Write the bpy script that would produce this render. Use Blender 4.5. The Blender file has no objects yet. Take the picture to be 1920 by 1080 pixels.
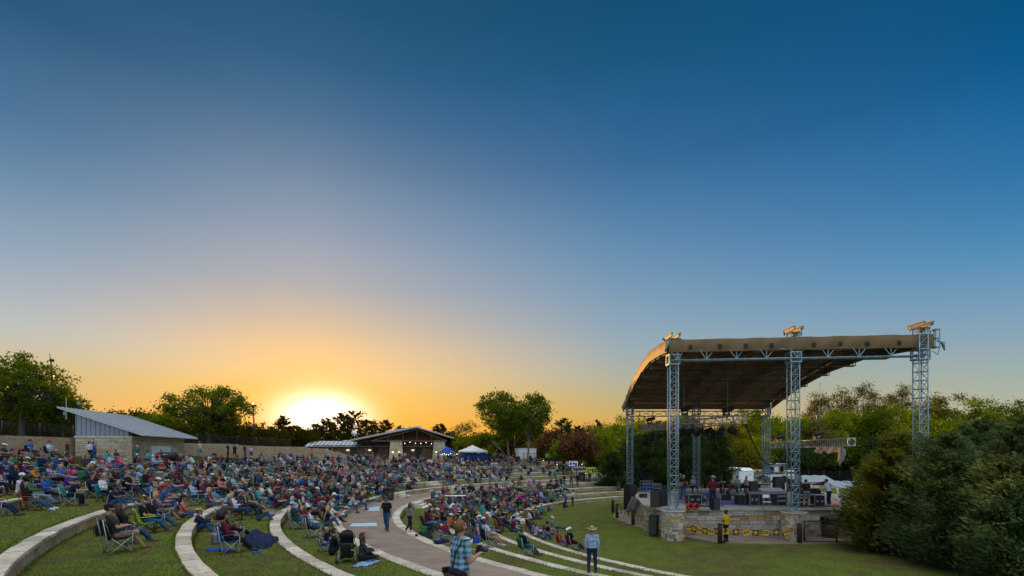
import bpy, bmesh, math, random
import numpy as np
from mathutils import Vector, Matrix, Euler
random.seed(7); RNG = np.random.default_rng(7)
PI = math.pi
sc = bpy.context.scene
COL = sc.collection
CZ = 5.5                                    # camera height above the stage lawn
# ---------------------------------------------------------------- helpers
def lin(c):
    return tuple((x/255/12.92 if x/255 <= .04045 else ((x/255+.055)/1.055)**2.4) for x in c)
def X(u, Y): return (u-960)*Y/1000
def ZV(v, Y): return CZ-(v-850)*Y/1000
def PZ(u, v, z):
    Y = 1000*(CZ-z)/(v-850); return Vector((X(u, Y), Y, z))
def link(o): COL.objects.link(o); return o
def tag(o, label=None, cat=None, group=None, kind=None):
    if label: o['label'] = label
    if cat: o['category'] = cat
    if group: o['group'] = group
    if kind: o['kind'] = kind
    return o
def thing(name, label, cat, loc=(0, 0, 0), rz=0, group=None):
    o = bpy.data.objects.new(name, None); link(o)
    o.location = loc; o.rotation_euler = (0, 0, rz); o.empty_display_size = .2
    return tag(o, label, cat, group)
def wmat(o):
    m = Matrix.Identity(4)
    while o is not None:
        m = Matrix.LocRotScale(o.location, o.rotation_euler, o.scale) @ m; o = o.parent
    return m
def dup(o, parent=None):
    c = o.copy(); COL.objects.link(c)
    if parent is not None: c.parent = parent
    for ch in list(o.children): dup(ch, c)
    return c
class MB:
    def __init__(s): s.v = []; s.f = []; s.m = []; s.mi = 0; s.sm = False; s.s = []
    def add(s, vs, fs):
        b = len(s.v); s.v += [tuple(x) for x in vs]
        for f in fs: s.f.append(tuple(b+i for i in f)); s.m.append(s.mi); s.s.append(s.sm)
    def box(s, c, d, rz=0, rx=0, ry=0):
        R = Euler((rx, ry, rz)).to_matrix(); c = Vector(c); vs = []
        for z in (-.5, .5):
            for x, y in ((-.5, -.5), (.5, -.5), (.5, .5), (-.5, .5)):
                vs.append(c+R @ Vector((x*d[0], y*d[1], z*d[2])))
        s.add(vs, [(3, 2, 1, 0), (4, 5, 6, 7), (0, 1, 5, 4), (1, 2, 6, 5), (2, 3, 7, 6), (3, 0, 4, 7)])
    def beam(s, a, b, w, h):                # box section bar from a to b
        a = Vector(a); b = Vector(b); d = (b-a).normalized()
        up = Vector((0, 0, 1)) if abs(d.z) < .95 else Vector((0, 1, 0))
        x = d.cross(up).normalized(); y = x.cross(d).normalized(); vs = []
        for p in (a, b):
            for i, j in ((-1, -1), (1, -1), (1, 1), (-1, 1)): vs.append(p+x*(i*w/2)+y*(j*h/2))
        s.add(vs, [(0, 1, 2, 3), (7, 6, 5, 4), (0, 4, 5, 1), (1, 5, 6, 2), (2, 6, 7, 3), (3, 7, 4, 0)])
    def tube(s, pts, rs, n=6, cap=True):
        pts = [Vector(p) for p in pts]
        if not hasattr(rs, '__len__'): rs = [rs]*len(pts)
        vs = []; prev = None
        for i, p in enumerate(pts):
            d = (pts[min(i+1, len(pts)-1)]-pts[max(i-1, 0)]).normalized()
            up = prev if prev is not None and abs(prev.dot(d)) < .98 else (Vector((0, 0, 1)) if abs(d.z) < .9 else Vector((0, 1, 0)))
            x = d.cross(up).normalized(); y = x.cross(d).normalized(); prev = y
            for k in range(n):
                a = 2*PI*k/n; vs.append(p+(x*math.cos(a)+y*math.sin(a))*rs[i])
        fs = []
        for i in range(len(pts)-1):
            for k in range(n):
                a = i*n+k; b = i*n+(k+1) % n; fs.append((a, b, b+n, a+n))
        if cap: fs.append(tuple(range(n))[::-1]); fs.append(tuple(range((len(pts)-1)*n, len(pts)*n)))
        t = s.sm; s.sm = n > 5; s.add(vs, fs); s.sm = t
    def prism(s, pts, z0, z1):
        n = len(pts); f = (lambda z, p: z(p) if callable(z) else z)
        vs = [(p[0], p[1], f(z0, p)) for p in pts]+[(p[0], p[1], f(z1, p)) for p in pts]
        s.add(vs, [tuple(range(n))[::-1], tuple(range(n, 2*n))]+[(i, (i+1) % n, n+(i+1) % n, n+i) for i in range(n)])
    def lathe(s, prof, c=(0, 0, 0), n=20, M=None, cap=True):
        vs = []; fs = []; c = Vector(c)
        for r, z in prof:
            for k in range(n):
                p = Vector((r*math.cos(2*PI*k/n), r*math.sin(2*PI*k/n), z))
                if M is not None: p = M @ p
                vs.append(p+c)
        for i in range(len(prof)-1):
            for k in range(n): a = i*n+k; b = i*n+(k+1) % n; fs.append((a, b, b+n, a+n))
        if cap: fs.append(tuple(range(n))[::-1]); fs.append(tuple(range((len(prof)-1)*n, len(prof)*n)))
        t = s.sm; s.sm = True; s.add(vs, fs); s.sm = t
    def ball(s, c, r, nu=12, nv=8, M=None):
        if not hasattr(r, '__len__'): r = (r, r, r)
        c = Vector(c); vs = []
        for j in range(1, nv):
            t = PI*j/nv
            for k in range(nu):
                a = 2*PI*k/nu; p = Vector((r[0]*math.sin(t)*math.cos(a), r[1]*math.sin(t)*math.sin(a), r[2]*math.cos(t)))
                vs.append((M @ p if M is not None else p)+c)
        top = len(vs); p = Vector((0, 0, r[2])); q = -p
        vs.append((M @ p if M is not None else p)+c); vs.append((M @ q if M is not None else q)+c)
        fs = []
        for j in range(nv-2):
            for k in range(nu): a = j*nu+k; b = j*nu+(k+1) % nu; fs.append((b, a, a+nu, b+nu))
        for k in range(nu):
            fs.append((top, k, (k+1) % nu)); o = (nv-2)*nu; fs.append((top+1, o+(k+1) % nu, o+k))
        t = s.sm; s.sm = True; s.add(vs, fs); s.sm = t
    def mesh(s, name, mats):
        me = bpy.data.meshes.new(name); me.from_pydata(s.v, [], s.f)
        for m in (mats if isinstance(mats, (list, tuple)) else [mats]): me.materials.append(m)
        if any(s.m): me.polygons.foreach_set('material_index', s.m)
        if any(s.s): me.polygons.foreach_set('use_smooth', s.s)
        me.update(); return me
    def build(s, name, mats, parent=None, local=False, loc=None, bevel=0):
        if parent is not None and not local:
            inv = wmat(parent).inverted(); s.v = [tuple(inv @ Vector(v)) for v in s.v]
        if loc is not None and parent is None: s.v = [(v[0]-loc[0], v[1]-loc[1], v[2]-loc[2]) for v in s.v]
        o = bpy.data.objects.new(name, s.mesh(name, mats)); link(o)
        if parent is not None: o.parent = parent
        elif loc is not None: o.location = loc
        if bevel:
            md = o.modifiers.new('b', 'BEVEL'); md.width = bevel; md.segments = 2; md.limit_method = 'ANGLE'
        return o
def fast_mesh(name, V, F, mats, mi=None, smooth=False):
    V = np.asarray(V, np.float32); F = np.asarray(F, np.int32); k = F.shape[1]
    me = bpy.data.meshes.new(name)
    me.vertices.add(len(V)); me.vertices.foreach_set('co', V.ravel())
    me.loops.add(F.size); me.loops.foreach_set('vertex_index', F.ravel())
    me.polygons.add(len(F)); me.polygons.foreach_set('loop_start', np.arange(len(F), dtype=np.int32)*k)
    for m in (mats if isinstance(mats, (list, tuple)) else [mats]): me.materials.append(m)
    if mi is not None: me.polygons.foreach_set('material_index', np.asarray(mi, np.int32))
    me.polygons.foreach_set('use_smooth', np.full(len(F), bool(smooth)))
    me.update(calc_edges=True); me.validate(); return me
# ---------------------------------------------------------------- materials
def nt(name):
    m = bpy.data.materials.new(name); m.use_nodes = True; t = m.node_tree
    return m, t, t.nodes['Principled BSDF']
def N(t, typ, **kw):
    n = t.nodes.new(typ)
    for k, v in kw.items():
        if k in n.inputs: n.inputs[k].default_value = v
        else: setattr(n, k, v)
    return n
def ramp(t, stops, interp='LINEAR'):
    r = t.nodes.new('ShaderNodeValToRGB'); e = r.color_ramp.elements; r.color_ramp.interpolation = interp
    while len(e) > 1: e.remove(e[-1])
    for i, (p, c) in enumerate(stops):
        x = e[0] if i == 0 else e.new(p)
        x.position = p; x.color = (*c[:3], 1)
    return r
def plain(name, c, rough=.7, metal=0, var=.12, scale=6, bump=0, spec=.3):
    """real base colour with a little uneven wear"""
    m, t, b = nt(name)
    tc = N(t, 'ShaderNodeTexCoord'); no = N(t, 'ShaderNodeTexNoise', Scale=scale, Detail=5.0, Roughness=.6)
    t.links.new(tc.outputs['Object'], no.inputs['Vector'])
    r = ramp(t, [(.25, [x*(1-var) for x in c]), (.75, [min(1, x*(1+var)) for x in c])])
    t.links.new(no.outputs['Fac'], r.inputs['Fac']); t.links.new(r.outputs['Color'], b.inputs['Base Color'])
    b.inputs['Roughness'].default_value = rough; b.inputs['Metallic'].default_value = metal
    b.inputs['Specular IOR Level'].default_value = spec
    if bump:
        bp = N(t, 'ShaderNodeBump', Strength=bump, Distance=.05); t.links.new(no.outputs['Fac'], bp.inputs['Height'])
        t.links.new(bp.outputs['Normal'], b.inputs['Normal'])
    return m
def island(name, cols, rough=.85, bump=.4, scale=9):
    """stone: every block its own tone, with stains"""
    m, t, b = nt(name)
    g = N(t, 'ShaderNodeNewGeometry'); n = len(cols)
    r = ramp(t, [(i/n, c) for i, c in enumerate(cols)], 'CONSTANT')
    t.links.new(g.outputs['Random Per Island'], r.inputs['Fac'])
    tc = N(t, 'ShaderNodeTexCoord'); no = N(t, 'ShaderNodeTexNoise', Scale=scale, Detail=6.0, Roughness=.65)
    t.links.new(tc.outputs['Object'], no.inputs['Vector'])
    mr = N(t, 'ShaderNodeMapRange'); mr.inputs[1].default_value = .3; mr.inputs[2].default_value = .7
    mr.inputs[3].default_value = .55; mr.inputs[4].default_value = 1.18
    t.links.new(no.outputs['Fac'], mr.inputs[0])
    mx = N(t, 'ShaderNodeMix', data_type='RGBA', blend_type='MULTIPLY'); mx.inputs[0].default_value = 1
    t.links.new(r.outputs['Color'], mx.inputs[6]); t.links.new(mr.outputs[0], mx.inputs[7])
    t.links.new(mx.outputs[2], b.inputs['Base Color'])
    bp = N(t, 'ShaderNodeBump', Strength=bump, Distance=.04); t.links.new(no.outputs['Fac'], bp.inputs['Height'])
    t.links.new(bp.outputs['Normal'], b.inputs['Normal']); b.inputs['Roughness'].default_value = rough
    b.inputs['Specular IOR Level'].default_value = .2
    return m
def leafmat(name, cols, trans=.45):
    m, t, b = nt(name); t.nodes.remove(b); out = t.nodes['Material Output']
    g = N(t, 'ShaderNodeNewGeometry'); n = len(cols)
    r = ramp(t, [(i/max(1, n-1), c) for i, c in enumerate(cols)])
    tc = N(t, 'ShaderNodeTexCoord'); no = N(t, 'ShaderNodeTexNoise', Scale=.45, Detail=2.0)
    t.links.new(tc.outputs['Object'], no.inputs['Vector'])
    ad = N(t, 'ShaderNodeMath', operation='MULTIPLY_ADD'); ad.inputs[1].default_value = .5
    ml = N(t, 'ShaderNodeMath', operation='MULTIPLY_ADD'); ml.inputs[1].default_value = 1.5; ml.inputs[2].default_value = -.5
    t.links.new(no.outputs['Fac'], ml.inputs[0])
    t.links.new(g.outputs['Random Per Island'], ad.inputs[0]); t.links.new(ml.outputs[0], ad.inputs[2])
    t.links.new(ad.outputs[0], r.inputs['Fac'])
    d = N(t, 'ShaderNodeBsdfDiffuse'); tr = N(t, 'ShaderNodeBsdfTranslucent'); ms = N(t, 'ShaderNodeMixShader', Fac=trans)
    hs = N(t, 'ShaderNodeHueSaturation', Saturation=1.15, Value=1.6); hs.inputs['Hue'].default_value = .485
    t.links.new(r.outputs['Color'], d.inputs['Color']); t.links.new(r.outputs['Color'], hs.inputs['Color'])
    t.links.new(hs.outputs['Color'], tr.inputs['Color'])
    t.links.new(d.outputs[0], ms.inputs[1]); t.links.new(tr.outputs[0], ms.inputs[2]); t.links.new(ms.outputs[0], out.inputs['Surface'])
    return m
def emit(name, c, s):
    m, t, b = nt(name); b.inputs['Base Color'].default_value = (*c, 1)
    b.inputs['Emission Color'].default_value = (*c, 1); b.inputs['Emission Strength'].default_value = s; return m
def cloth(name, c, kind='plain', c2=None, rough=.9):
    m, t, b = nt(name)
    tc = N(t, 'ShaderNodeTexCoord'); no = N(t, 'ShaderNodeTexNoise', Scale=14.0, Detail=4.0)
    t.links.new(tc.outputs['Object'], no.inputs['Vector'])
    r = ramp(t, [(.3, [x*.72 for x in c]), (.7, [min(1, x*1.2) for x in c])])
    t.links.new(no.outputs['Fac'], r.inputs['Fac']); col = r.outputs['Color']
    if kind in ('check', 'stripe'):
        sx = N(t, 'ShaderNodeSeparateXYZ'); t.links.new(tc.outputs['Object'], sx.inputs[0])
        def bars(o, k):
            a = N(t, 'ShaderNodeMath', operation='MULTIPLY'); a.inputs[1].default_value = k; t.links.new(o, a.inputs[0])
            f = N(t, 'ShaderNodeMath', operation='FRACT'); t.links.new(a.outputs[0], f.inputs[0])
            g = N(t, 'ShaderNodeMath', operation='GREATER_THAN'); g.inputs[1].default_value = .5; t.links.new(f.outputs[0], g.inputs[0])
            return g.outputs[0]
        fac = bars(sx.outputs['Z'], 11 if kind == 'check' else 9)
        if kind == 'check':
            ad = N(t, 'ShaderNodeMath', operation='ADD'); t.links.new(fac, ad.inputs[0]); t.links.new(bars(sx.outputs['X'], 11), ad.inputs[1])
            hf = N(t, 'ShaderNodeMath', operation='MULTIPLY'); hf.inputs[1].default_value = .5; t.links.new(ad.outputs[0], hf.inputs[0]); fac = hf.outputs[0]
        mx = N(t, 'ShaderNodeMix', data_type='RGBA'); t.links.new(fac, mx.inputs[0]); t.links.new(col, mx.inputs[6]); mx.inputs[7].default_value = (*c2, 1)
        col = mx.outputs[2]
    t.links.new(col, b.inputs['Base Color']); b.inputs['Roughness'].default_value = rough
    b.inputs['Specular IOR Level'].default_value = .15
    bp = N(t, 'ShaderNodeBump', Strength=.35, Distance=.02); t.links.new(no.outputs['Fac'], bp.inputs['Height']); t.links.new(bp.outputs['Normal'], b.inputs['Normal'])
    return m
M = {}
M['concrete'] = plain('concrete', (.40, .36, .31), .9, var=.25, scale=1.6, bump=.15)
M['path'] = plain('path_concrete', (.225, .175, .135), .9, var=.28, scale=1.1, bump=.12)
M['coping'] = island('limestone_coping', [(.58, .51, .42), (.47, .41, .33), (.63, .56, .47), (.53, .47, .39), (.42, .36, .29)], .85, .3, 5)
STONES = [(.50, .45, .36), (.40, .33, .24), (.54, .49, .40), (.46, .29, .11), (.34, .30, .26), (.58, .53, .44), (.44, .38, .30), (.50, .38, .20), (.46, .43, .38), (.27, .21, .15)]
M['stone'] = island('ashlar_stone', STONES, .9, .5, 8)
M['wallstone'] = island('ochre_wall_stone', [(.44, .32, .16), (.47, .38, .25), (.38, .26, .12), (.42, .36, .28), (.50, .35, .15), (.34, .28, .2)], .9, .5, 6)
M['mortar'] = plain('mortar', (.26, .24, .21), .95)
M['tanstone'] = island('tan_stone', [(.44, .38, .28), (.50, .43, .31), (.40, .34, .25), (.47, .36, .20), (.52, .47, .37)], .9, .4, 7)
M['steel'] = plain('galvanised_steel', (.22, .31, .36), .45, .35, var=.25, scale=3)
M['alu'] = plain('aluminium', (.36, .36, .36), .4, .45, var=.15)
M['darksteel'] = plain('dark_painted_steel', (.035, .032, .03), .5, .2)
M['bronze'] = plain('bronze_paint', (.045, .036, .03), .5, .1)
M['tarp'] = plain('tan_vinyl', (.165, .11, .05), .65, var=.1, scale=1.2, bump=.3)
M['tarpunder'] = plain('brown_vinyl_underside', (.25, .165, .11), .8, var=.15, scale=1.0)
M['roofmetal'] = plain('standing_seam_roof', (.45, .48, .51), .5, .15, var=.12, scale=1)
M['cladding'] = plain('blue_grey_cladding', (.22, .27, .33), .5, .4, var=.08, scale=1)
M['black'] = plain('matt_black', (.012, .012, .013), .6)
M['rubber'] = plain('dark_grey_plastic', (.04, .04, .042), .6)
M['case'] = plain('flight_case_black', (.02, .02, .022), .45)
M['white'] = plain('white_panel', (.74, .76, .78), .5, var=.05)
M['grey'] = plain('mid_grey', (.22, .23, .24), .6)
M['wood'] = plain('brown_wood', (.16, .09, .045), .6, var=.3, scale=5)
M['amber'] = plain('varnished_wood', (.45, .22, .06), .35, var=.2)
M['bark'] = plain('bark', (.07, .055, .042), .95, var=.35, scale=7, bump=.5)
M['palebark'] = plain('pale_bark', (.17, .145, .12), .95, var=.3, scale=7, bump=.4)
M['glass'] = plain('dark_glass', (.02, .025, .03), .08, 0, spec=.6)
M['lampglow'] = emit('lit_lamp', (1, .62, .25), 3)
M['bulb'] = emit('string_bulb', (1, .55, .18), 9)
M['screen'] = emit('lit_panel', (.9, .75, .55), 1.2)
M['ribmetal'] = plain('brownish_truss_paint', (.17, .13, .105), .6)
M['brickdark'] = plain('brown_block', (.17, .125, .085), .9, var=.2, scale=2)
M['soffit'] = plain('brown_soffit', (.13, .085, .055), .8, var=.15)
for n_, c_ in dict(red=(.42, .03, .025), orange=(.55, .14, .03), yellow=(.75, .45, .02), lime=(.35, .62, .04), green=(.03, .16, .07), teal=(.02, .22, .24), cyan=(.07, .38, .5),
                   blue=(.02, .07, .32), navy=(.012, .02, .06), purple=(.12, .04, .25), pink=(.62, .08, .26), maroon=(.14, .015, .03), grey=(.2, .21, .22), black=(.012, .012, .014),
                   white=(.72, .72, .72), khaki=(.30, .24, .16), brown=(.09, .05, .03), silver=(.35, .37, .4)).items():
    M['fab_'+n_] = cloth('canvas_'+n_, c_)
M['fan'] = plain('red_plastic', (.5, .03, .02), .4)
M['rug'] = cloth('purple_rug', (.19, .17, .42))
M['redrug'] = cloth('red_rug', (.36, .12, .13), 'check', (.42, .3, .34))
M['bluepad'] = plain('blue_painted_panel', (.36, .52, .62), .6, var=.12, scale=4)
# ---------------------------------------------------------------- world, sun, camera
SUN_AZ = math.atan2(-.357, 1); SUN_EL = math.radians(4.4)
w = bpy.data.worlds.new("World"); sc.world = w; w.use_nodes = True
t = w.node_tree; t.nodes.clear()
out = N(t, 'ShaderNodeOutputWorld'); tc = N(t, 'ShaderNodeTexCoord'); sx = N(t, 'ShaderNodeSeparateXYZ')
t.links.new(tc.outputs['Generated'], sx.inputs[0])
def mth(op, a, b=None, c=None):
    n = t.nodes.new('ShaderNodeMath'); n.operation = op
    for i, v in enumerate((a, b, c)):
        if v is None: continue
        if isinstance(v, (int, float)): n.inputs[i].default_value = v
        else: t.links.new(v, n.inputs[i])
    return n.outputs[0]
def smooth(v, a, b):
    n = N(t, 'ShaderNodeMapRange', interpolation_type='SMOOTHSTEP'); t.links.new(v, n.inputs[0])
    n.inputs[1].default_value = a; n.inputs[2].default_value = b; return n.outputs[0]
el = mth('ARCSINE', sx.outputs['Z'])
az0 = mth('SUBTRACT', mth('ARCTAN2', sx.outputs['X'], sx.outputs['Y']), SUN_AZ)
az = mth('ABSOLUTE', mth('WRAP', az0, PI, -PI))
fac = mth('DIVIDE', el, PI/2)
def skyramp(st):
    r = ramp(t, [(max(0, e/90), lin(c)) for e, c in st], 'LINEAR'); t.links.new(fac, r.inputs['Fac']); return r.outputs['Color']
A = skyramp([(0, (255, 166, 36)), (3, (255, 176, 46)), (6, (255, 193, 86)), (8, (252, 202, 124)), (10.6, (240, 197, 140)), (12.9, (213, 187, 159)), (16.5, (176, 173, 174)), (19.8, (157, 164, 178)), (21.4, (145, 157, 176)), (24.7, (124, 144, 167)), (27.1, (106, 130, 158)), (31, (72, 111, 146)), (34.7, (46, 95, 132)), (38.6, (32, 84, 118)), (46, (26, 74, 110)), (90, (20, 60, 96))])
B = skyramp([(0, (220, 155, 60)), (3, (214, 166, 84)), (5, (197, 173, 114)), (8, (173, 175, 156)), (10.5, (155, 171, 176)), (13.5, (137, 163, 181)), (17, (119, 152, 180)), (20.5, (99, 140, 175)), (24.7, (75, 123, 164)), (28.1, (55, 106, 150)), (32.5, (36, 94, 139)), (36, (22, 84, 123)), (40, (14, 76, 113)), (48, (12, 66, 104)), (90, (12, 56, 92))])
C = skyramp([(0, (190, 175, 140)), (4, (175, 178, 158)), (6.6, (156, 172, 169)), (9, (136, 165, 180)), (12.3, (110, 153, 184)), (15.6, (78, 139, 181)), (18.2, (62, 127, 174)), (21.6, (42, 112, 164)), (25.3, (22, 100, 154)), (28.5, (4, 88, 140)), (31.8, (0, 81, 127)), (40, (2, 74, 118)), (90, (8, 56, 96))])
def mix(f, a, b, bt='MIX'):
    n = N(t, 'ShaderNodeMix', data_type='RGBA', blend_type=bt)
    for i, v in ((0, f), (6, a), (7, b)):
        if isinstance(v, (int, float)): n.inputs[i].default_value = v
        elif isinstance(v, tuple): n.inputs[i].default_value = (*v, 1)
        else: t.links.new(v, n.inputs[i])
    return n.outputs[2]
D2R = PI/180
Lf = skyramp([(0, (236, 168, 92)), (4, (226, 180, 112)), (6.5, (208, 187, 136)), (8.5, (195, 190, 172)), (10, (185, 189, 188)), (12.5, (168, 179, 188)), (15.5, (145, 165, 185)), (17, (135, 159, 181)), (21.5, (99, 134, 164)), (25, (74, 116, 153)), (28.2, (60, 104, 140)), (31.7, (36, 86, 124)), (42, (24, 74, 110)), (90, (14, 56, 92))])
c1 = mix(mth('MINIMUM', mth('DIVIDE', az, 31*D2R), 1), A, B)
azs = mth('WRAP', az0, PI, -PI)
cl_ = mix(smooth(az, 0, 26*D2R), A, Lf)
c2 = mix(mth('MINIMUM', mth('MAXIMUM', mth('DIVIDE', mth('SUBTRACT', az, 31*D2R), 32*D2R), 0), 1), c1, C)
c2 = mix(mth('LESS_THAN', azs, 0), c2, cl_)
# bright glow round the sun just above the trees
dx = mth('DIVIDE', az, 3.8*D2R); dy = mth('DIVIDE', mth('SUBTRACT', el, 3.4*D2R), 2.25*D2R)
rr = mth('ADD', mth('MULTIPLY', dx, dx), mth('MULTIPLY', dy, dy))
glow = mth('MULTIPLY', mth('EXPONENT', mth('MULTIPLY', mth('POWER', rr, 1.05), -1)), 2.3)
dx2 = mth('DIVIDE', az, 19*D2R); dy2 = mth('DIVIDE', mth('SUBTRACT', el, 3*D2R), 9*D2R)
glow2 = mth('MULTIPLY', mth('EXPONENT', mth('MULTIPLY', mth('ADD', mth('MULTIPLY', dx2, dx2), mth('MULTIPLY', dy2, dy2)), -1)), .008)
def scaled(f, col):
    n = N(t, 'ShaderNodeVectorMath', operation='SCALE'); n.inputs[0].default_value = col; t.links.new(f, n.inputs['Scale']); return n.outputs[0]
c3 = mix(1.0, c2, scaled(glow, (1.0, .8, .74)), 'ADD'); c3 = mix(1.0, c3, scaled(glow2, (1, .5, .1)), 'ADD')
# unseen sky overhead and behind the viewer, brightened as added fill light
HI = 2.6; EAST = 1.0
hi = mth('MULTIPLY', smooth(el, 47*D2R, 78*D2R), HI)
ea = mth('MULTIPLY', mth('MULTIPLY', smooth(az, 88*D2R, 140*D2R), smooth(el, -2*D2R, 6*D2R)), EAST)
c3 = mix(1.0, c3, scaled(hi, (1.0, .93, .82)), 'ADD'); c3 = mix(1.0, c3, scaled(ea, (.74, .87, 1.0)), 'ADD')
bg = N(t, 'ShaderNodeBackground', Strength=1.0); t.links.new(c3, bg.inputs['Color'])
sky = N(t, 'ShaderNodeTexSky', sky_type='NISHITA'); sky.sun_disc = False; sky.sun_elevation = SUN_EL; sky.sun_rotation = SUN_AZ
sky.altitude = 180; sky.dust_density = 1.5
bg2 = N(t, 'ShaderNodeBackground', Strength=.004); t.links.new(sky.outputs[0], bg2.inputs['Color'])
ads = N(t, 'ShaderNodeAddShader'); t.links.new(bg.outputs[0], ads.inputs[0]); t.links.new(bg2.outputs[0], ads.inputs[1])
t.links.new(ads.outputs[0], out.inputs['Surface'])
sd = Vector((math.sin(SUN_AZ)*math.cos(SUN_EL), math.cos(SUN_AZ)*math.cos(SUN_EL), math.sin(SUN_EL)))
sl = bpy.data.lights.new('sun', 'SUN'); sl.energy = 3.3; sl.angle = math.radians(.6); sl.color = (1, .5, .14)
so = bpy.data.objects.new('sun', sl); link(so); so.rotation_euler = sd.to_track_quat('Z', 'Y').to_euler()
cam = bpy.data.cameras.new('camera'); co = bpy.data.objects.new('camera', cam); link(co)
co.location = (0, 0, CZ); co.rotation_euler = (PI/2, 0, 0)
cam.sensor_width = 36; cam.lens = 18.75; cam.shift_y = (850-540)/1920; cam.clip_end = 5000; cam.clip_start = .1
sc.camera = co
sc.view_settings.view_transform = 'Standard'; sc.view_settings.look = 'None'; sc.view_settings.exposure = 0; sc.view_settings.gamma = 1
sc.cycles.max_bounces = 6; sc.cycles.transparent_max_bounces = 8
# ---------------------------------------------------------------- terrain
CX, CY = 27.5, 41.25
RINGS = [('D', 27.31, .29), ('C', 29.77, .64), ('B', 32.64, 1.09), ('A', 35.45, 1.5), ('E', 38.83, 1.87), ('F', 41.71, 2.25),
         ('G', 44.88, 2.65), ('H', 48.62, 2.97), ('I', 52.32, 3.48), ('J', 56.31, 4.0), ('K', 59.4, 4.43)]
RR = [r for _, r, _ in RINGS]; RZ = [z for _, _, z in RINGS]
FACE = [.42, .36, .42, .42, .37, .42, .42, .46, .46, .46, .46]
def sst(x, a, b):
    x = min(1, max(0, (x-a)/(b-a))); return x*x*(3-2*x)
def polar(x, y):
    dx, dy = x-CX, y-CY; return math.hypot(dx, dy), math.degrees(math.atan2(dy, dx)) % 360
def pol(r, a): return (CX+r*math.cos(math.radians(a)), CY+r*math.sin(math.radians(a)))
def bermtop(a):
    if a > 177: return 6.87
    if a > 155: return 6.46+(a-155)/22*.41
    if a > 148: return 6.28+(a-148)/7*.18
    return 4.45+1.83*sst(a, 138, 148)
def ltop(a): return 4.5+.85*sst(a, 151, 166)
def prof(r, a, side=0):
    """ground height on the seating side; side says which side of a wall line to take"""
    if r <= RR[0]+.02*side:
        return .4-.53*sst(r, 18.5, 27.3)
    for i in range(len(RR)-1):
        if r <= RR[i+1]+.02*side:
            k = (r-RR[i])/(RR[i+1]-RR[i]); z0 = RZ[i]-.02; z1 = RZ[i+1]-FACE[i+1]
            if RINGS[i][0] == 'A': return 1.48
            return z0+(z1-z0)*k
    if r < 63.5: return RZ[-1]-.02
    if r < 66: return 4.41+(ltop(a)-4.5)*sst(r, 63.5, 63.8)
    lo = 4.41+(ltop(a)-4.5)
    return lo+(bermtop(a)-lo)*sst(r, 66.3, 66.6)
def gz(x, y, side=0):
    r, a = polar(x, y)
    m = sst(a, 99, 106.5)*(1-sst(a, 258, 285))
    far = .45+.25*sst(y, 60, 110) if x > 5 else .5
    if r < 22: far = .4
    z = far
    if m > 0: z = far+(prof(r, a, side)-far)*m
    b_ = math.hypot(x+.9, y-8.6)
    if b_ < 1.6: z += .42*(1-sst(b_, .5, 1.5))     # little mound the photographer stands on
    return z
def gp(u, v, y0=8, y1=150):
    """ground point seen at pixel (u, v) of the photograph"""
    Y = y0; last = None
    while Y < y1:
        x = X(u, Y); g = 850+1000*(CZ-gz(x, Y))/Y-v
        if last is not None and last > 0 >= g:
            a, b = Y-.1, Y
            for _ in range(18):
                m_ = (a+b)/2
                if 850+1000*(CZ-gz(X(u, m_), m_))/m_-v > 0: a = m_
                else: b = m_
            return Vector((X(u, a), a, gz(X(u, a), a)))
        last = g; Y += .1
    Y = y1; return Vector((X(u, Y), Y, gz(X(u, Y), Y)))
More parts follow.
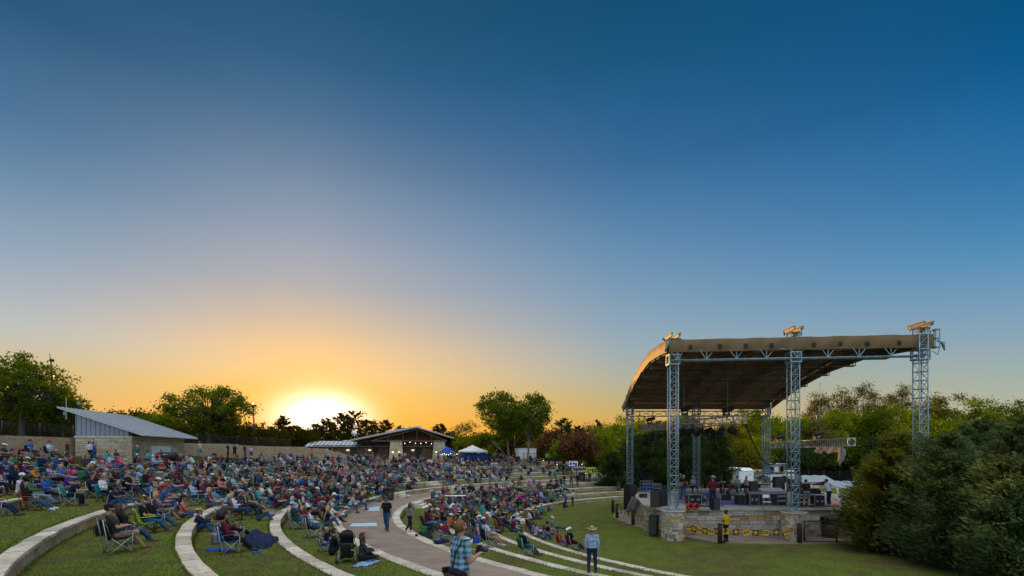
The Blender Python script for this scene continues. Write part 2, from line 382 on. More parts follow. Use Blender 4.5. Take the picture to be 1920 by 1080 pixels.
def grassmat():
    m, t, b = nt('lawn_grass')
    tc = N(t, 'ShaderNodeTexCoord')
    n1 = N(t, 'ShaderNodeTexNoise', Scale=.22, Detail=6.0, Roughness=.62); n2 = N(t, 'ShaderNodeTexNoise', Scale=16.0, Detail=5.0, Roughness=.75); n3 = N(t, 'ShaderNodeTexNoise', Scale=1.3, Detail=5.0, Roughness=.6)
    for n in (n1, n2, n3): t.links.new(tc.outputs['Object'], n.inputs['Vector'])
    g = ramp(t, [(.28, (.034, .054, .008)), (.5, (.095, .135, .018)), (.72, (.20, .24, .040))]); t.links.new(n2.outputs['Fac'], g.inputs['Fac'])
    dry = ramp(t, [(.3, (.045, .036, .016)), (.7, (.135, .105, .048))]); t.links.new(n2.outputs['Fac'], dry.inputs['Fac'])
    pm = N(t, 'ShaderNodeMapRange'); pm.inputs[1].default_value = .46; pm.inputs[2].default_value = .62; pm.inputs[4].default_value = .9
    ad = N(t, 'ShaderNodeMath', operation='MULTIPLY_ADD'); ad.inputs[1].default_value = .45
    t.links.new(n1.outputs['Fac'], ad.inputs[0]); m3 = N(t, 'ShaderNodeMath', operation='MULTIPLY'); m3.inputs[1].default_value = .6
    t.links.new(n3.outputs['Fac'], m3.inputs[0]); t.links.new(m3.outputs[0], ad.inputs[2]); t.links.new(ad.outputs[0], pm.inputs[0])
    mx = N(t, 'ShaderNodeMix', data_type='RGBA'); t.links.new(pm.outputs[0], mx.inputs[0]); t.links.new(g.outputs[0], mx.inputs[6]); t.links.new(dry.outputs[0], mx.inputs[7])
    at = N(t, 'ShaderNodeAttribute'); at.attribute_name = 'bank'
    tan = ramp(t, [(.3, (.05, .034, .02)), (.7, (.16, .105, .06))]); t.links.new(n2.outputs['Fac'], tan.inputs['Fac'])
    mx2 = N(t, 'ShaderNodeMix', data_type='RGBA'); t.links.new(at.outputs['Fac'], mx2.inputs[0]); t.links.new(mx.outputs[2], mx2.inputs[6]); t.links.new(tan.outputs[0], mx2.inputs[7])
    t.links.new(mx2.outputs[2], b.inputs['Base Color']); b.inputs['Roughness'].default_value = .95; b.inputs['Specular IOR Level'].default_value = .1
    bp = N(t, 'ShaderNodeBump', Strength=.8, Distance=.06); t.links.new(n2.outputs['Fac'], bp.inputs['Height']); t.links.new(bp.outputs['Normal'], b.inputs['Normal'])
    return m
M['grass'] = grassmat()
def terrain():
    rs = [(.5, 0)]+[(x, 0) for x in np.arange(2, 26.5, 1.5)]
    for i, r in enumerate(RR):
        rs += [(r+.06, -1), (r+.27, 1)]
        nx = RR[i+1] if i+1 < len(RR) else 63.4
        rs += [(r+.3+(nx-r-.3)*k, 0) for k in (.3, .6, .93)]
    rs += [(63.56, 0), (63.75, 0), (64.5, 0)]+[(65.3, 0), (66.28, 0), (66.62, 0), (67.5, 0), (70, 0), (73, 0)]+[(76, 0), (80, 0), (86, 0), (95, 0), (110, 0), (140, 0), (200, 0), (320, 0), (600, 0), (1200, 0), (2500, 0)]
    na = 540; V = []; K = []
    for r, s in rs:
        for k in range(na):
            a = 360*k/na; x, y = pol(r, a)
            rq = r
            if s == -1: rq = r-.06
            z = gz(*pol(rq-.001 if s == -1 else r, a), side=0)
            V.append((x, y, z)); K.append(.75*max(0, 1-math.hypot((x-19.5)/4.5, (y-28.3)/2.2))**.7*(1 if y < 30 else 0)+(.35*max(0, 1-math.hypot((x-10)/5, (y-27)/2.5))))
    F = [(i*na+k, i*na+(k+1) % na, (i+1)*na+(k+1) % na, (i+1)*na+k) for i in range(len(rs)-1) for k in range(na)]
    F = [f[::-1] for f in F]
    me = fast_mesh('lawn', V, [f[::-1] for f in F], M['grass'], smooth=False)
    at = me.attributes.new('bank', 'FLOAT', 'POINT'); at.data.foreach_set('value', K)
    o = bpy.data.objects.new('lawn', me); link(o); tag(o, kind='structure')
    mc = MB(); mc.add([pol(.5, 360*k/40)+(.4,) for k in range(40)], [tuple(range(40))]); return o
terrain()
def stones(mb, fn, L, H, ch=(.2, .38), cw=(.3, .62), depth=.03, gap=.014, rnd=random):
    """irregular ashlar: fn(s, z, d) gives the point at arclength s, height z, d metres proud"""
    z = 0
    while z < H-.03:
        h = min(rnd.uniform(*ch), H-z)
        if H-z-h < .1: h = H-z
        s = 0
        while s < L-.02:
            wd = min(rnd.uniform(*cw), L-s)
            if L-s-wd < .14: wd = L-s
            parts = [(z, h)]
            if h > .27 and rnd.random() < .3: k = rnd.uniform(.4, .6); parts = [(z, h*k), (z+h*k, h*(1-k))]
            for zz, hh in parts:
                d = depth*rnd.uniform(.5, 1.25); a, b = s+gap/2, s+wd-gap/2; c, e = zz+gap/2, zz+hh-gap/2
                nseg = max(1, int(wd/.3)) ; vs = []; fs = []
                for i in range(nseg+1):
                    q = a+(b-a)*i/nseg
                    vs += [fn(q, c, 0), fn(q, c+.006, d), fn(q, e-.006, d), fn(q, e, 0)]
                for i in range(nseg):
                    o = 4*i; fs += [(o, o+4, o+5, o+1), (o+1, o+5, o+6, o+2), (o+2, o+6, o+7, o+3)]
                fs += [(0, 1, 2, 3), (4*nseg+3, 4*nseg+2, 4*nseg+1, 4*nseg)]
                mb.add(vs, fs)
            s += wd
        z += h
def polyline_fn(pts):
    pts = [Vector((p[0], p[1])) for p in pts]; ls = [0]
    for a, b in zip(pts, pts[1:]): ls.append(ls[-1]+(b-a).length)
    def fn(s, z0, d):
        s = min(max(s, 0), ls[-1]-1e-6); i = max(k for k in range(len(pts)-1) if ls[k] <= s)
        t_ = (pts[i+1]-pts[i]).normalized(); p = pts[i]+t_*(s-ls[i])
        return p, t_
    return fn, ls[-1]
WALLTXT = {'D': 'lowest curved stone seat wall edging the flat stage lawn', 'C': 'second curved stone seat wall up from the stage lawn',
           'B': 'third curved stone seat wall up from the stage lawn', 'A': 'low pale kerb wall along the lower edge of the paved walkway',
           'E': 'curved stone seat wall along the upper edge of the paved walkway', 'F': 'curved stone seat wall behind the stroller, one tier above walkway',
           'G': 'curved stone seat wall beside the woman in the blue camp chair', 'H': 'big pale curved seat wall in the bottom left corner, behind the capped man',
           'I': 'seat wall on the slope just above the orange camp chair', 'J': 'seat wall on the slope below the left stone building',
           'K': 'top seat wall along the plaza edge below tents and pavilion'}
def seat_wall(key, r, z, face, a0, a1):
    th = thing('seat_wall', WALLTXT[key], 'wall', (*pol(r, (a0+a1)/2), z), group='curved stone seat walls of the bowl')
    cp = MB(); near = key in 'HGFEABCD'
    a = a0; L = math.radians(a1-a0)*r; n = int(L/random.uniform(.95, 1.15)); rs = random.Random(key)
    for i in range(n):
        b0 = a0+(a1-a0)*i/n; b1 = a0+(a1-a0)*(i+1)/n; g = math.degrees(.011/r)
        zz = z+rs.uniform(-.008, .012); ri = r-.05+rs.uniform(-.012, .012); ro = r+.40+rs.uniform(-.015, .015); hh = .1
        vs = []; q = 3; c = .012
        for k in range(q+1):
            an = b0+g+(b1-b0-2*g)*k/q
            for rad, zd in ((ri, zz-hh), (ri, zz-c), (ri+c, zz), (ro-c, zz), (ro, zz-c), (ro, zz-hh)): vs.append((*pol(rad, an), zd))
        fs = []
        for k in range(q):
            for j in range(6): e = k*6+j; f2 = k*6+(j+1) % 6; fs.append((e, e+6, f2+6, f2))
        fs += [(0, 1, 2, 3, 4, 5), tuple(q*6+j for j in (5, 4, 3, 2, 1, 0))]
        cp.add(vs, fs)
    cp.build('coping', M['coping'], th)
    fc = MB(); h = face+.06-.1
    def fn(s, zz, d): return (*pol(r-d+.01, a0+math.degrees(s/r)), z-.1-h+zz)
    stones(fc, fn, L, h, ch=(.2, .34) if face > .4 else (.3, .4), cw=(.4, .9), depth=.03, rnd=rs)
    fc.build('stone_face', M['wallstone'], th)
    co_ = MB(); q = int((a1-a0)/2)+1
    vs = []
    for k in range(q+1):
        an = a0+(a1-a0)*k/q
        for rad, zd in ((r+.012, z-.75), (r+.012, z-.1), (r+.3, z-.1), (r+.3, z-.75)): vs.append((*pol(rad, an), zd))
    fs = []
    for k in range(q):
        for j in range(4): e = k*4+j; f2 = k*4+(j+1) % 4; fs.append((e, e+4, f2+4, f2))
    fs += [(0, 1, 2, 3), tuple(q*4+j for j in (3, 2, 1, 0))]
    co_.add(vs, fs); co_.build('mortar_core', M['mortar'], th)
def block_wall():
    a0, a1 = 139.5, 186; r = 66.2; L = math.radians(a1-a0)*r; th = thing('block_wall', 'long tan block retaining wall behind the top tier, below the railing fences', 'wall', (*pol(r, 165), 5)); mb = MB(); rb = random.Random(2)
    for k in range(11):
        s = rb.uniform(0, .2)
        while s < L:
            w_ = rb.uniform(.38, .52); a = a0+math.degrees((s+w_/2)/r); z0 = 4.4+k*.225; z1 = z0+.215
            if z1 < bermtop(a)+.12:
                d = rb.uniform(0, .012); q = [pol(r-d, a0+math.degrees((s+e)/r)) for e in (.004, w_-.004)]; q2 = [pol(r+.1, a0+math.degrees((s+e)/r)) for e in (.004, w_-.004)]
                mb.add([(*q[0], z0), (*q[1], z0), (*q[1], z1), (*q[0], z1), (*q2[0], z0), (*q2[1], z0), (*q2[1], z1), (*q2[0], z1)], [(0, 1, 2, 3), (3, 2, 6, 7), (1, 5, 6, 2), (4, 0, 3, 7)])
            s += w_
    M['block'] = island('tan_block', [(.43, .31, .20), (.385, .275, .175), (.46, .34, .225), (.40, .295, .19)], .95, .4, 9); mb.build('block_face', M['block'], th); mb = MB(); n = 48; vs = []
    for k in range(n+1):
        a = a0+(a1-a0)*k/n; zt = bermtop(a)-.02
        for rad, z in ((r+.03, 4.2), (r+.03, zt), (r+.34, zt), (r+.34, 4.2)): vs.append((*pol(rad, a), z))
    mb.add(vs, [(k*4+j, k*4+4+j, k*4+4+(j+1) % 4, k*4+(j+1) % 4) for k in range(n) for j in range(4)]+[(0, 1, 2, 3), (n*4+3, n*4+2, n*4+1, n*4)]); mb.build('backing', M['block'], th)
block_wall()
AEND = {'H': 228, 'I': 216, 'J': 208, 'K': 204}
for (k, r, z), fc in zip(RINGS, FACE):
    seat_wall(k, r, z, fc, 114, AEND.get(k, 244))
def arcsheet(name, r0, r1, a0, a1, z, mat, kind='structure', th=.12):
    mb = MB(); q = int((a1-a0)/1.0)+1; vs = []
    for k in range(q+1):
        an = a0+(a1-a0)*k/q
        for rad, zd in ((r0, z-th), (r0, z), (r1, z), (r1, z-th)): vs.append((*pol(rad, an), zd))
    fs = []
    for k in range(q):
        for j in range(4): e = k*4+j; f2 = k*4+(j+1) % 4; fs.append((e, e+4, f2+4, f2))
    fs += [(0, 1, 2, 3), tuple(q*4+j for j in (3, 2, 1, 0))]
    mb.add(vs, fs); o = mb.build(name, mat); o['kind'] = kind; return o
arcsheet('walkway', RR[3]+.405, RR[4]+.0, 106, 246, 1.488, M['path'])
arcsheet('plaza', RR[10]+.42, 63.4, 113, 152, 4.416, M['path'])
jm = MB()
for k in range(42):
    an = 112+k*3.2; g = math.degrees(.012/37)
    jm.add([(*pol(RR[3]+.42, an-g), 1.492), (*pol(RR[4]-.02, an-g), 1.492), (*pol(RR[4]-.02, an+g), 1.492), (*pol(RR[3]+.42, an+g), 1.492)], [(3, 2, 1, 0)])
jm.build('walkway_joint', M['mortar'])['kind'] = 'structure'
# plaza paving out to the tents
pm = MB(); pm.prism([pol(63.3, 112), pol(63.3, 142), pol(80, 143), pol(108, 140), pol(108, 108), pol(75, 106)], 4.36, 4.43)
o = pm.build('plaza_paving', M['path']); o['kind'] = 'structure'
# ---------------------------------------------------------------- stage platform
SZ = 2.1
STG = [(10.3, 33.0), (9.1, 33.3), (8.75, 35.5), (9.2, 38.5), (9.9, 43), (11, 46.6), (12.6, 48.7), (15, 50.6), (17.7, 51.7), (27, 51.7), (27, 33.6), (20.4, 33.3), (16.4, 33.0)]
st = thing('stage', 'stone-faced concrete stage platform under the big tan roof', 'stage', (16, 40, .5))
mb = MB(); mb.prism(STG, SZ-.14, SZ); mb.build('deck', M['concrete'], st)
inner = [Vector((p[0], p[1])) for p in STG]; cen = Vector((17.5, 42))
core = [tuple(p+(cen-p).normalized()*.16) for p in inner]
mb = MB(); mb.prism(core, 0, SZ-.143); mb.build('mortar_core', M['mortar'], st)
def cladding(name, path, z0, z1, parent, mat, seed=3, closed=False, **kw):
    fn, L = polyline_fn(path); mb = MB(); rnd = random.Random(seed)
    def f(s, zz, d):
        p, t_ = fn(s, 0, 0); q = p+Vector((t_.y, -t_.x))*d
        return (q.x, q.y, z0+zz)
    stones(mb, f, L, z1-z0, rnd=rnd, **kw); return mb.build(name, mat, parent)
path = core[8::-1]+[core[12], core[11]]
path = [core[i] for i in (7, 6, 5, 4, 3, 2, 1, 0, 12, 11)]
cladding('stone_wall', path, .25, SZ-.15, st, M['stone'], ch=(.2, .44), cw=(.3, .72), depth=.05)
mb = MB(); mb.prism([(20.45, 33.35), (27, 33.65), (27, 30.2), (22.8, 30.6)], lambda p: .2, lambda p: 2.0 if p[1] > 33 else .75); mb.build('ramp', M['concrete'], st)
APR = [(11.2, 33.6), (10.2, 34.5), (10.0, 36.5), (10.4, 39.5), (11, 43.5), (12, 47.2), (11.0, 48.2), (9.4, 47.6), (8.5, 44.5), (8.0, 42), (8.3, 38.5), (8.75, 36), (9.4, 34.2), (10.4, 32.5), (11.6, 30.4), (13.3, 29.9), (15.5, 29.8), (19.3, 30.1), (22.5, 30.4), (22.5, 33.6)]
mb = MB(); mb.prism(APR, .2, .452); mb.build('apron_path', M['path'])['kind'] = 'structure'
M['sun_gold_alu'] = plain('sun_gold_beam', (.20, .165, .11), .5, .3)  # golden sunlight on the aluminium beams is put into this base colour
# stone plinths + truss towers
TOW = [('pl', 9.66, 32.0, 12.35, 'silver truss tower at the front corner of the roof nearest the seats'), ('pl', 16.45, 31.2, 12.55, 'silver truss tower beside the sound engineers in front of the desk'),
       ('no', 23.2, 30.3, 12.6, 'silver truss tower rising out of the green cedars'), ('bk', 11.27, 51, 10.75, 'slim silver truss tower behind the stacked black loudspeakers'),
       ('no', 17.7, 51.2, 10.75, 'slim silver truss tower at the rear of stage behind the seated keyboardist'), ('no', 24.3, 51, 10.75, 'slim silver truss tower at the rear of stage beside the white trailer')]
def truss(mb, a, b, w=.5, h=.5, step=.62, r=.032, rd=.017, xs=True):
    a = Vector(a); b = Vector(b); d = b-a; L = d.length; d.normalize()
    up = Vector((0, 0, 1)) if abs(d.z) < .9 else Vector((0, 1, 0))
    x = d.cross(up).normalized(); y = x.cross(d).normalized()
    cs = [x*(i*w/2)+y*(j*h/2) for i, j in ((-1, -1), (1, -1), (1, 1), (-1, 1))]
    for c in cs: mb.tube([a+c, b+c], r, 6)
    n = max(1, round(L/step))
    for i in range(n+1):
        p = a+d*(L*i/n)
        for k in range(4): mb.tube([p+cs[k], p+cs[(k+1) % 4]], rd*1.2, 4, False)
        if i < n:
            q = a+d*(L*(i+1)/n)
            for k in range(4):
                k2 = (k+1) % 4
                if (xs == 2 and k == 0) or (xs == 1 and (i+k) % 3 == 0):
                    mb.tube([p+cs[k], q+cs[k2]], rd, 4, False); mb.tube([p+cs[k2], q+cs[k]], rd, 4, False)
                elif xs == 2 and k == 2: continue
                elif (i+k) % 2: mb.tube([p+cs[k], q+cs[k2]], rd, 4, False)
                else: mb.tube([p+cs[k2], q+cs[k]], rd, 4, False)
for kind, x, y, zt, lab in TOW:
    if kind != 'no':
        rp = .7 if kind == 'pl' else .36
        p = thing('stone_plinth', {9.66: 'round stone plinth under the front truss tower nearest the seats', 16.45: 'round stone plinth under the tower beside the sound engineers', 11.27: 'small stone plinth behind the stacked black loudspeakers'}[x], 'plinth', (x, y, .4), group='stone plinths under the towers')
        z1 = 2.02 if kind == 'pl' else 1.98
        mb = MB(); mb.lathe([(rp-.03, .1), (rp-.03, z1)], (x, y, 0), 28); mb.build('mortar_core', M['mortar'], p)
        ring = [(x+(rp-.03)*math.cos(-k*PI/16+PI), y+(rp-.03)*math.sin(-k*PI/16+PI)) for k in range(33)]
        ring = ring[::-1]
        cladding('stone_face', ring, .12, z1, p, M['stone'], seed=int(x), ch=(.14, .3), cw=(.2, .42), depth=.04)
        mb = MB(); mb.lathe([(rp+.0, z1), (rp+.02, z1+.02), (rp+.02, z1+.05), (rp+.0, z1+.06)], (x, y, 0), 32); mb.build('cap', M['concrete'], p)
    zb = 2.1 if kind != 'no' else (2.1 if x < 25 and y > 40 else 1.2)
    t_ = thing('truss_tower', lab, 'tower', (x, y, zb), group='truss towers carrying the stage roof')
    mb = MB(); truss(mb, (x, y, zb+.03), (x, y, zt), .49, .49, .5, .036, .018, 2); mb.build('mast', M['steel'], t_)
    mb = MB(); mb.box((x, y, zb+.015), (.95, .85, .03))
    for i in (-1, 1):
        for j in (-1, 1): mb.tube([(x+i*.24, y+j*.24, zb), (x+i*.24, y+j*.24, zb+.22)], .05, 6)
    mb.build('base_plate', M['steel'], t_)
    mb = MB()
    if y < 40:
        zh = zt+.02; dx_ = .62
        for j in (-.26, .22): mb.beam((x+j, y-.65, zh+.12), (x+j, y+.6, zh+.12), .08, .18); mb.beam((x+j, y-.65, zh+.22), (x+j, y+.6, zh+.22), .18, .03)
        for j in (-.5, 0, .5): mb.beam((x+j-.2, y-.3, zh-.05), (x+j+.2, y+.4, zh-.05), .06, .1)
        for i in (-.22, .22):
            for j in (-.22, .22): mb.tube([(x+i, y+j, zt), (x+i, y+j, zh)], .03, 5)
        mb.box((x+.1, y+.1, zh-.1), (.3, .3, .2))
    else: mb.box((x, y, zt+.1), (.5, .5, .2)); mb.beam((x-.4, y, zt+.24), (x+.4, y, zt+.24), .1, .12)
    mb.build('head_block', M['sun_gold_alu'] if y < 40 else M['darksteel'], t_)
    mb = MB(); zs = 11.1 if y < 40 else 9.5
    for i in (-1, 1):
        for j in (-.28, .28): mb.box((x+i*.31, y, zs+j), (.05, .66, .07)); mb.box((x, y+i*.31, zs+j), (.66, .05, .07)); mb.box((x+i*.31, y+j*1.1, zs), (.05, .07, .6))
    mb.build('sleeve_block', M['steel'], t_)
# ---------------------------------------------------------------- roof
def ztop(t_):
    P = [(0, 12.2), (.12, 12.45), (.3, 12.68), (.5, 12.5), (.68, 12.02), (.82, 11.45), (1, 10.5)]
    for (a, b), (c, d) in zip(P, P[1:]):
        if t_ <= c+1e-6: k = (t_-a)/(c-a); return b+(d-b)*k
    return P[-1][1]
def RF(s, t_, dz=0):
    xl = 9.28+1.72*t_; xr = 23.75+1.4*t_; yf = 31.72-1.55*s; yr = 51.8
    return Vector((xl+(xr-xl)*s, yf+(yr-yf)*t_, ztop(t_)+dz))
rf = thing('stage_roof', 'tan vinyl stage roof stretched over silver trusses above the stage', 'roof', (16, 41, 11))
def grid(mb, fn, ns, ntt, flip=False):
    vs = [fn(i/ns, j/ntt) for j in range(ntt+1) for i in range(ns+1)]; fs = []
    for j in range(ntt):
        for i in range(ns):
            a = j*(ns+1)+i; f = (a, a+1, a+ns+2, a+ns+1); fs.append(f[::-1] if flip else f)
    s_ = mb.sm; mb.sm = True; mb.add(vs, fs); mb.sm = s_
mb = MB(); grid(mb, lambda s, t_: RF(s, t_, .0-.04*abs(math.sin(s*PI*6))*(t_ not in (0, 1))), 24, 24); mb.build('canopy', M['tarp'], rf)
mb = MB(); grid(mb, lambda s, t_: RF(.003+s*.994, .003+t_*.994, -.08), 12, 24, True); mb.build('underside', M['tarpunder'], rf)
rw = random.Random(4)
def wr(s, k): return .035*math.sin(s*61+k*3)+.03*math.sin(s*23+k)*k+.02*math.sin(s*140)
mb = MB()
def ff(s, k): p = RF(s, 0, .03-.74*k); p.y -= .1+.05*math.sin(k*PI)+wr(s, k)*.8; p.z += .012*math.sin(s*40); return p
grid(mb, ff, 150, 6)
grid(mb, lambda s, k: ff(s, k)+Vector((0, .05, 0)), 60, 2, True)
f1 = mb.build('fascia', M['tarp'], rf)
mb = MB()
def fl(t_, k): p = RF(0, t_, .03-(.72+.1*t_)*k); p.x -= .08+.05*math.sin(k*PI)+wr(t_, k)*.3; return p
grid(mb, fl, 60, 5); grid(mb, lambda s, k: fl(s, k)+Vector((.05, 0, 0)), 40, 2, True)
mb.build('fascia', M['tarp'], rf)
mb = MB(); grid(mb, lambda s, k: RF(s, 1, .03-.75*k)+Vector((0, .1, 0)), 30, 2); grid(mb, lambda t_, k: RF(1, t_, .03-.7*k)+Vector((.08, 0, 0)), 40, 2)
mb.build('fascia', M['tarp'], rf)
for s in (.085, .2, .3, .4, .56, .66, .76, .875):    # small lifting plates on the front fascia
    mb = MB(); p = ff(s, .62); mb.box((p.x, p.y-.03, p.z), (.22, .03, .26)); mb.box((p.x+.03, p.y-.07, p.z-.02), (.09, .08, .12)); mb.build('bracket', M['darksteel'], rf)
for t_ in (0, .17, .34, .5, .66, .83, 1):             # cross trusses
    mb = MB(); dz = -.85 if t_ in (0, 1) else -.45
    if t_: truss(mb, RF(0.01, t_, dz-.3), RF(.99, t_, dz-.3), .35, .5, 1.3, .04, .024, False)
    else:                                    # open front truss: two low chords, bundles of short struts
        for y_ in (-.06, .3):
            mb.tube([RF(.01, 0, -1.17)+Vector((0, y_, 0)), RF(.99, 0, -1.17)+Vector((0, y_, 0))], .042, 7); mb.tube([RF(.01, 0, -.62)+Vector((0, y_, 0)), RF(.99, 0, -.62)+Vector((0, y_, 0))], .03, 6)
        for k in range(17):
            s = .035+.93*k/16; p = RF(s, 0, -1.17)+Vector((0, -.06, 0)); mb.tube([p, p+Vector((0, .36, 0))], .02, 4)
            if k % 2 == 0:
                for o_ in (-.42, 0, .42): mb.tube([p, p+Vector((o_, 0, .55))], .026, 5)
    mb.build('cross_truss', M['steel'] if t_ == 0 else M['ribmetal'], rf)
for s in (.015, .36, .66, .985):                           # curved longitudinal trusses
    mb = MB()
    for i in range(10): truss(mb, RF(s, i/10, -.55), RF(s, (i+1)/10, -.55), .3, .4, 1.0, .035, .022, False)
    mb.build('rib_truss', M['ribmetal'], rf)
for i in range(9):
    mb = MB(); a = RF(.04+.115*i, 0.03, -.2)
    mb.tube([RF(.04+.115*i, k/12, -.16) for k in range(13)], .03, 5); mb.build('purlin', M['darksteel'], rf)
mb = MB(); x, y = 23.95, 30.25

for i in (-.1, .12):
    for j in (-.2, .2): mb.tube([(x+.02+i, y+j, 11.5), (x+.02+i, y+j, 12.5)], .03, 5)
for z_ in (11.5, 12.0, 12.5): mb.box((x+.03, y, z_), (.3, .48, .05))
mb.tube([(x+.15, y, 11.9), (x+.42, y-.1, 11.75), (x+.5, y-.1, 11.3)], [.03, .12, .02], 7)
mb.tube([(x-.1, y, 11.3), (x+.2, y, 11.1), (x+.3, y, 11.5)], .025, 5); mb.build('winch_frame', M['steel'], rf)
mb = MB(); mb.tube([(9.2, 31.4, 12.1), (9.02, 31.4, 11.5)], .06, 6); mb.tube([(11, 51.9, 10.6), (10.8, 51.9, 10.0), (10.9, 51.9, 9.5)], [.1, .16, .05], 7); mb.build('loose_tarp', M['grey'], rf)
# ---------------------------------------------------------------- hung lighting trusses
def lt(lab, a, b, loc):
    t_ = thing('lighting_truss', lab, 'truss', loc, group='lighting trusses hung under the roof')
    mb = MB(); truss(mb, a, b, .55, .58, .72, .034, .02, False); mb.build('frame', M['alu'], t_)
    for p, q in ((a, b), (b, a)):
        p = Vector(p); q = Vector(q); d = (p-q).normalized(); x = d.cross(Vector((0, 0, 1))).normalized()*.3; z = Vector((0, 0, .3))
        mb = MB()
        for sx_, sz_ in ((x, z), (x, -z), (-x, z), (-x, -z)): mb.add([p+sx_, p+sx_+d*.02, p+sx_*.1+sz_*1.0, p+sx_+sz_, p+sx_*.98+sz_+d*.02, p+sx_*.1+sz_+d*.02], [(0, 2, 3), (1, 4, 5), (0, 1, 5, 2), (0, 3, 4, 1)])
        mb.build('end_plate', M['alu'], t_)
    return t_
lt('hanging lighting truss slanting from the rear tower towards the middle of stage', (12.6, 51, 7.9), (15.55, 36, 7.8), (14, 43, 7.9))
lt('hanging lighting truss crossing behind the front tower, level over the band', (12.0, 40.6, 8.05), (16.3, 39.2, 7.95), (14.5, 40, 8))
t_ = lt('silver lighting truss with a rolled grey cloth hanging beneath it', (26.2, 53.5, 6.3), (25.4, 39.9, 6.35), (25.8, 46, 6.3))
mb = MB(); vs = []
for i in range(15):
    k = i/14; y = 44.6-3.8*k; x = 25.6-.1*k; dr = .35+.25*abs(math.sin(k*9)); 
    if k > .7: dr += 1.0*(1-abs(k-.85)/.15)
    for j in range(5):
        q = j/4; vs.append((x-.25+.12*math.sin(i*1.7+j), y+.08*math.sin(j*2+i)-(.35*q if k > .7 else 0), 6.05-dr*q))
mb.sm = True; mb.add(vs, [(i*5+j, i*5+j+1, i*5+j+6, i*5+j+5) for i in range(14) for j in range(4)])
o = mb.build('cloth_roll', M['fab_silver']); o.modifiers.new('s', 'SOLIDIFY').thickness = .05
tag(o, 'rumpled grey cloth hanging below the right-hand silver truss', 'cloth')
def cable(pts, lab, r=.025, mat='black'):
    mb = MB(); mb.tube(pts, r, 6); o = mb.build('cable', M[mat], loc=tuple(pts[0])); tag(o, lab, 'cable', 'cables hanging from the roof'); return o
for p, zz, l in (((15.2, 37.6), 8.1, 'thin hoist line down to the front end of slanting lighting truss'), ((12.75, 50), 8.2, 'thin hoist line down to the rear end of slanting lighting truss'),
                 ((25.7, 44.5), 6.6, 'thin hoist line down to the truss with grey cloth'), ((13.0, 40.3), 8.3, 'thin hoist line beside the front tower over the band')):
    t0 = min(1, max(0, (p[1]-31)/20.6)); cable([(p[0], p[1], zz), (p[0], p[1], ztop(t0)-.6)], l, .022, 'grey')
a = Vector((15.8, 36.2, 7.6)); b = Vector((22.3, 44, 5.2)); c_ = Vector((25.6, 50, 6.4))
cable([a.lerp(b, k/8)+Vector((0, 0, -3.2*math.sin(PI*k/8)*.5)) for k in range(9)]+[b.lerp(c_, k/6)+Vector((0, 0, -.7*math.sin(PI*k/6))) for k in range(1, 7)], 'thick dark cable sagging between the two silver lighting trusses', .05)
a = Vector((13.6, 46, 7.6)); cable([a, a+Vector((.2, 0, -1.6)), a+Vector((1.0, .5, -2.4)), a+Vector((2.4, 1, -2.6))], 'dark cable drooping from the slanting lighting truss', .035)
# stage lights (par cans) hung below the trusses
def make_light():
    t_ = thing('stage_light', 'x', 'stage light')
    mb = MB(); mb.lathe([(.10, -.2), (.12, -.12), (.13, .12), (.15, .14), (.15, .16), (.12, .16)], (0, 0, -.35), 12, Matrix.Rotation(.9, 3, 'X')); mb.build('can', M['black'], t_)
    mb = MB(); mb.tube([(-.17, 0, -.35), (-.17, 0, -.1), (.17, 0, -.1), (.17, 0, -.35)], .018, 5); mb.tube([(0, 0, -.1), (0, 0, 0)], .025, 6); mb.build('yoke', M['darksteel'], t_); return t_
l0 = make_light(); k = 0
LTS = [((12.7+2.75*i/11, 50.4-14*i/11, 7.55), 'under the slanting truss') for i in (0, 1, 2, 3.2, 4, 5, 6, 7, 8, 9.5, 10.6)]+[((12.4+3.7*i/6, 40.5-1.2*i/6, 7.66), 'under the level truss over the band') for i in (0, 1, 2, 3, 4, 5, 6)]
for p, w_ in LTS:
    o = l0 if k == 0 else dup(l0); o.location = p; o.scale = (1.45,)*3; o.rotation_euler = (0, 0, random.uniform(-2.8, 2.8)); o['label'] = 'black can light hanging '+w_; o['group'] = 'can lights '+w_; k += 1
def mover(x, y, z, lab):
    t_ = thing('moving_light', lab, 'stage light', (x, y, z), group='moving lights on the trusses'); mb = MB()
    mb.box((x, y, z+.08), (.4, .4, .16)); mb.box((x-.19, y, z+.3), (.06, .2, .4)); mb.box((x+.19, y, z+.3), (.06, .2, .4)); mb.build('base', M['rubber'], t_)
    mb = MB(); mb.lathe([(.1, -.3), (.16, -.2), (.17, .1), (.14, .42), (.15, .5)], (x, y, z+.45), 12, Matrix.Rotation(1.3, 3, 'Y')); mb.build('lamp_head', M['black'], t_)
mover(25.5, 44.6, 6.66, 'black moving light on top of the truss with grey cloth'); mover(15.2, 37.8, 8.12, 'black moving light on the slanting truss near its front end'); mover(13.05, 40.3, 8.36, 'black moving light on the level truss by the front tower')
mover(26.15, 52.2, 6.6, 'small black moving light at far end of the cloth truss'); mover(12.8, 49.6, 8.2, 'black moving light at the rear end of slanting truss')
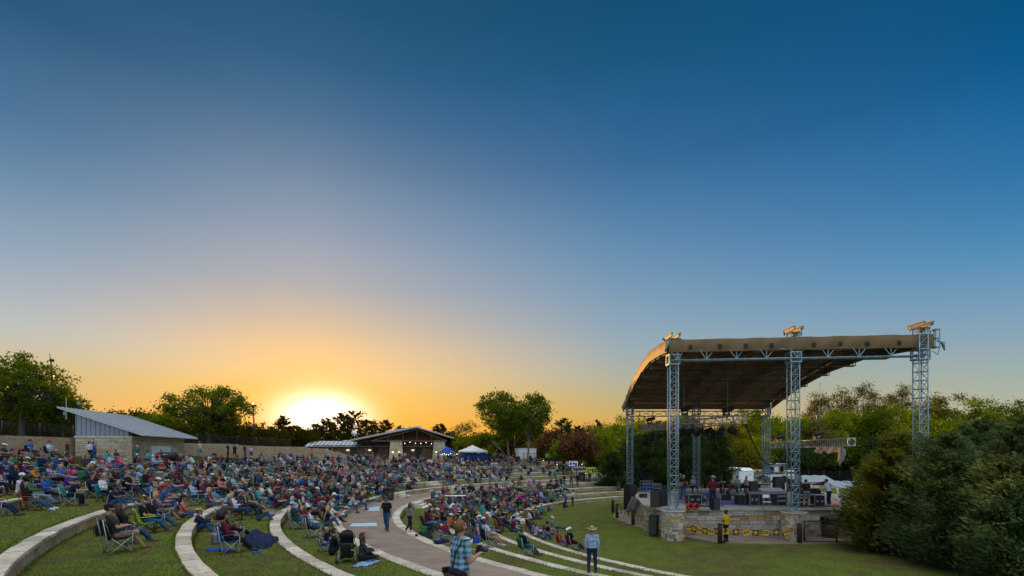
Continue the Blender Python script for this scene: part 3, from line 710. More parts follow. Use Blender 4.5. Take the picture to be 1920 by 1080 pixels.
# ---------------------------------------------------------------- stage gear
def SP(u, v): return PZ(u, v, SZ)
def speaker(x, y, z, w_, d_, h_, rz, lab, group=None):
    t_ = thing('loudspeaker', lab, 'loudspeaker', (x, y, z), rz, group); mb = MB()
    mb.box((0, 0, h_/2), (w_, d_, h_)); mb.build('cabinet', M['black'], t_, local=True, bevel=.02)
    mb = MB(); mb.box((0, -d_/2-.012, h_/2), (w_*.9, .02, h_*.92)); mb.build('grille', M['rubber'], t_, local=True)
    for s in (-1, 1):
        mb = MB(); mb.box((s*(w_/2+.004), 0, h_*.6), (.012, .16, .08)); mb.build('handle', M['darksteel'], t_, local=True)
    return t_
speaker(10.55, 47.6, .46, .85, .8, 1.12, .5, 'lower black loudspeaker of the stack behind the stage-side flags'); speaker(10.55, 47.6, 1.585, .85, .8, 1.15, .5, 'upper black loudspeaker of the stack beside the slim rear tower')
speaker(9.15, 33.9, SZ-.0, .58, .65, 1.0, -.5, 'black loudspeaker at stage corner, on the front tower side, tall'); speaker(9.75, 34.6, SZ, .56, .6, 1.05, -.6, 'black loudspeaker tucked close behind the front truss tower')
speaker(8.82, 33.2, .46, .5, .55, 1.2, -.5, 'black bass cabinet standing on the path beside the round plinth')
p = SP(1344, 957); speaker(p.x, p.y+.3, SZ, .42, .45, .75, .2, 'slim black loudspeaker at the front edge of the stage')
p = SP(1387, 946); speaker(p.x, p.y, SZ, .5, .5, .62, .1, 'small black monitor by the drum kit on the purple rug')
p = SP(1206, 933); speaker(p.x, p.y, SZ, .5, .4, .3, .3, 'little black wedge monitor at the curved stage edge')
def wedge(u, v, rz, lab):
    p = SP(u, v); t_ = thing('floor_monitor', lab, 'monitor', p, rz); mb = MB()
    mb.add([(-.32, -.22, 0), (.32, -.22, 0), (.32, .25, 0), (-.32, .25, 0), (-.32, -.18, .12), (.32, -.18, .12), (.32, .2, .4), (-.32, .2, .4)], [(3, 2, 1, 0), (4, 5, 6, 7), (0, 1, 5, 4), (1, 2, 6, 5), (2, 3, 7, 6), (3, 0, 4, 7)]); mb.build('cabinet', M['black'], t_, local=True)
    mb = MB(); mb.box((0, .005, .275), (.56, .4, .012), rx=.64); mb.build('grille', M['rubber'], t_, local=True)
wedge(1316, 941, .6, 'black floor monitor beside the road case and purple rug'); wedge(1243, 930, 1.2, 'black floor monitor just behind the front tower'); wedge(1362, 938, 2.6, 'black floor monitor in front of the drum kit')
def roadcase(x, y, z, w_, d_, h_, rz, lab, face='plain', top=None):
    t_ = thing('road_case', lab, 'road case', (x, y, z), rz, 'road cases on the stage'); mb = MB(); mb.box((0, 0, h_/2), (w_, d_, h_)); mb.build('body', M['case'], t_, local=True)
    mb = MB(); e = .022
    for i in (-1, 1):
        for j in (-1, 1):
            mb.box((i*w_/2, j*d_/2, h_/2), (.03, .03, h_+.02)); mb.box((0, i*d_/2, h_/2+j*h_/2), (w_, .03, .03)); mb.box((i*w_/2, 0, h_/2+j*h_/2), (.03, d_, .03))
    mb.build('edge_trim', M['alu'], t_, local=True)
    if face == 'rack':
        for i in range(4):
            mb = MB(); mb.box((0, -d_/2-.012, h_*(.2+.2*i)), (w_*.8, .02, h_*.14)); mb.build('rack_unit', M['grey' if i % 2 else 'darksteel'], t_, local=True)
    if face == 'doors':
        for i in (-1, 1):
            mb = MB(); mb.box((i*w_*.23, -d_/2-.012, h_*.5), (w_*.2, .02, h_*.2)); mb.build('latch', M['grey'], t_, local=True)
    if face == 'drawers':
        for i in range(4):
            mb = MB(); mb.box((0, -d_/2-.012, h_*(.18+.21*i)), (w_*.3, .024, .035)); mb.build('handle', M['alu'], t_, local=True)
    for i in (-1, 1):
        for j in (-1, 1):
            mb = MB(); mb.ball((i*(w_/2-.06), j*(d_/2-.06), .0), .05, 8, 6); mb.build('caster', M['rubber'], t_, local=True)
    return t_
p = SP(1303, 947); roadcase(p.x, p.y+.35, SZ+.05, .85, .6, .62, .1, 'square black road case with latches near the red fans', 'doors')
p = SP(1230, 921); roadcase(p.x, p.y, SZ+.05, .7, .6, .62, .2, 'small silver-edged rack case at rear of stage near slim tower', 'rack')
p = SP(1212, 922)
t_ = thing('wire_crate', 'wheeled wire crate of gear at the rear edge of stage', 'crate', p, .3); mb = MB()
for i in (-.45, -.15, .15, .45):
    for j in (-.3, .3): mb.tube([(i, j, .1), (i, j, .95)], .015, 5)
for z in (.12, .4, .7, .95):
    for j in (-.3, .3): mb.tube([(-.45, j, z), (.45, j, z)], .015, 5)
    for i in (-.45, .45): mb.tube([(i, -.3, z), (i, .3, z)], .015, 5)
mb.build('frame', M['alu'], t_, local=True); mb = MB(); mb.box((-.1, 0, .3), (.6, .5, .3)); mb.box((.15, 0, .55), (.4, .45, .3)); mb.build('contents', M['fab_blue'], t_, local=True)
# long desk of cases with mixing console
for i, (u, fc, lab) in enumerate(((1410, 'doors', 'wide black case at left end of the long desk line'), (1427, 'drawers', 'black drawer case with four silver handles in the desk line'), (1444, 'plain', 'plain black case behind the folding chair'), (1461, 'rack', 'black case with grey rack drawers at right of the desk line'))):
    p = SP(u, 948); roadcase(p.x, p.y, SZ+.05, .58, .7, .74, 0, lab, fc)
t_ = thing('desk_board', 'long black desk top laid over the row of road cases', 'desk', (X(1436, 35), 34.7, SZ)); mb = MB(); mb.box((X(1436, 34.7), 34.75, SZ+.845), (2.6, .85, .05)); mb.build('top', M['case'], t_)
mb = MB(); mb.box((X(1436, 34.7), 34.31, SZ+.845), (2.62, .02, .06)); mb.build('edge_trim', M['alu'], t_)
x, y = X(1447, 34.8), 34.8
t_ = thing('mixing_console', 'wide grey mixing console with rows of faders on the desk', 'mixing console', (x, y, SZ+.875)); mb = MB()
mb.add([(x-.75, y-.33, SZ+.875), (x+.75, y-.33, SZ+.875), (x+.75, y+.35, SZ+.875), (x-.75, y+.35, SZ+.875), (x-.75, y-.33, SZ+.93), (x+.75, y-.33, SZ+.93), (x+.75, y+.35, SZ+1.13), (x-.75, y+.35, SZ+1.13)], [(3, 2, 1, 0), (4, 5, 6, 7), (0, 1, 5, 4), (1, 2, 6, 5), (2, 3, 7, 6), (3, 0, 4, 7)]); mb.build('body', M['grey'], t_)
mb = MB()
for i in range(24):
    for j in range(5): q = -.25+.12*j; mb.box((x-.69+.06*i, y+q, SZ+.95+(q+.33)*.29), (.025, .05, .03))
mb.build('fader', M['white'], t_); mb = MB(); mb.box((x-.3, y+.36, SZ+1.2), (.5, .04, .2)); mb.build('meter_bridge', M['grey'], t_)
# engineers' corner
for u, v, lab, fc in ((1506, 952, 'tall black rack case left of the engineer in grey shorts', 'rack'), (1537, 952, 'silver-framed black road case between the two standing engineers', 'doors')):
    p = SP(u, v); roadcase(p.x, p.y+.3, SZ+.05, .62, .6, .72, 0, lab, fc)
p = SP(1520, 950); t_ = thing('desk_board', 'black table top of effects racks where two engineers work', 'desk', p); mb = MB(); mb.box((p.x, p.y+.35, SZ+.83), (1.75, .8, .05)); mb.build('top', M['case'], t_)
for i, k in enumerate((-.6, -.2, .25, .62)):
    mb = MB(); mb.box((p.x+k, p.y+.4, SZ+.855+.14), (.3, .4, .28)); mb.build('effects_unit', M[('darksteel', 'grey', 'black', 'darksteel')[i]], t_)
p = PZ(1521, 957, SZ); t_ = thing('low_riser', 'low silver-edged platform at the stage front by the engineers', 'platform', (p.x, 32.5+.9, SZ)); x, y = X(1521, 33.8), 33.8
mb = MB(); mb.box((x, y, SZ+.2), (1.75, .7, .06)); mb.build('top', M['black'], t_); mb = MB(); mb.box((x, y-.36, SZ+.2), (1.77, .02, .07))
for i in (-.85, .85):
    for j in (-.3, .3): mb.box((x+i, y+j, SZ+.085), (.05, .05, .17))
mb.build('frame', M['alu'], t_)
x, y = X(1560, 33.9), 33.9; mb = MB(); mb.sm = True
for i in range(5): mb.ball((x-.35+.17*i, y+.03*math.sin(i*2), SZ+.07), (.16, .2, .09+.02*(i % 2)), 10, 6)
o = mb.build('cloth_bag', M['fab_orange'], loc=(x, y, SZ)); tag(o, 'yellow-orange cloth bundle lying on the stage edge by the engineer in white', 'bag')
# rugs
def flat(name, pts, z, mat, lab, cat):
    mb = MB(); mb.prism(pts, z, z+.012); o = mb.build(name, M[mat], loc=(pts[0][0], pts[0][1], z)); tag(o, lab, cat)
P2 = lambda *a: [tuple(SP(u, v))[:2] for u, v in a]
flat('rug', P2((1262, 943), (1399, 948.5), (1402, 936), (1272, 934)), SZ+.003, 'rug', 'large purple rug in front of the drum kit', 'rug'); flat('rug', P2((1270, 933), (1345, 933), (1340, 923), (1275, 923)), SZ+.004, 'redrug', 'red patterned rug under the guitarist and keyboardist', 'rug')
# red fans
for i, u in enumerate((1293, 1305)):
    p = PZ(u, 955.5, SZ); t_ = thing('drum_fan', ('red floor fan nearer the front tower, at stage edge', 'red floor fan beside the black cables at stage edge')[i], 'fan', p, .3, 'red fans'); R_ = Matrix.Rotation(PI/2, 3, 'X')
    mb = MB(); mb.lathe([(.15, -.12), (.19, -.1), (.19, .1), (.16, .12), (.15, .1), (.15, -.12)], (0, 0, .2), 20, R_, False); mb.build('shroud', M['fan'], t_, local=True)
    mb = MB()
    for k in range(5): a = k*2*PI/5; mb.box((.07*math.cos(a), 0, .2+.07*math.sin(a)), (.12, .02, .06), ry=-a)
    mb.build('blade', M['black'], t_, local=True)
    mb = MB(); mb.box((-.12, 0, .01), (.05, .26, .03)); mb.box((.12, 0, .01), (.05, .26, .03)); mb.build('foot', M['black'], t_, local=True)
def micstand(u, v, lab, boom=1):
    p = SP(u, v); t_ = thing('mic_stand', lab, 'mic stand', p, random.uniform(0, 6), 'microphone stands'); mb = MB(); mb.tube([(0, 0, .05), (0, 0, 1.45)], .014, 6); mb.tube([(0, 0, 1.42), (.5*boom, 0, 1.6)], .011, 5); mb.build('pole', M['darksteel'], t_, local=True)
    for k in range(3):
        a = k*2*PI/3; mb = MB(); mb.tube([(0, 0, .16), (.28*math.cos(a), .28*math.sin(a), .01)], .012, 5); mb.build('leg', M['darksteel'], t_, local=True)
    mb = MB(); mb.tube([(.5*boom, 0, 1.6), (.62*boom, 0, 1.63)], [.018, .028], 8); mb.build('microphone', M['black'], t_, local=True)
micstand(1355, 951, 'black microphone stand on the purple rug near the slim loudspeaker'); micstand(1273, 937, 'microphone stand facing the guitarist'); micstand(1330, 938, 'microphone stand facing the singer in maroon'); micstand(1362, 930, 'boom microphone stand leaning over the drum kit'); micstand(1398, 926, 'microphone stand by the man in a cream shirt')
# drum kit
p = SP(1371, 930); t_ = thing('drum_kit', 'dark red drum kit with cymbals before the drummer in teal plaid', 'drum kit', p, .15); R_ = Matrix.Rotation(PI/2, 3, 'X'); M['drum'] = plain('red_drum', (.09, .01, .016), .25); M['head'] = plain('drumhead', (.16, .15, .15), .5); M['brass'] = plain('brass', (.6, .42, .12), .3, .9)
for nm, c_, r, h_, R2 in (('bass_drum', (0, 0, .3), .29, .4, R_), ('floor_tom', (-.62, .25, .4), .21, .4, None), ('rack_tom', (-.2, .05, .78), .15, .25, None), ('rack_tom', (.2, .05, .78), .15, .25, None), ('snare_drum', (.45, .35, .6), .18, .15, None)):
    mb = MB(); mb.lathe([(r, -h_/2), (r, h_/2)], c_, 20, R2); o = mb.build(nm, M['drum'], t_, local=True)
    mb = MB(); mb.lathe([(r*1.03, h_/2), (r*1.03, h_/2+.02)], c_, 20, R2); mb.lathe([(r*1.03, -h_/2-.02), (r*1.03, -h_/2)], c_, 20, R2); mb.build('hoop', M['head'], t_, local=True)
for x, y, z, r in ((-.75, -.1, 1.15, .23), (.65, -.05, 1.1, .22), (.85, .4, .95, .19), (-.9, .4, 1.05, .2)):
    mb = MB(); mb.lathe([(r, 0), (r*.3, .02), (.04, .045)], (x, y, z), 20, Matrix.Rotation(.2, 3, 'X')); mb.build('cymbal', M['brass'], t_, local=True)
    mb = MB(); mb.tube([(x, y, 0), (x, y, z)], .013, 6); mb.build('cymbal_stand', M['alu'], t_, local=True)
# steel guitar table / keyboard
p = SP(1299, 925.5); t_ = thing('pedal_steel_guitar', 'pedal steel guitar on thin legs before the man in a pink hat', 'instrument', p, .0); mb = MB(); mb.box((0, -.25, .72), (1.0, .3, .1)); mb.build('body', M['wood'], t_, local=True)
for i in (-.46, .46):
    for j in (-.38, -.12): mb = MB(); mb.tube([(i, j, 0), (i, j, .67)], .016, 6); mb.build('leg', M['alu'], t_, local=True)
# amplifiers, cables, misc at the rear edge
for u, v, w_, h_, lab in ((1252, 923, .6, .6, 'small black amplifier behind the front tower'), (1372, 919, .5, .5, 'black amplifier behind the drum kit'), (1412, 921, .7, .9, 'tall black amplifier right of the man in cream'), (1460, 921, .9, 1.3, 'big black amplifier stack beside the second tower'), (1487, 922, .8, 1.1, 'black cabinet hidden behind the tower beside the engineers')):
    p = SP(u, v); speaker(p.x, p.y, SZ, w_, .45, h_, .0, lab)
mb = MB()
for i in range(9):
    x0 = X(1310, 33.6)+.12*i; mb.tube([(x0+.1*math.sin(k*1.3+i), 33.5+.05*i+.12*math.cos(k+i*2), SZ+.02+.03*(i % 3)+(.12 if k == 2 else 0)) for k in range(6)], .018, 5)
o = mb.build('cable_heap', M['black'], loc=(X(1318, 33.6), 33.6, SZ)); tag(o, 'tangle of black cables at the stage edge beside red fans', 'cables')
mb = MB(); mb.tube([(X(1175+i*6, 33.4+2*math.sin(i*.7)) if 0 else 12+i*.5, 36.2+.6*math.sin(i*1.1), SZ+.02) for i in range(14)], .018, 5); o = mb.build('stage_cable', M['black'], loc=(12, 36.2, SZ)); tag(o, 'black cable snaking across the concrete stage', 'cable')
# folding chair
p = PZ(1438, 955, SZ); t_ = thing('folding_chair', 'beige metal folding chair in front of the long desk', 'chair', p, PI-.2)
mb = MB(); mb.box((0, 0, .45), (.42, .4, .03)); mb.build('seat', M['white'], t_, local=True, bevel=.01); mb = MB(); mb.box((0, -.22, .78), (.42, .025, .2), rx=.15); mb.build('backrest', M['white'], t_, local=True, bevel=.01)
for i in (-.2, .2):
    mb = MB(); mb.tube([(i, .2, 0), (i, -.2, .9)], .014, 6); mb.build('leg', M['grey'], t_, local=True); mb = MB(); mb.tube([(i, -.22, 0), (i, .15, .45)], .014, 6); mb.build('leg', M['grey'], t_, local=True)
# banner drooping over curved stage edge + leaning banner
mb = MB(); mb.sm = True; vs = []
A0 = SP(1194, 931); B0 = SP(1205, 940); A1 = PZ(1183, 962, .5); B1 = PZ(1199, 964, .5)
for i in range(9):
    for j in range(7):
        s, k = i/8, j/6; p = A0.lerp(B0, s).lerp(A1.lerp(B1, s), k); p += Vector((-.35-.12*math.sin(s*9+k*2), -.12, .05+.1*math.sin(k*PI))); vs.append(p)
mb.add(vs, [(i*7+j, i*7+j+1, i*7+j+8, i*7+j+7) for i in range(8) for j in range(6)]); o = mb.build('banner', cloth('banner_print', (.5, .48, .5), 'check', (.12, .13, .2))); tag(o, 'grey printed banner draped over the curved edge of the stage', 'banner'); o.modifiers.new('s', 'SOLIDIFY').thickness = .02
mb = MB(); a, b = PZ(1187, 897, 1.9), None
mb.add([(12.0, 51.6, 4.3), (12.25, 51.6, 4.2), (13.2, 51.5, 2.7), (12.9, 51.5, 2.5)], [(0, 1, 2, 3)]); o = mb.build('banner', M['fab_navy']); o.modifiers.new('s', 'SOLIDIFY').thickness = .03; tag(o, 'dark furled banner leaning beside the slim rear tower', 'banner')
# ---------------------------------------------------------------- bollards, pennants, fence, bins
def bollard(u, v, lab, z=.45):
    p = PZ(u, v, z); t_ = thing('bollard', lab, 'bollard', p, 0, 'dark bollards round the stage'); mb = MB(); mb.lathe([(.13, 0), (.13, 1.02), (.12, 1.05)], n=16); mb.build('post', M['bronze'], t_, local=True)
    mb = MB(); mb.lathe([(.135, 1.055), (.12, 1.1), (.05, 1.12)], n=16); mb.build('cap', M['bronze'], t_, local=True); return p
B1 = bollard(1157, 971, 'dark bollard at the path where the lawn meets stage side'); B2 = bollard(1187, 984, 'dark bollard in front of the draped grey banner'); B3 = bollard(1350, 1018, 'dark bollard beside the guard in yellow'); B4 = bollard(1499, 1018, 'dark bollard at the corner of the chain-link fence'); B0 = bollard(1149, 961, 'far dark bollard before the lowest seat wall end')
def seg_flags(a, b, z0, z1, sag, n, lab):
    a = Vector((a.x, a.y, z0)); b = Vector((b.x, b.y, z1)); F_ = lambda k: a.lerp(b, k)-Vector((0, 0, sag*4*k*(1-k)))
    t_ = thing('flag_string', lab, 'flag string', a, 0, 'strings of yellow and black flags')
    mb = MB(); mb.tube([F_(k/16) for k in range(17)], .008, 4); mb.build('cord', M['black'], t_); d = (b-a).normalized(); nv = Vector((d.y, -d.x, 0)); nv = nv if nv.y < 0 else -nv
    for i in range(n):
        p = F_((i+.5)/n); yl = i % 2 == 0; ang = rw.uniform(-.25, .25); e = (d*math.cos(ang)+Vector((0, 0, math.sin(ang)))); dn = Vector((0, 0, -1))*math.cos(ang)+d*math.sin(ang); w_ = .17; h_ = .33
        def q(x_, y_, o_=0): return p+e*x_+dn*y_+nv*o_
        mb = MB(); mb.add([q(-w_, .0), q(w_, 0), q(w_, h_), q(-w_, h_)], [(0, 1, 2, 3)]); f_ = mb.build('flag', M['flagy' if yl else 'black'], t_); f_.modifiers.new('s', 'SOLIDIFY').thickness = .006
        mb = MB()
        if yl: mb.add([q(-.13, .1, .01), q(.13, .06, .01), q(.14, .2, .01), q(-.12, .24, .01)], [(0, 1, 2, 3)]); mb.build('emblem', M['black'], t_); mb = MB(); mb.add([q(-.08, .13, .014), q(.09, .1, .014), q(.09, .16, .014), q(-.08, .19, .014)], [(0, 1, 2, 3)]); mb.build('lettering', M['fab_silver'], t_)
        else:
            mb.add([q(.115*math.cos(k*PI/8), .165+.115*math.sin(k*PI/8), .01) for k in range(16)], [tuple(range(16))]); mb.build('emblem', M['flagy'], t_); mb = MB()
            mb.add([q(-.06, .12, .014), q(-.02, .12, .014), q(-.02, .15, .014), q(-.06, .15, .014)], [(0, 1, 2, 3)]); mb.add([q(.02, .12, .014), q(.06, .12, .014), q(.06, .15, .014), q(.02, .15, .014)], [(0, 1, 2, 3)]); mb.add([q(-.06, .2, .014), q(.06, .2, .014), q(.04, .23, .014), q(-.04, .23, .014)], [(0, 1, 2, 3)]); mb.build('face_mark', M['black'], t_)
M['flagy'] = plain('flag_yellow', (.72, .38, .01), .7)
PLa = Vector((10.35, 31.7, 0)); PLb = Vector((16.0, 30.55, 0))
seg_flags(B1, B2, 1.36, 1.36, .12, 5, 'flag string between the two bollards near the draped banner'); seg_flags(B2, Vector((9.05, 31.75, 0)), 1.36, 1.25, .1, 5, 'flag string from a bollard to the plinth nearest the seats')
seg_flags(PLa, B3, 1.35, 1.3, .15, 6, 'flag string from the plinth to the bollard by the guard'); seg_flags(B3, PLb, 1.3, 1.2, .1, 7, 'flag string from the guard bollard to the second plinth')
# chain link fence
t_ = thing('chain_link_fence', 'low black chain-link fence panel in front of the dustbin', 'fence', (18.6, 30.1, .43)); a = PZ(1508, 1017, .45); b = PZ(1606, 1018, .45); HF = 1.2
for k in (0, .62, 1.25):
    mb = MB(); p = a.lerp(b, k); mb.tube([p, p+Vector((0, 0, HF+.05))], .04, 8); mb.build('post', M['black'], t_)
e_ = a.lerp(b, 1.25)
for z in (.06, HF): mb = MB(); mb.tube([a+Vector((0, 0, z)), e_+Vector((0, 0, z))], .028, 6); mb.build('rail', M['black'], t_)
mb = MB(); d = (e_-a); L = d.length; d.normalize(); s_ = .1
for i in range(int((L+HF)/s_)+1):
    for sg in (1, -1):
        x0 = i*s_ - (HF if sg == 1 else 0); x1 = x0+HF*sg; z0, z1 = .06, HF
        if sg == -1: x0, x1 = i*s_, i*s_-HF
        def clip(x0, z0, x1, z1):
            pts = []
            for xa in (x0, x1): pts.append(min(max(xa, 0), L))
            f_ = lambda xx: z0+(xx-x0)/(x1-x0)*(z1-z0)
            return pts[0], f_(pts[0]), pts[1], f_(pts[1])
        xa, za, xb, zb = clip(x0, z0, x1, z1)
        if abs(xa-xb) > .02: mb.tube([a+d*xa+Vector((0, 0, za)), a+d*xb+Vector((0, 0, zb))], .006, 3, False)
mb.build('mesh', M['darksteel'], t_)
def bin_(p, h_, r, lab, hood=True):
    t_ = thing('litter_bin', lab, 'bin', p); mb = MB(); mb.lathe([(r*.82, 0), (r*.9, h_*.05), (r, h_*.72)], n=20); mb.build('body', M['bronze'], t_, local=True)
    mb = MB(); mb.lathe([(r*1.08, h_*.72), (r*1.1, h_*.8)], n=20); mb.lathe([(r*1.1, h_*.92), (r*1.0, h_*.98), (r*.6, h_)], n=20)
    for k in range(4): a_ = k*PI/2+.6; mb.box((r*math.cos(a_), r*math.sin(a_), h_*.86), (.12, .12, h_*.14), rz=a_)
    mb.build('lid', M['bronze'], t_, local=True); mb = MB(); mb.lathe([(r*.85, h_*.72), (r*.85, h_*.95)], n=16); mb.build('liner', M['black'], t_, local=True)
bin_((X(1557, 32.2), 32.2, .45), 1.25, .52, 'large dark brown litter bin with hood behind the chain-link fence')
bin_(gp(731, 938), 1.1, .36, 'black litter bin at the head of the walkway steps'); bin_(gp(971, 862), 1.0, .4, 'dark bin on the plaza left of the tall steps'); bin_(gp(1091, 899), 1.3, .5, 'dark bin part way down the side steps'); bin_(Vector((X(1160, 66), 66, .9)), 1.0, .25, 'slim dark bollard light glowing by the side path')
# ---------------------------------------------------------------- buildings
M['seam'] = plain('roof_seam', (.20, .22, .25), .5, .2)
def loc2(o, e1, e2): return lambda a, b, z: (o[0]+e1[0]*a+e2[0]*b, o[1]+e1[1]*a+e2[1]*b, z)
def blk(mb, F_, a0, a1, b0, b1, z0, z1):
    q = (lambda z, a, b: z(a, b) if callable(z) else z)
    vs = [F_(a, b, q(z, a, b)) for z in (z0, z1) for a, b in ((a0, b0), (a1, b0), (a1, b1), (a0, b1))]
    mb.add(vs, [(3, 2, 1, 0), (4, 5, 6, 7), (0, 1, 5, 4), (1, 2, 6, 5), (2, 3, 7, 6), (3, 0, 4, 7)])
def seams(mb, F_, a0, a1, b0, b1, zf, step, along='b', h=.05, w_=.03):
    n = int(abs((a1-a0) if along == 'b' else (b1-b0))/step)
    for i in range(n+1):
        if along == 'b': a = a0+(a1-a0)*i/n; p, q = F_(a, b0, zf(a, b0)+h/2), F_(a, b1, zf(a, b1)+h/2)
        else: b = b0+(b1-b0)*i/n; p, q = F_(a0, b, zf(a0, b)+h/2), F_(a1, b, zf(a1, b)+h/2)
        mb.beam(p, q, w_, h)
# left mono-pitch kiosk: a runs left along the end wall, b runs back along the front
n_ = math.hypot(1.4, 9); e2 = (-1.4/n_, 9/n_); e1 = (-9/n_, -1.4/n_); F1 = loc2((-33.5, 47.0), e1, e2)
kb = thing('stone_kiosk', 'stone and blue-grey metal kiosk with one sloping seamed roof', 'building', (-35, 51, 4.4)); W_, D_ = 4.5, 10.2
mb = MB(); blk(mb, F1, .08, W_-.08, .08, D_, 3.6, 6.9); mb.build('inner_wall', M['mortar'], kb)
pe = [F1(W_, .06, 0)[:2], F1(0, .06, 0)[:2]]; cladding('stone_base', pe, 3.8, 6.88, kb, M['tanstone'], 5, ch=(.22, .42), cw=(.35, 1.0), depth=.04)
pe = [F1(.06, 0, 0)[:2], F1(.06, 3.4, 0)[:2]]; cladding('stone_base', pe, 3.8, 6.88, kb, M['tanstone'], 6, ch=(.22, .42), cw=(.35, 1.0), depth=.04)
pe = [F1(.06, 7.2, 0)[:2], F1(.06, D_, 0)[:2]]; cladding('stone_base', pe, 3.8, 6.88, kb, M['tanstone'], 7, ch=(.22, .42), cw=(.35, 1.0), depth=.04)
pe = [F1(.06, 3.4, 0)[:2], F1(.06, 7.2, 0)[:2]]; cladding('stone_base', pe, 6.25, 6.88, kb, M['tanstone'], 8, ch=(.22, .42), cw=(.5, 1.2), depth=.04)
mb = MB(); blk(mb, F1, -.06, W_+.06, -.06, D_+.06, 6.88, 7.0); mb.build('stone_sill', M['coping'], kb)
mb = MB(); blk(mb, F1, .0, .1, 3.45, 7.15, 4.4, 6.22); mb.build('roller_door', M['white'], kb)
mb = MB()
for i in range(9): blk(mb, F1, -.015, .0, 3.45, 7.15, 4.5+i*.2, 4.52+i*.2)
mb.build('door_slat', M['grey'], kb)
zr = lambda a, b: 7.2+(a+.6)*(2.05/5.8)     # roof plane height
mb = MB(); blk(mb, F1, .25, W_-.02, .02, D_-.1, 7.0, lambda a, b: zr(a, b)-.03); mb.build('metal_wall', M['cladding'], kb)
mb = MB()
for i in range(12): a = .3+i*(W_-.4)/11; mb.beam(F1(a, -.0, 7.0), F1(a, -.0, zr(a, 0)-.05), .035, .05)
mb.build('wall_seam', M['cladding'], kb)
for i in range(6):
    mb = MB(); blk(mb, F1, .18, .26, .7+i*1.55, 2.05+i*1.55, 7.03, lambda a, b: zr(a, b)-.1); f_ = mb.build('window', M['glass'], kb)
    mb = MB(); blk(mb, F1, .14, .25, 2.05+i*1.55, 2.15+i*1.55, 7.0, lambda a, b: zr(a, b)-.06); mb.build('frame', M['cladding'], f_)
mb = MB(); blk(mb, F1, -1.1, W_+1.1, -.5, D_+.6, lambda a, b: zr(a, b), lambda a, b: zr(a, b)+.12); ro = mb.build('roof', M['roofmetal'], kb)
mb = MB(); seams(mb, F1, -1.1, W_+1.1, -.48, D_+.58, lambda a, b: zr(a, b)+.12, .6, 'a', .045, .06); mb.build('seam', M['seam'], ro)
# low restroom building
F2 = loc2((X(585, 100), 100.0), (1, .12), (-.12, 1)); rb = thing('restroom_building', 'long low brown building with a seamed grey metal roof', 'building', (-32, 102, 4.4)); L2, D2 = 23, 7
mb = MB(); blk(mb, F2, 0, L2, 0, D2, 4.0, 7.0); mb.build('wall', M['brickdark'], rb)
zr2 = lambda a, b: 6.75+1.05*(1-abs(b-D2/2)/(D2/2+.8))*1.0
mb = MB()
for s in (0, 1):
    b0, b1 = (-.8, D2/2) if s == 0 else (D2/2, D2+.8); blk(mb, F2, -1.1, L2+.6, b0, b1, lambda a, b: zr2(a, b), lambda a, b: zr2(a, b)+.1)
ro = mb.build('roof', M['roofmetal'], rb); mb = MB(); seams(mb, F2, -1.1, L2+.6, -.8, D2/2, lambda a, b: zr2(a, b)+.1, .75, 'b', .07, .06); mb.build('seam', M['darksteel'], ro)
mb = MB(); blk(mb, F2, 5.2, 14, D2/2-1.2, D2/2+1.2, 7.6, lambda a, b: 8.35-.25*abs(b-D2/2)); mb.build('roof_monitor', M['roofmetal'], ro)
mb = MB(); mb.add([F2(-.01, .2, 7.0), F2(-.01, D2-.2, 7.0), F2(-.01, D2/2, 7.7)], [(0, 1, 2)]); blk(mb, F2, -.02, .1, .2, D2-.2, 6.3, 7.05); mb.build('gable', M['white'], rb)
for i in range(5):
    mb = MB(); blk(mb, F2, 3+i*4, 4.1+i*4, -.03, .0, 4.4, 6.5); mb.build('door', M['darksteel'], rb)
    mb = MB(); p = F2(2.5+i*4, -.12, 6.1); mb.box(p, (.5, .2, .25)); mb.build('wall_lamp', M['screen'], rb)
for i in range(9):
    mb = MB(); p = F2(.6+i*2.7, -1.6, 0); mb.tube([(p[0], p[1], 4.4), (p[0], p[1], 6.9)], .06, 6); mb.build('post', M['darksteel'], rb)
mb = MB(); p = F2(0.6, -1.6, 0); q = F2(22.2, -1.6, 0); mb.beam((p[0], p[1], 6.95), (q[0], q[1], 6.95), .1, .14); mb.build('trellis_beam', M['darksteel'], rb)
dm = thing('radio_mast', 'short mast with a white round dish above the restroom roof', 'mast', (X(665, 101), 101, 7.6)); mb = MB(); x = X(665, 101); mb.tube([(x, 101, 7.2), (x, 101, 11.2)], .07, 6); mb.tube([(x, 101, 7.3), (x+.5, 101, 7.2)], .05, 5); mb.build('pole', M['grey'], dm)
mb = MB(); mb.lathe([(.05, -.2), (.4, -.1), (.55, .05)], (x, 100.7, 9.3), 16, Matrix.Rotation(PI/2, 3, 'X')); mb.build('dish', M['white'], dm); mb = MB(); mb.box((x, 101, 10.6), (.4, .3, .5)); mb.build('antenna', M['white'], dm)
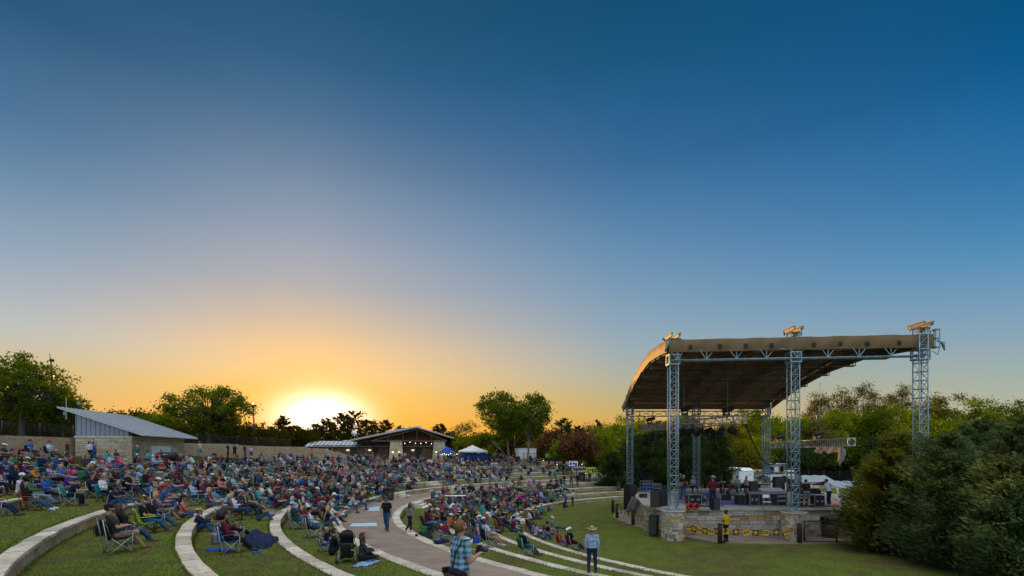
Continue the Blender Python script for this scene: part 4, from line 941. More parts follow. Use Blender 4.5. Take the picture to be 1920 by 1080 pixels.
# pavilion
pv = thing('picnic_pavilion', 'open pavilion with tapered stone pillars and low gable roof', 'pavilion', (X(755, 105), 105, 4.4))
F3 = loc2((X(782, 98), 98.0), (1, .16), (-.16, 1)); zr3 = lambda a, b: 10.2-.215*abs(a)
mb = MB()
blk(mb, F3, -11.5, 0, -1, 14, lambda a, b: zr3(a, b), lambda a, b: zr3(a, b)+.18); blk(mb, F3, 0, 6.6, -1, 14, lambda a, b: 10.2-.30*abs(a), lambda a, b: 10.38-.30*abs(a))
ro = mb.build('roof', M['roofmetal'], pv); mb = MB(); seams(mb, F3, -11.5, -.2, -1, 14, lambda a, b: zr3(a, b)+.18, .8, 'b' if 0 else 'a', .07, .06); mb.build('seam', M['roofmetal'], ro)
mb = MB(); blk(mb, F3, -5.6, .6, .5, 9, lambda a, b: zr3(a, b)+.2, lambda a, b: zr3(a, b)+.55); mb.build('roof_monitor', M['roofmetal'], ro)
mb = MB(); blk(mb, F3, -11.3, 0, -.9, 13.9, lambda a, b: zr3(a, b)-.14, lambda a, b: zr3(a, b)-.02); blk(mb, F3, 0, 6.4, -.9, 13.9, lambda a, b: 10.06-.30*abs(a), lambda a, b: 10.18-.30*abs(a)); mb.build('soffit', M['soffit'], pv)
for b in (-.4, 4, 8.5, 13):
    mb = MB(); mb.beam(F3(-8, b, 7.75), F3(5.4, b, 7.75), .14, .2); mb.beam(F3(-8, b, 7.8), F3(0, b, 9.9), .12, .18); mb.beam(F3(5.4, b, 7.8), F3(0, b, 9.9), .12, .18)
    for a in (-5, -2.5, 0, 2.5): mb.beam(F3(a, b, 7.75), F3(a, b, 10.0-.215*abs(a) if a <= 0 else 10-.3*a), .09, .1)
    mb.build('roof_truss', M['soffit'], pv)
for a, b, s in ((-3.7, .6, 1), (4.0, .6, 1), (-3.0, 12, 1.0), (3.4, 12, 1)):
    pts = []; mb = MB()
    for z, hw in ((4.3, 1.25), (7.9, .95)): pts.append((z, hw))
    vs = [F3(a+i*hw, b+j*hw, z) for z, hw in pts for i, j in ((-1, -1), (1, -1), (1, 1), (-1, 1))]
    mb.add(vs, [(0, 1, 5, 4), (1, 2, 6, 5), (2, 3, 7, 6), (3, 0, 4, 7), (4, 5, 6, 7)]); pl = mb.build('pillar', M['mortar'], pv); mb = MB(); rr_ = random.Random(int(a*10+b))
    for (i, j), (i2, j2) in (((-1, -1), (1, -1)), ((1, -1), (1, 1)), ((-1, 1), (-1, -1))):
        def fs_(s_, zz, d, i=i, j=j, i2=i2, j2=j2):
            hw = 1.25-.3*zz/3.6+d; k = s_/2.5*2-1; ca, cb = a+((i+i2)/2+(i2-i)/2*k)*hw, b+((j+j2)/2+(j2-j)/2*k)*hw; return F3(ca, cb, 4.3+zz)
        stones(mb, fs_, 2.5, 3.6, ch=(.3, .5), cw=(.4, .9), depth=.04, rnd=rr_)
    mb.build('stone_face', M['tanstone'], pl)
    for i in (-.55, .55):
        mb = MB(); p = F3(a+i, b-1.35, 5.7); mb.box(p, (.25, .15, .18)); mb.build('wall_lamp', M['lampglow'], pl)
mb = MB()
for k in range(26): mb.ball(F3(-4.8+k*.38, -.6, 7.3-.25*math.sin(k*.9)**2), .07, 6, 4)
mb = MB(); mb.add([F3(-9.2, 12.9, 7.6), F3(5.6, 12.9, 7.6), F3(5.6, 12.9, 8.4), F3(0, 12.9, 10.05), F3(-9.2, 12.9, 7.9)], [(0, 1, 2, 3, 4)]); mb.build('gable_board', M['soffit'], pv).modifiers.new('s', 'SOLIDIFY').thickness = .08
mb = MB(); mb.add([F3(-8.4, 4.1, 7.9), F3(5.0, 4.1, 7.9), F3(0, 4.1, 9.95)], [(0, 1, 2)]); mb.build('gable_board', M['soffit'], pv).modifiers.new('s', 'SOLIDIFY').thickness = .08
# fence, lights
def festoon(a, b, n, lab):
    t_ = thing('string_lights', lab, 'string lights', a, 0, 'strings of warm bulbs'); mb = MB(); F_ = lambda k: Vector(a).lerp(Vector(b), k)-Vector((0, 0, .25*math.sin(PI*((k*3) % 1)))); mb.tube([F_(k/24) for k in range(25)], .012, 3); mb.build('cord', M['black'], t_)
    for k in range(n): mb = MB(); mb.ball(F_((k+.5)/n), .06, 6, 4); mb.build('bulb', M['bulb'], t_)
festoon(F3(-3.6, -.3, 7.6), F3(4, -.3, 7.5), 8, 'warm string lights under the front edge of the pavilion roof')
# tents
M['navyskirt'] = cloth('royal_blue_skirt', (.012, .03, .12))
def tent(x, y, w_, zt, zb, mat, lab, group='event tents on the plaza', table=None):
    t_ = thing('canopy_tent', lab, 'tent', (x, y, 4.43), .1, group); h = w_/2; mb = MB(); e = zb-4.43; p = zt-4.43; n = 8; vs = []
    for k in range(4):
        c0 = Vector(((-h, -h), (h, -h), (h, h), (-h, h))[k]); c1 = Vector(((h, -h), (h, h), (-h, h), (-h, -h))[k])
        for i in range(n+1):
            for j in range(n+1):
                q = c0.lerp(c1, i/n).lerp(Vector((0, 0)), j/n); kk = j/n; vs.append((q.x, q.y, e+(p-e)*(kk**1.25)-.05*math.sin(PI*i/n)*(1-kk)))
    o_ = (n+1)**2; mb.sm = True; mb.add(vs, [(k*o_+i*(n+1)+j, k*o_+(i+1)*(n+1)+j, k*o_+(i+1)*(n+1)+j+1, k*o_+i*(n+1)+j+1) for k in range(4) for i in range(n) for j in range(n)]); mb.build('canopy', mat, t_, local=True)
    mb = MB(); vs = []; c4 = [(-h, -h), (h, -h), (h, h), (-h, h)]
    for k in range(4):
        for i in range(12):
            a = Vector(c4[k]).lerp(Vector(c4[(k+1) % 4]), i/12); b = Vector(c4[k]).lerp(Vector(c4[(k+1) % 4]), (i+1)/12); z0 = e-.05*math.sin(PI*i/12); z1 = e-.05*math.sin(PI*(i+1)/12); m_ = (a+b)/2
            mb.add([(*a, z0), (*b, z1), (*b, z1-.2), (*m_, z1-.27), (*a, z0-.2)], [(4, 3, 2, 1, 0)])
    mb.build('valance', mat, t_, local=True)
    for c_ in c4: mb = MB(); mb.tube([(c_[0]*.98, c_[1]*.98, 0), (c_[0]*.98, c_[1]*.98, e)], .035, 6); mb.build('leg', M['white'], t_, local=True)
tent(X(886, 90), 90, 4.75, 6.9, 5.95, M['fab_white'], 'white peaked canopy tent over the drinks counter'); tent(X(837, 92), 93, 3.6, 6.75, 5.6, M['fab_blue'], 'blue peaked canopy tent hung with warm bulbs')
festoon((X(819, 90.5), 90.9, 5.5), (X(858, 90.5), 90.9, 5.5), 10, 'warm string lights along the edge of the blue tent')
x = X(893, 87.5); t_ = thing('drinks_counter', 'long counter draped in royal blue cloth under the white tent', 'counter', (x, 87.5, 4.43)); mb = MB(); mb.box((x, 87.5, 4.43+.45), (4.1, .9, .9)); mb.build('cloth_skirt', M['navyskirt'], t_); mb = MB(); mb.box((x, 87.5, 5.46), (4.15, .95, .05)); mb.build('top', M['fab_navy'], t_)
# white container at plaza end, trailer, cabin, cars, marquees
def boxy(name, lab, cat, u, Y, z, w_, d_, h_, rz, mat, roofmat=None):
    t_ = thing(name, lab, cat, (X(u, Y), Y, z), rz); mb = MB(); mb.box((0, 0, h_/2), (w_, d_, h_)); mb.build('body', M[mat], t_, local=True, bevel=.05); mb = MB(); mb.box((0, 0, h_+.04), (w_+.1, d_+.1, .08)); mb.build('roof', M[roofmat or mat], t_, local=True); return t_
boxy('white_container', 'white box trailer standing on the plaza behind the two tall trees', 'container', 985, 98, 4.45, 3.2, 6, 1.9, .1, 'white')
t_ = boxy('cargo_trailer', 'white cargo trailer parked behind the stage', 'trailer', 1382, 80, .6, 2.3, 5.0, 2.3, .12, 'white')
for i in (-1, 1):
    for j in (-.5, .5): mb = MB(); mb.lathe([(.33, -.1), (.33, .1)], (i*1.16, j, .2), 14, Matrix.Rotation(PI/2, 3, 'Y')); mb.build('wheel', M['rubber'], t_, local=True)
for i in (-.55, .55): mb = MB(); mb.box((i, -2.52, 1.2), (1.0, .03, 2.0)); d_ = mb.build('door', M['white'], t_, local=True); mb = MB(); mb.box((i*.2, -2.55, 1.1), (.04, .04, 1.2)); mb.build('handle', M['alu'], d_, local=True)
for i in (-1.05, 1.05): mb = MB(); mb.box((i, -2.52, .25), (.12, .04, .2)); mb.build('tail_light', M['fan'], t_, local=True)
mb = MB(); mb.add([(-1.15, -2.5, 2.38), (1.15, -2.5, 2.38), (1.15, -1.6, 2.75), (-1.15, -1.6, 2.75), (1.15, 2.4, 2.75), (-1.15, 2.4, 2.75), (-1.15, 2.5, 2.38), (1.15, 2.5, 2.38)], [(0, 1, 2, 3), (3, 2, 4, 5), (5, 4, 7, 6)]); mb.build('roof_cap', M['white'], t_, local=True)
t_ = boxy('site_cabin', 'pale grey-green site cabin with a white door by the trees', 'cabin', 1458, 112, .7, 6.6, 3.0, 2.6, .25, 'cabin' if 'cabin' in M else 'grey', 'white')
for x, w_, h_, mt in ((-1.6, .9, 2.0, 'white'), (-2.7, .7, .9, 'glass'), (-.3, .8, 1.0, 'glass')): mb = MB(); mb.box((x, -1.53, h_/2 if mt == 'white' else 1.55), (w_, .05, h_)); mb.build('door' if mt == 'white' else 'window', M[mt], t_, local=True)
def car(u, Y, rz, mat, lab, kind='suv', z=None):
    z = gz(X(u, Y), Y)+.01 if z is None else z; t_ = thing('parked_car', lab, 'car', (X(u, Y), Y, z), rz, 'cars parked behind the stage'); L_, W2 = 4.5, .9
    prof_ = [(-2.2, .35), (-2.2, .85), (-1.9, 1.0), (-1.75, 1.55), (-1.3, 1.72), (.3, 1.7), (1.0, 1.05), (2.0, .92), (2.2, .7), (2.2, .35)] if kind == 'suv' else [(-2.6, .4), (-2.6, 1.05), (-.6, 1.08), (-.5, 1.65), (.6, 1.7), (1.2, 1.1), (2.4, 1.0), (2.6, .75), (2.6, .4)]
    n = len(prof_); mb = MB(); taper = lambda z: W2-.14*max(0, z-.95)
    mb.add([(x, -taper(zz), zz) for x, zz in prof_]+[(x, taper(zz), zz) for x, zz in prof_], [tuple(range(n))[::-1], tuple(range(n, 2*n))]+[(i, (i+1) % n, n+(i+1) % n, n+i) for i in range(n)]); mb.build('body', mat, t_, local=True, bevel=.05)
    for s in (-1, 1): mb = MB(); y = s*(W2-.06); mb.add([(-1.6, y, 1.08), (.8, y, 1.08), (.25, y-s*.07, 1.58), (-1.45, y-s*.07, 1.6)], [(0, 1, 2, 3)]); mb.build('window', M['glass'], t_, local=True).modifiers.new('s', 'SOLIDIFY').thickness = .02
    mb = MB(); mb.add([(-1.93, -.7, 1.08), (-1.93, .7, 1.08), (-1.79, .62, 1.5), (-1.79, -.62, 1.5)], [(0, 1, 2, 3)]); mb.build('rear_window', M['glass'], t_, local=True).modifiers.new('s', 'SOLIDIFY').thickness = .06
    for i in (-1.4, 1.4):
        for s in (-1, 1): mb = MB(); mb.lathe([(.34, -.11), (.34, .11)], (i, s*(W2-.08), .34), 16, Matrix.Rotation(PI/2, 3, 'X')); w2 = mb.build('wheel', M['rubber'], t_, local=True); mb = MB(); mb.lathe([(.2, -.12), (.2, .12)], (i, s*(W2-.08), .34), 12, Matrix.Rotation(PI/2, 3, 'X')); mb.build('rim', M['alu'], w2, local=True)
    for s in (-1, 1): mb = MB(); mb.box((-2.2, s*.72, .85), (.06, .2, .16)); mb.build('tail_light', M['fan'], t_, local=True)
paint = lambda n, c: plain(n, c, .25, .1, .04)
M['cabin'] = plain('cabin_panel', (.36, .4, .36), .6)
pk = MB(); pk.prism([(X(1368, 76), 76), (X(1620, 76), 76), (62, 118), (44, 122), (X(1368, 105), 105)], .3, lambda p: gz(*p)+.02); pk.build('parking_lot', M['path'])['kind'] = 'structure'
car(1402, 108, 1.9, paint('red_paint', (.3, .02, .02)), 'dark red car parked left of the yellow one'); car(1420, 102, 1.75, paint('yellow_paint', (.6, .38, .02)), 'yellow pickup truck parked behind the stage', 'pickup'); car(1431, 103, 1.7, paint('blue_paint', (.02, .09, .4)), 'blue car parked beside the yellow pickup')
car(1408, 96, 1.75, paint('silver_paint', (.25, .26, .25)), 'grey pickup truck parked in front of the yellow one', 'pickup'); car(1479, 99, 1.3, paint('white_paint', (.7, .68, .62)), 'white car glinting beside the site cabin'); car(1455, 90, .05, paint('maroon_paint', (.12, .012, .015)), 'long maroon pickup truck beside the rear tower', 'pickup')
M['marq'] = cloth('marquee_cloth', (.26, .30, .34))
def marquee(u0, u1, Y, z, h, lab):
    x0, x1 = X(u0, Y), X(u1, Y); t_ = thing('white_marquee', lab, 'marquee', ((x0+x1)/2, Y, z), 0, 'white marquees behind the stage'); mb = MB(); n = 12; vs = []
    for i in range(n+1):
        x = x0+(x1-x0)*i/n
        for y, zz in ((Y-2.5, h*.72), (Y, h+.05*math.sin(i*2.2)), (Y+2.5, h*.72)): vs.append((x, y, z+zz))
    mb.add(vs, [(i*3+j, i*3+3+j, i*3+4+j, i*3+1+j) for i in range(n) for j in range(2)]); mb.build('roof', M['fab_grey'] if 0 else M['marq'], t_).modifiers.new('s', 'SOLIDIFY').thickness = .04
    for i in range(0, n+1, 3):
        for s in (-2.4, 2.4): mb = MB(); x = x0+(x1-x0)*i/n; mb.tube([(x, Y+s, z), (x, Y+s, z+h*.72)], .04, 6); mb.build('leg', M['white'], t_)
marquee(1470, 1545, 62, .6, 2.35, 'longer white marquee roof showing behind the engineers'); marquee(1545, 1620, 56, .6, 2.0, 'low white marquee roof beside the cedar'); marquee(1432, 1470, 66, .6, 2.3, 'short white marquee between the two towers')
# backstage screen fence
def fence(pts, z, h, lab, mat, bars=None, name='fence', post='darksteel'):
    t_ = thing(name, lab, 'fence', (*pts[0], z if not callable(z) else z(*pts[0])))
    zf = z if callable(z) else (lambda x, y: z)
    for (a, b) in zip(pts, pts[1:]):
        a = Vector(a); b = Vector(b); L = (b-a).length; n = max(1, int(L/2.6))
        mb = MB()
        if bars:
            k = int(L/bars)
            for i in range(k): p = a.lerp(b, i/k); z0 = zf(*p); mb.tube([(p.x, p.y, z0+.1), (p.x, p.y, z0+h)], .018, 4, False)
            for zz in (.15, h-.05):
                for i in range(n): p, q = a.lerp(b, i/n), a.lerp(b, (i+1)/n); mb.beam((p.x, p.y, zf(*p)+zz), (q.x, q.y, zf(*q)+zz), .04, .05)
        else:
            for i in range(n): p, q = a.lerp(b, i/n), a.lerp(b, (i+1)/n); mb.beam((p.x, p.y, zf(*p)+h/2), (q.x, q.y, zf(*q)+h/2), .03, h-.1)
        mb.build('panel', mat, t_)
        for i in range(n+1): mb = MB(); p = a.lerp(b, i/n); z0 = zf(*p); mb.tube([(p.x, p.y, z0), (p.x, p.y, z0+h+.12)], .06, 6); mb.build('post', M[post], t_)
fence([(X(1340, 56), 56), (X(1440, 55), 55)], .5, 1.9, 'black screen fence close behind the band', M['fab_black']); fence([(X(1490, 92), 92), (X(1640, 80), 80)], .6, 2.1, 'dark screen fence before the right-hand trees', M['fab_black'])
zb_ = lambda x, y: gz(x, y)
fence([pol(73, 184), pol(73, 178), pol(73, 170)], zb_, 1.5, 'dark railing fence on the bank left of the kiosk', M['darksteel'], .16); fence([pol(73, 163), pol(73, 156), pol(73, 147)], zb_, 1.4, 'dark railing fence on the bank below the round tree', M['darksteel'], .16)
# lamp posts, antennas
def lamp(u, Y, zb, zt, lab, glow=True, arm=True):
    x = X(u, Y); t_ = thing('lamp_post', lab, 'lamp post', (x, Y, zb)); mb = MB(); mb.tube([(x, Y, zb), (x, Y, zt)], [.13, .08], 8); mb.build('pole', M['bronze'], t_); mb = MB(); mb.box((x, Y-.1, zt+.1), (.5, .7, .2)); mb.build('lamp_head', M['bronze'], t_)
    if glow: mb = MB(); mb.ball((x, Y-.2, zt+.28), .13, 8, 6); mb.build('bulb', M['lampglow'], t_)
    if arm: mb = MB(); mb.box((x-.35, Y, zb+(zt-zb)*.52), (.7, .25, .2)); mb.build('bracket', M['bronze'], t_)
lamp(476, 72, 6.3, ZV(762, 72), 'tall dark lamp post standing alone on the bank', True); lamp(494, 100, 6, ZV(796, 100), 'short distant lamp post near the sunset glow', False, False); lamp(965, 104, 4.4, ZV(808, 104), 'twin-headed lamp post between the two tall trees', True, False)
t_ = thing('antenna_mast', 'tall thin antenna mast rising above the big oak', 'mast', (X(97, 60), 60, 7)); x = X(97, 60); mb = MB(); mb.tube([(x+.4, 60, 7), (x, 60, ZV(690, 60)), (x-.25, 60, ZV(662, 60))], [.14, .1, .02], 6); mb.build('pole', M['darksteel'], t_); mb = MB(); mb.ball((x+.1, 59.9, ZV(676, 60)), (.3, .2, .18), 8, 6); mb.build('camera_head', M['darksteel'], t_)
t_ = thing('floodlight_pole', 'dark pole with a glinting floodlight beside the big oak', 'light pole', (X(104, 61), 61, 7)); x = X(104, 61); mb = MB(); mb.tube([(x, 61, 7), (x, 61, ZV(712, 61))], .12, 6); mb.build('pole', M['darksteel'], t_); mb = MB(); mb.box((x, 61, ZV(706, 61)), (.6, .4, .35)); mb.build('lamp_head', M['darksteel'], t_); mb = MB(); mb.ball((x, 60.75, ZV(705, 61)), .2, 8, 6); mb.build('bulb', M['bulb'], t_)
for u, v0, v1, lab in ((124, 745, 780, 'thin white aerial above the kiosk roof tip'), (150, 752, 775, 'small equipment pole behind the kiosk roof')):
    t_ = thing('aerial', lab, 'aerial', (X(u, 49), 49, ZV(v1, 49))); x = X(u, 49); mb = MB(); mb.tube([(x, 49, ZV(v1, 49)-.3), (x, 49, ZV(v0, 49))], .02, 5); mb.build('pole', M['white' if u < 130 else 'darksteel'], t_); mb = MB(); mb.box((x-.1, 49, ZV(v0+(4 if u > 130 else 30), 49)), (.22, .15, .3)); mb.build('box', M['grey'], t_)
# ---------------------------------------------------------------- steps, rails, sign boards
def steps(name, lab, r0, r1, a0, a1, z0, z1, n, mat='coping'):
    t_ = thing(name, lab, 'steps', (*pol(r0, (a0+a1)/2), z0))
    for i in range(n):
        ra, rb = r0+(r1-r0)*i/n, r0+(r1-r0)*(i+1)/n; zt = z0+(z1-z0)*(i+1)/n; mb = MB(); q = 4; vs = []
        for k in range(q+1):
            an = a0+(a1-a0)*k/q
            for rad, zd in ((ra, z0-.4), (ra, zt), (rb+.02, zt), (rb+.02, z0-.4)): vs.append((*pol(rad, an), zd))
        fs = [(k*4+j, k*4+4+j, k*4+4+(j+1) % 4, k*4+(j+1) % 4) for k in range(q) for j in range(4)]+[(0, 1, 2, 3), (q*4+3, q*4+2, q*4+1, q*4)]
        mb.add(vs, fs); mb.build('step', M[mat], t_)
    return t_
def handrail(p, q, lab, z0, z1, h=.9, mat='darksteel'):
    p = Vector((*p, z0)); q = Vector((*q, z1)); t_ = thing('handrail', lab, 'handrail', p, 0, 'handrails on the steps'); up = Vector((0, 0, h)); d = (q-p).normalized()*.3
    mb = MB(); mb.tube([p+up*.4-d*.3, p+up*.85-d*.8, p+up, q+up, q+up*.85+d*.8, q+up*.4+d*.3], .028, 6); mb.build('rail', M[mat], t_)
    for z in (p, q, p.lerp(q, .5)): mb = MB(); mb.tube([z-Vector((0, 0, .3)), z+up], .025, 6); mb.build('post', M[mat], t_)
AD = {}
def astep(i, a, w_deg, lab, n=3):
    r = RR[i]; steps('aisle_steps', lab, r-1.1, r-.04, a-w_deg/2, a+w_deg/2, RZ[i]-FACE[i], RZ[i]+.006, n)
ring_name = ['wall edging the stage lawn', 'second wall above the lawn', 'third wall above the lawn', 'walkway kerb', 'wall above the walkway', 'second wall above walkway', 'third wall above walkway', 'fourth wall above walkway', 'fifth wall above walkway', 'sixth wall above walkway', 'plaza edge wall']
A1, A2, A3 = 152, 168.5, 134
for i in range(4, 11): astep(i, A2, 2.6, 'pale aisle steps near the bin, through the '+ring_name[i])
for i in range(5, 11): astep(i, A3, 2.2, 'pale aisle steps below the white tent, through the '+ring_name[i])
for i in range(0, 4): astep(i, 176, 3.4, 'pale aisle steps below the walkway, through the '+ring_name[i])
for i in range(4, 11): astep(i, A1, 2.4, 'pale aisle steps below the restroom building, through the '+ring_name[i])
for i, lab in ((4, 'walkway wall'), (6, 'third wall'), (8, 'fifth wall'), (10, 'plaza edge wall')):
    for an, ds in ((A2+1.5, 'handrail of the steps near the bin at the '), (A3+1.3, 'handrail of the steps below the white tent at the '), (A1+1.4, 'handrail of the steps below the restroom building at the ')):
        handrail(pol(RR[i]-1.3, an), pol(RR[i]+.3, an), ds+lab, RZ[i]-FACE[i], RZ[i])
# broad side steps
k = 0
SEG = [(33.5, 1.0, 6), (36, 1.48, 3), (42, 2.25, 5), (46, 2.75, 4), (51, 3.4, 4), (56, 4.0, 4), (60.5, 4.43, 3)]
zl = .45; rl = 31.5
names_ = ['lowest', 'second', 'third', 'fourth', 'fifth', 'sixth', 'top']
for (r, z, n), nm in zip(SEG, names_):
    steps('side_steps', f'{nm} flight of the wide side steps beside the dark trees', r-.34*n, r, 107.5, 113.6, zl, z, n)
    arcsheet('side_landing', r, r+2.6 if nm != 'lowest' else r+1, 107.5, 113.6, z-.005, M['concrete'], th=.3); zl = z; rl = r
    handrail(pol(r-.34*n-.1, 110.5), pol(r+.2, 110.5), f'handrail in the middle of the {nm} side steps', z-.15*n, z)
    for an in (108, 113.2):
        mb = MB(); p = pol(r-.05, an); mb.lathe([(.09, 0), (.09, .3), (.07, .34)], (*p, z), 10); o = thing('step_light', f'small glowing light at the edge of the {nm} side steps', 'step light', (*p, z), 0, 'lights along the side steps'); mb.build('post', M['bronze'], o); mb = MB(); mb.ball((p[0], p[1]-.1, z+.25), .07, 8, 6); mb.build('bulb', M['lampglow'], o)
def sign(u, Y, v0, v1, w_, lab, base, marks):
    z1, z0 = ZV(v0, Y), ZV(v1, Y); x = X(u, Y); t_ = thing('banner_sign', lab, 'sign', (x, Y, z0-.6), 0, 'banners by the side steps'); mb = MB(); mb.box((x, Y, (z0+z1)/2), (w_, .04, z1-z0)); mb.build('panel', base, t_)
    for (a, b, c_, d_, mt) in marks: mb = MB(); mb.box((x+a*w_, Y-.035, z0+(z1-z0)*b), (c_*w_, .02, d_*(z1-z0))); mb.build('lettering', M[mt], t_)
    for s in (-1, 1): mb = MB(); mb.tube([(x+s*w_*.5, Y+.03, z0-1.2), (x+s*w_*.5, Y+.03, z1)], .03, 6); mb.build('post', M['darksteel'], t_)
M['limeban'] = plain('lime_banner', (.42, .6, .03), .6); M['grnban'] = plain('green_banner', (.06, .35, .12), .6)
sign(1029.5, 90, 850, 858.5, 1.3, 'green and yellow banner at the top of the side steps', M['grnban'], [(-.36, .5, .1, .7, 'flagy'), (-.1, .5, .1, .8, 'flagy'), (.12, .5, .22, .35, 'flagy'), (.38, .5, .1, .7, 'flagy')])
sign(1075, 80, 865, 876, 1.35, 'white banner with blue lettering half way down the side steps', M['white'], [(-.3, .6, .22, .45, 'fab_blue'), (.05, .62, .3, .3, 'fab_blue'), (.3, .45, .2, .5, 'fab_blue'), (0, .15, .8, .14, 'fab_blue')])
sign(1109, 74, 876, 888, 1.35, 'lime yellow banner with red print low on the side steps', M['limeban'], [(-.36, .5, .12, .7, 'fab_green'), (-.12, .6, .18, .3, 'fab_maroon'), (.12, .5, .16, .6, 'fab_maroon'), (.36, .5, .14, .6, 'fab_maroon')])
fence([(X(1048, 82), 83), (X(1084, 75), 77), (X(1130, 70), 71)], lambda x, y: gz(x, y)-.1, 1.5, 'dark railing beside the wide side steps', M['darksteel'], .2)
fence([(X(981, 92), 92), (X(1003, 92), 92.5)], 4.43, 1.1, 'short dark railing before the white box trailer', M['darksteel'], .2)
# blue painted panels let into the walkway
for (a, b, c_, d_), lab in ((((655, 987), (707, 986), (706, 980), (661, 981)), 'pale blue panel on the walkway near the walking man'), (((686, 958), (711, 957), (712, 949), (692, 951)), 'pale blue panel further along the walkway')):
    pts = [tuple(PZ(u, v, 1.495))[:2] for u, v in (a, b, c_, d_)]; mb = MB(); mb.prism(pts[::-1], 1.47, 1.495); o = mb.build('ground_panel', M['bluepad'], loc=(*pts[0], 1.49)); tag(o, lab, 'ground panel')
# picnic tables on the lower tier and at the kiosk
def table(p, rz, w_, lab):
    t_ = thing('folding_table', lab, 'table', p, rz, 'folding tables'); mb = MB(); mb.box((0, 0, .73), (w_, .7, .04)); mb.build('table_top', M['white'], t_, local=True, bevel=.01)
    for i in (-1, 1):
        for j in (-1, 1): mb = MB(); mb.tube([(i*w_*.4, j*.28, 0), (i*w_*.36, j*.25, .71)], .016, 5); mb.build('leg', M['grey'], t_, local=True)
table(gp(854, 945), .1, 1.8, 'pale folding table among the crowd below the walkway'); table(gp(322, 880, 30), .2, 2.2, 'folding table in front of the kiosk door')
t_ = thing('grill_cooker', 'black barrel smoker in front of the kiosk door', 'smoker', gp(297, 873, 30)+Vector((0, 1.2, 0)), .1); mb = MB(); mb.lathe([(.05, -.85), (.38, -.8), (.4, 0), (.38, .8), (.05, .85)], (0, 0, 1.25), 16, Matrix.Rotation(PI/2, 3, 'Y')); mb.build('barrel', M['black'], t_, local=True)
for i in (-.6, .6):
    for j in (-.25, .25): mb = MB(); mb.tube([(i, j, 0), (i, j*.7, 1.0)], .03, 6); mb.build('leg', M['black'], t_, local=True)
mb = MB(); mb.box((-.55, -.4, 1.4), (.3, .03, .25)); mb.build('label_plate', M['fan'], t_, local=True)
# ---------------------------------------------------------------- trees
def LM(n, cols, tr=.45): M['leaf_'+n] = leafmat('leaf_'+n, cols, tr)
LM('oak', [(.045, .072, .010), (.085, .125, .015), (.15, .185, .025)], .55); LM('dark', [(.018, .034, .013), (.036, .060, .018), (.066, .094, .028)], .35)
LM('olive', [(.034, .050, .010), (.105, .115, .020), (.25, .22, .04)], .35); LM('bluecedar', [(.026, .058, .020), (.090, .138, .048), (.25, .29, .13)], .3)
LM('spring', [(.055, .098, .010), (.135, .19, .018), (.26, .30, .035)], .55); LM('yellow', [(.09, .10, .012), (.18, .18, .02), (.28, .25, .03)], .5)
LM('rust', [(.07, .035, .018), (.12, .06, .03), (.16, .09, .045)], .35); LM('redbrown', [(.07, .06, .018), (.12, .115, .028), (.17, .18, .04)], .45)
LM('back', [(.022, .021, .004), (.045, .042, .007), (.085, .072, .012)], .5)  # golden veil of the low sun is put into these leaf colours
def leaves_np(P, size, rng, asp=.6, droop=None, dirs=None):
    """one quad (rhombus) per point; dirs: preferred long axis"""
    n = len(P); d = rng.normal(size=(n, 3)) if dirs is None else dirs+rng.normal(size=(n, 3))*.35
    d /= np.linalg.norm(d, axis=1, keepdims=True)+1e-9; q = rng.normal(size=(n, 3)); s = np.cross(d, q); s /= np.linalg.norm(s, axis=1, keepdims=True)+1e-9
    L = (size*rng.uniform(.6, 1.4, n))[:, None]; Wd = L*asp*rng.uniform(.7, 1.2, n)[:, None]
    V = np.empty((n, 4, 3)); V[:, 0] = P-d*L/2; V[:, 1] = P+s*Wd/2-d*L*.08; V[:, 2] = P+d*L/2; V[:, 3] = P-s*Wd/2-d*L*.08
    return V.reshape(-1, 3), np.arange(4*n).reshape(n, 4)
def finish_tree(name, lab, loc, LV, LF, trunk, leaf, bark, crown='crown', group=None, rz=0, scale=(1, 1, 1), cat='tree'):
    t_ = thing(name, lab, cat, loc, rz, group); t_.scale = scale
    o = bpy.data.objects.new(crown, fast_mesh(crown, LV, LF, M['leaf_'+leaf])); link(o); o.parent = t_
    if trunk is not None: trunk.build('trunk', M[bark], t_, local=True)
    return t_
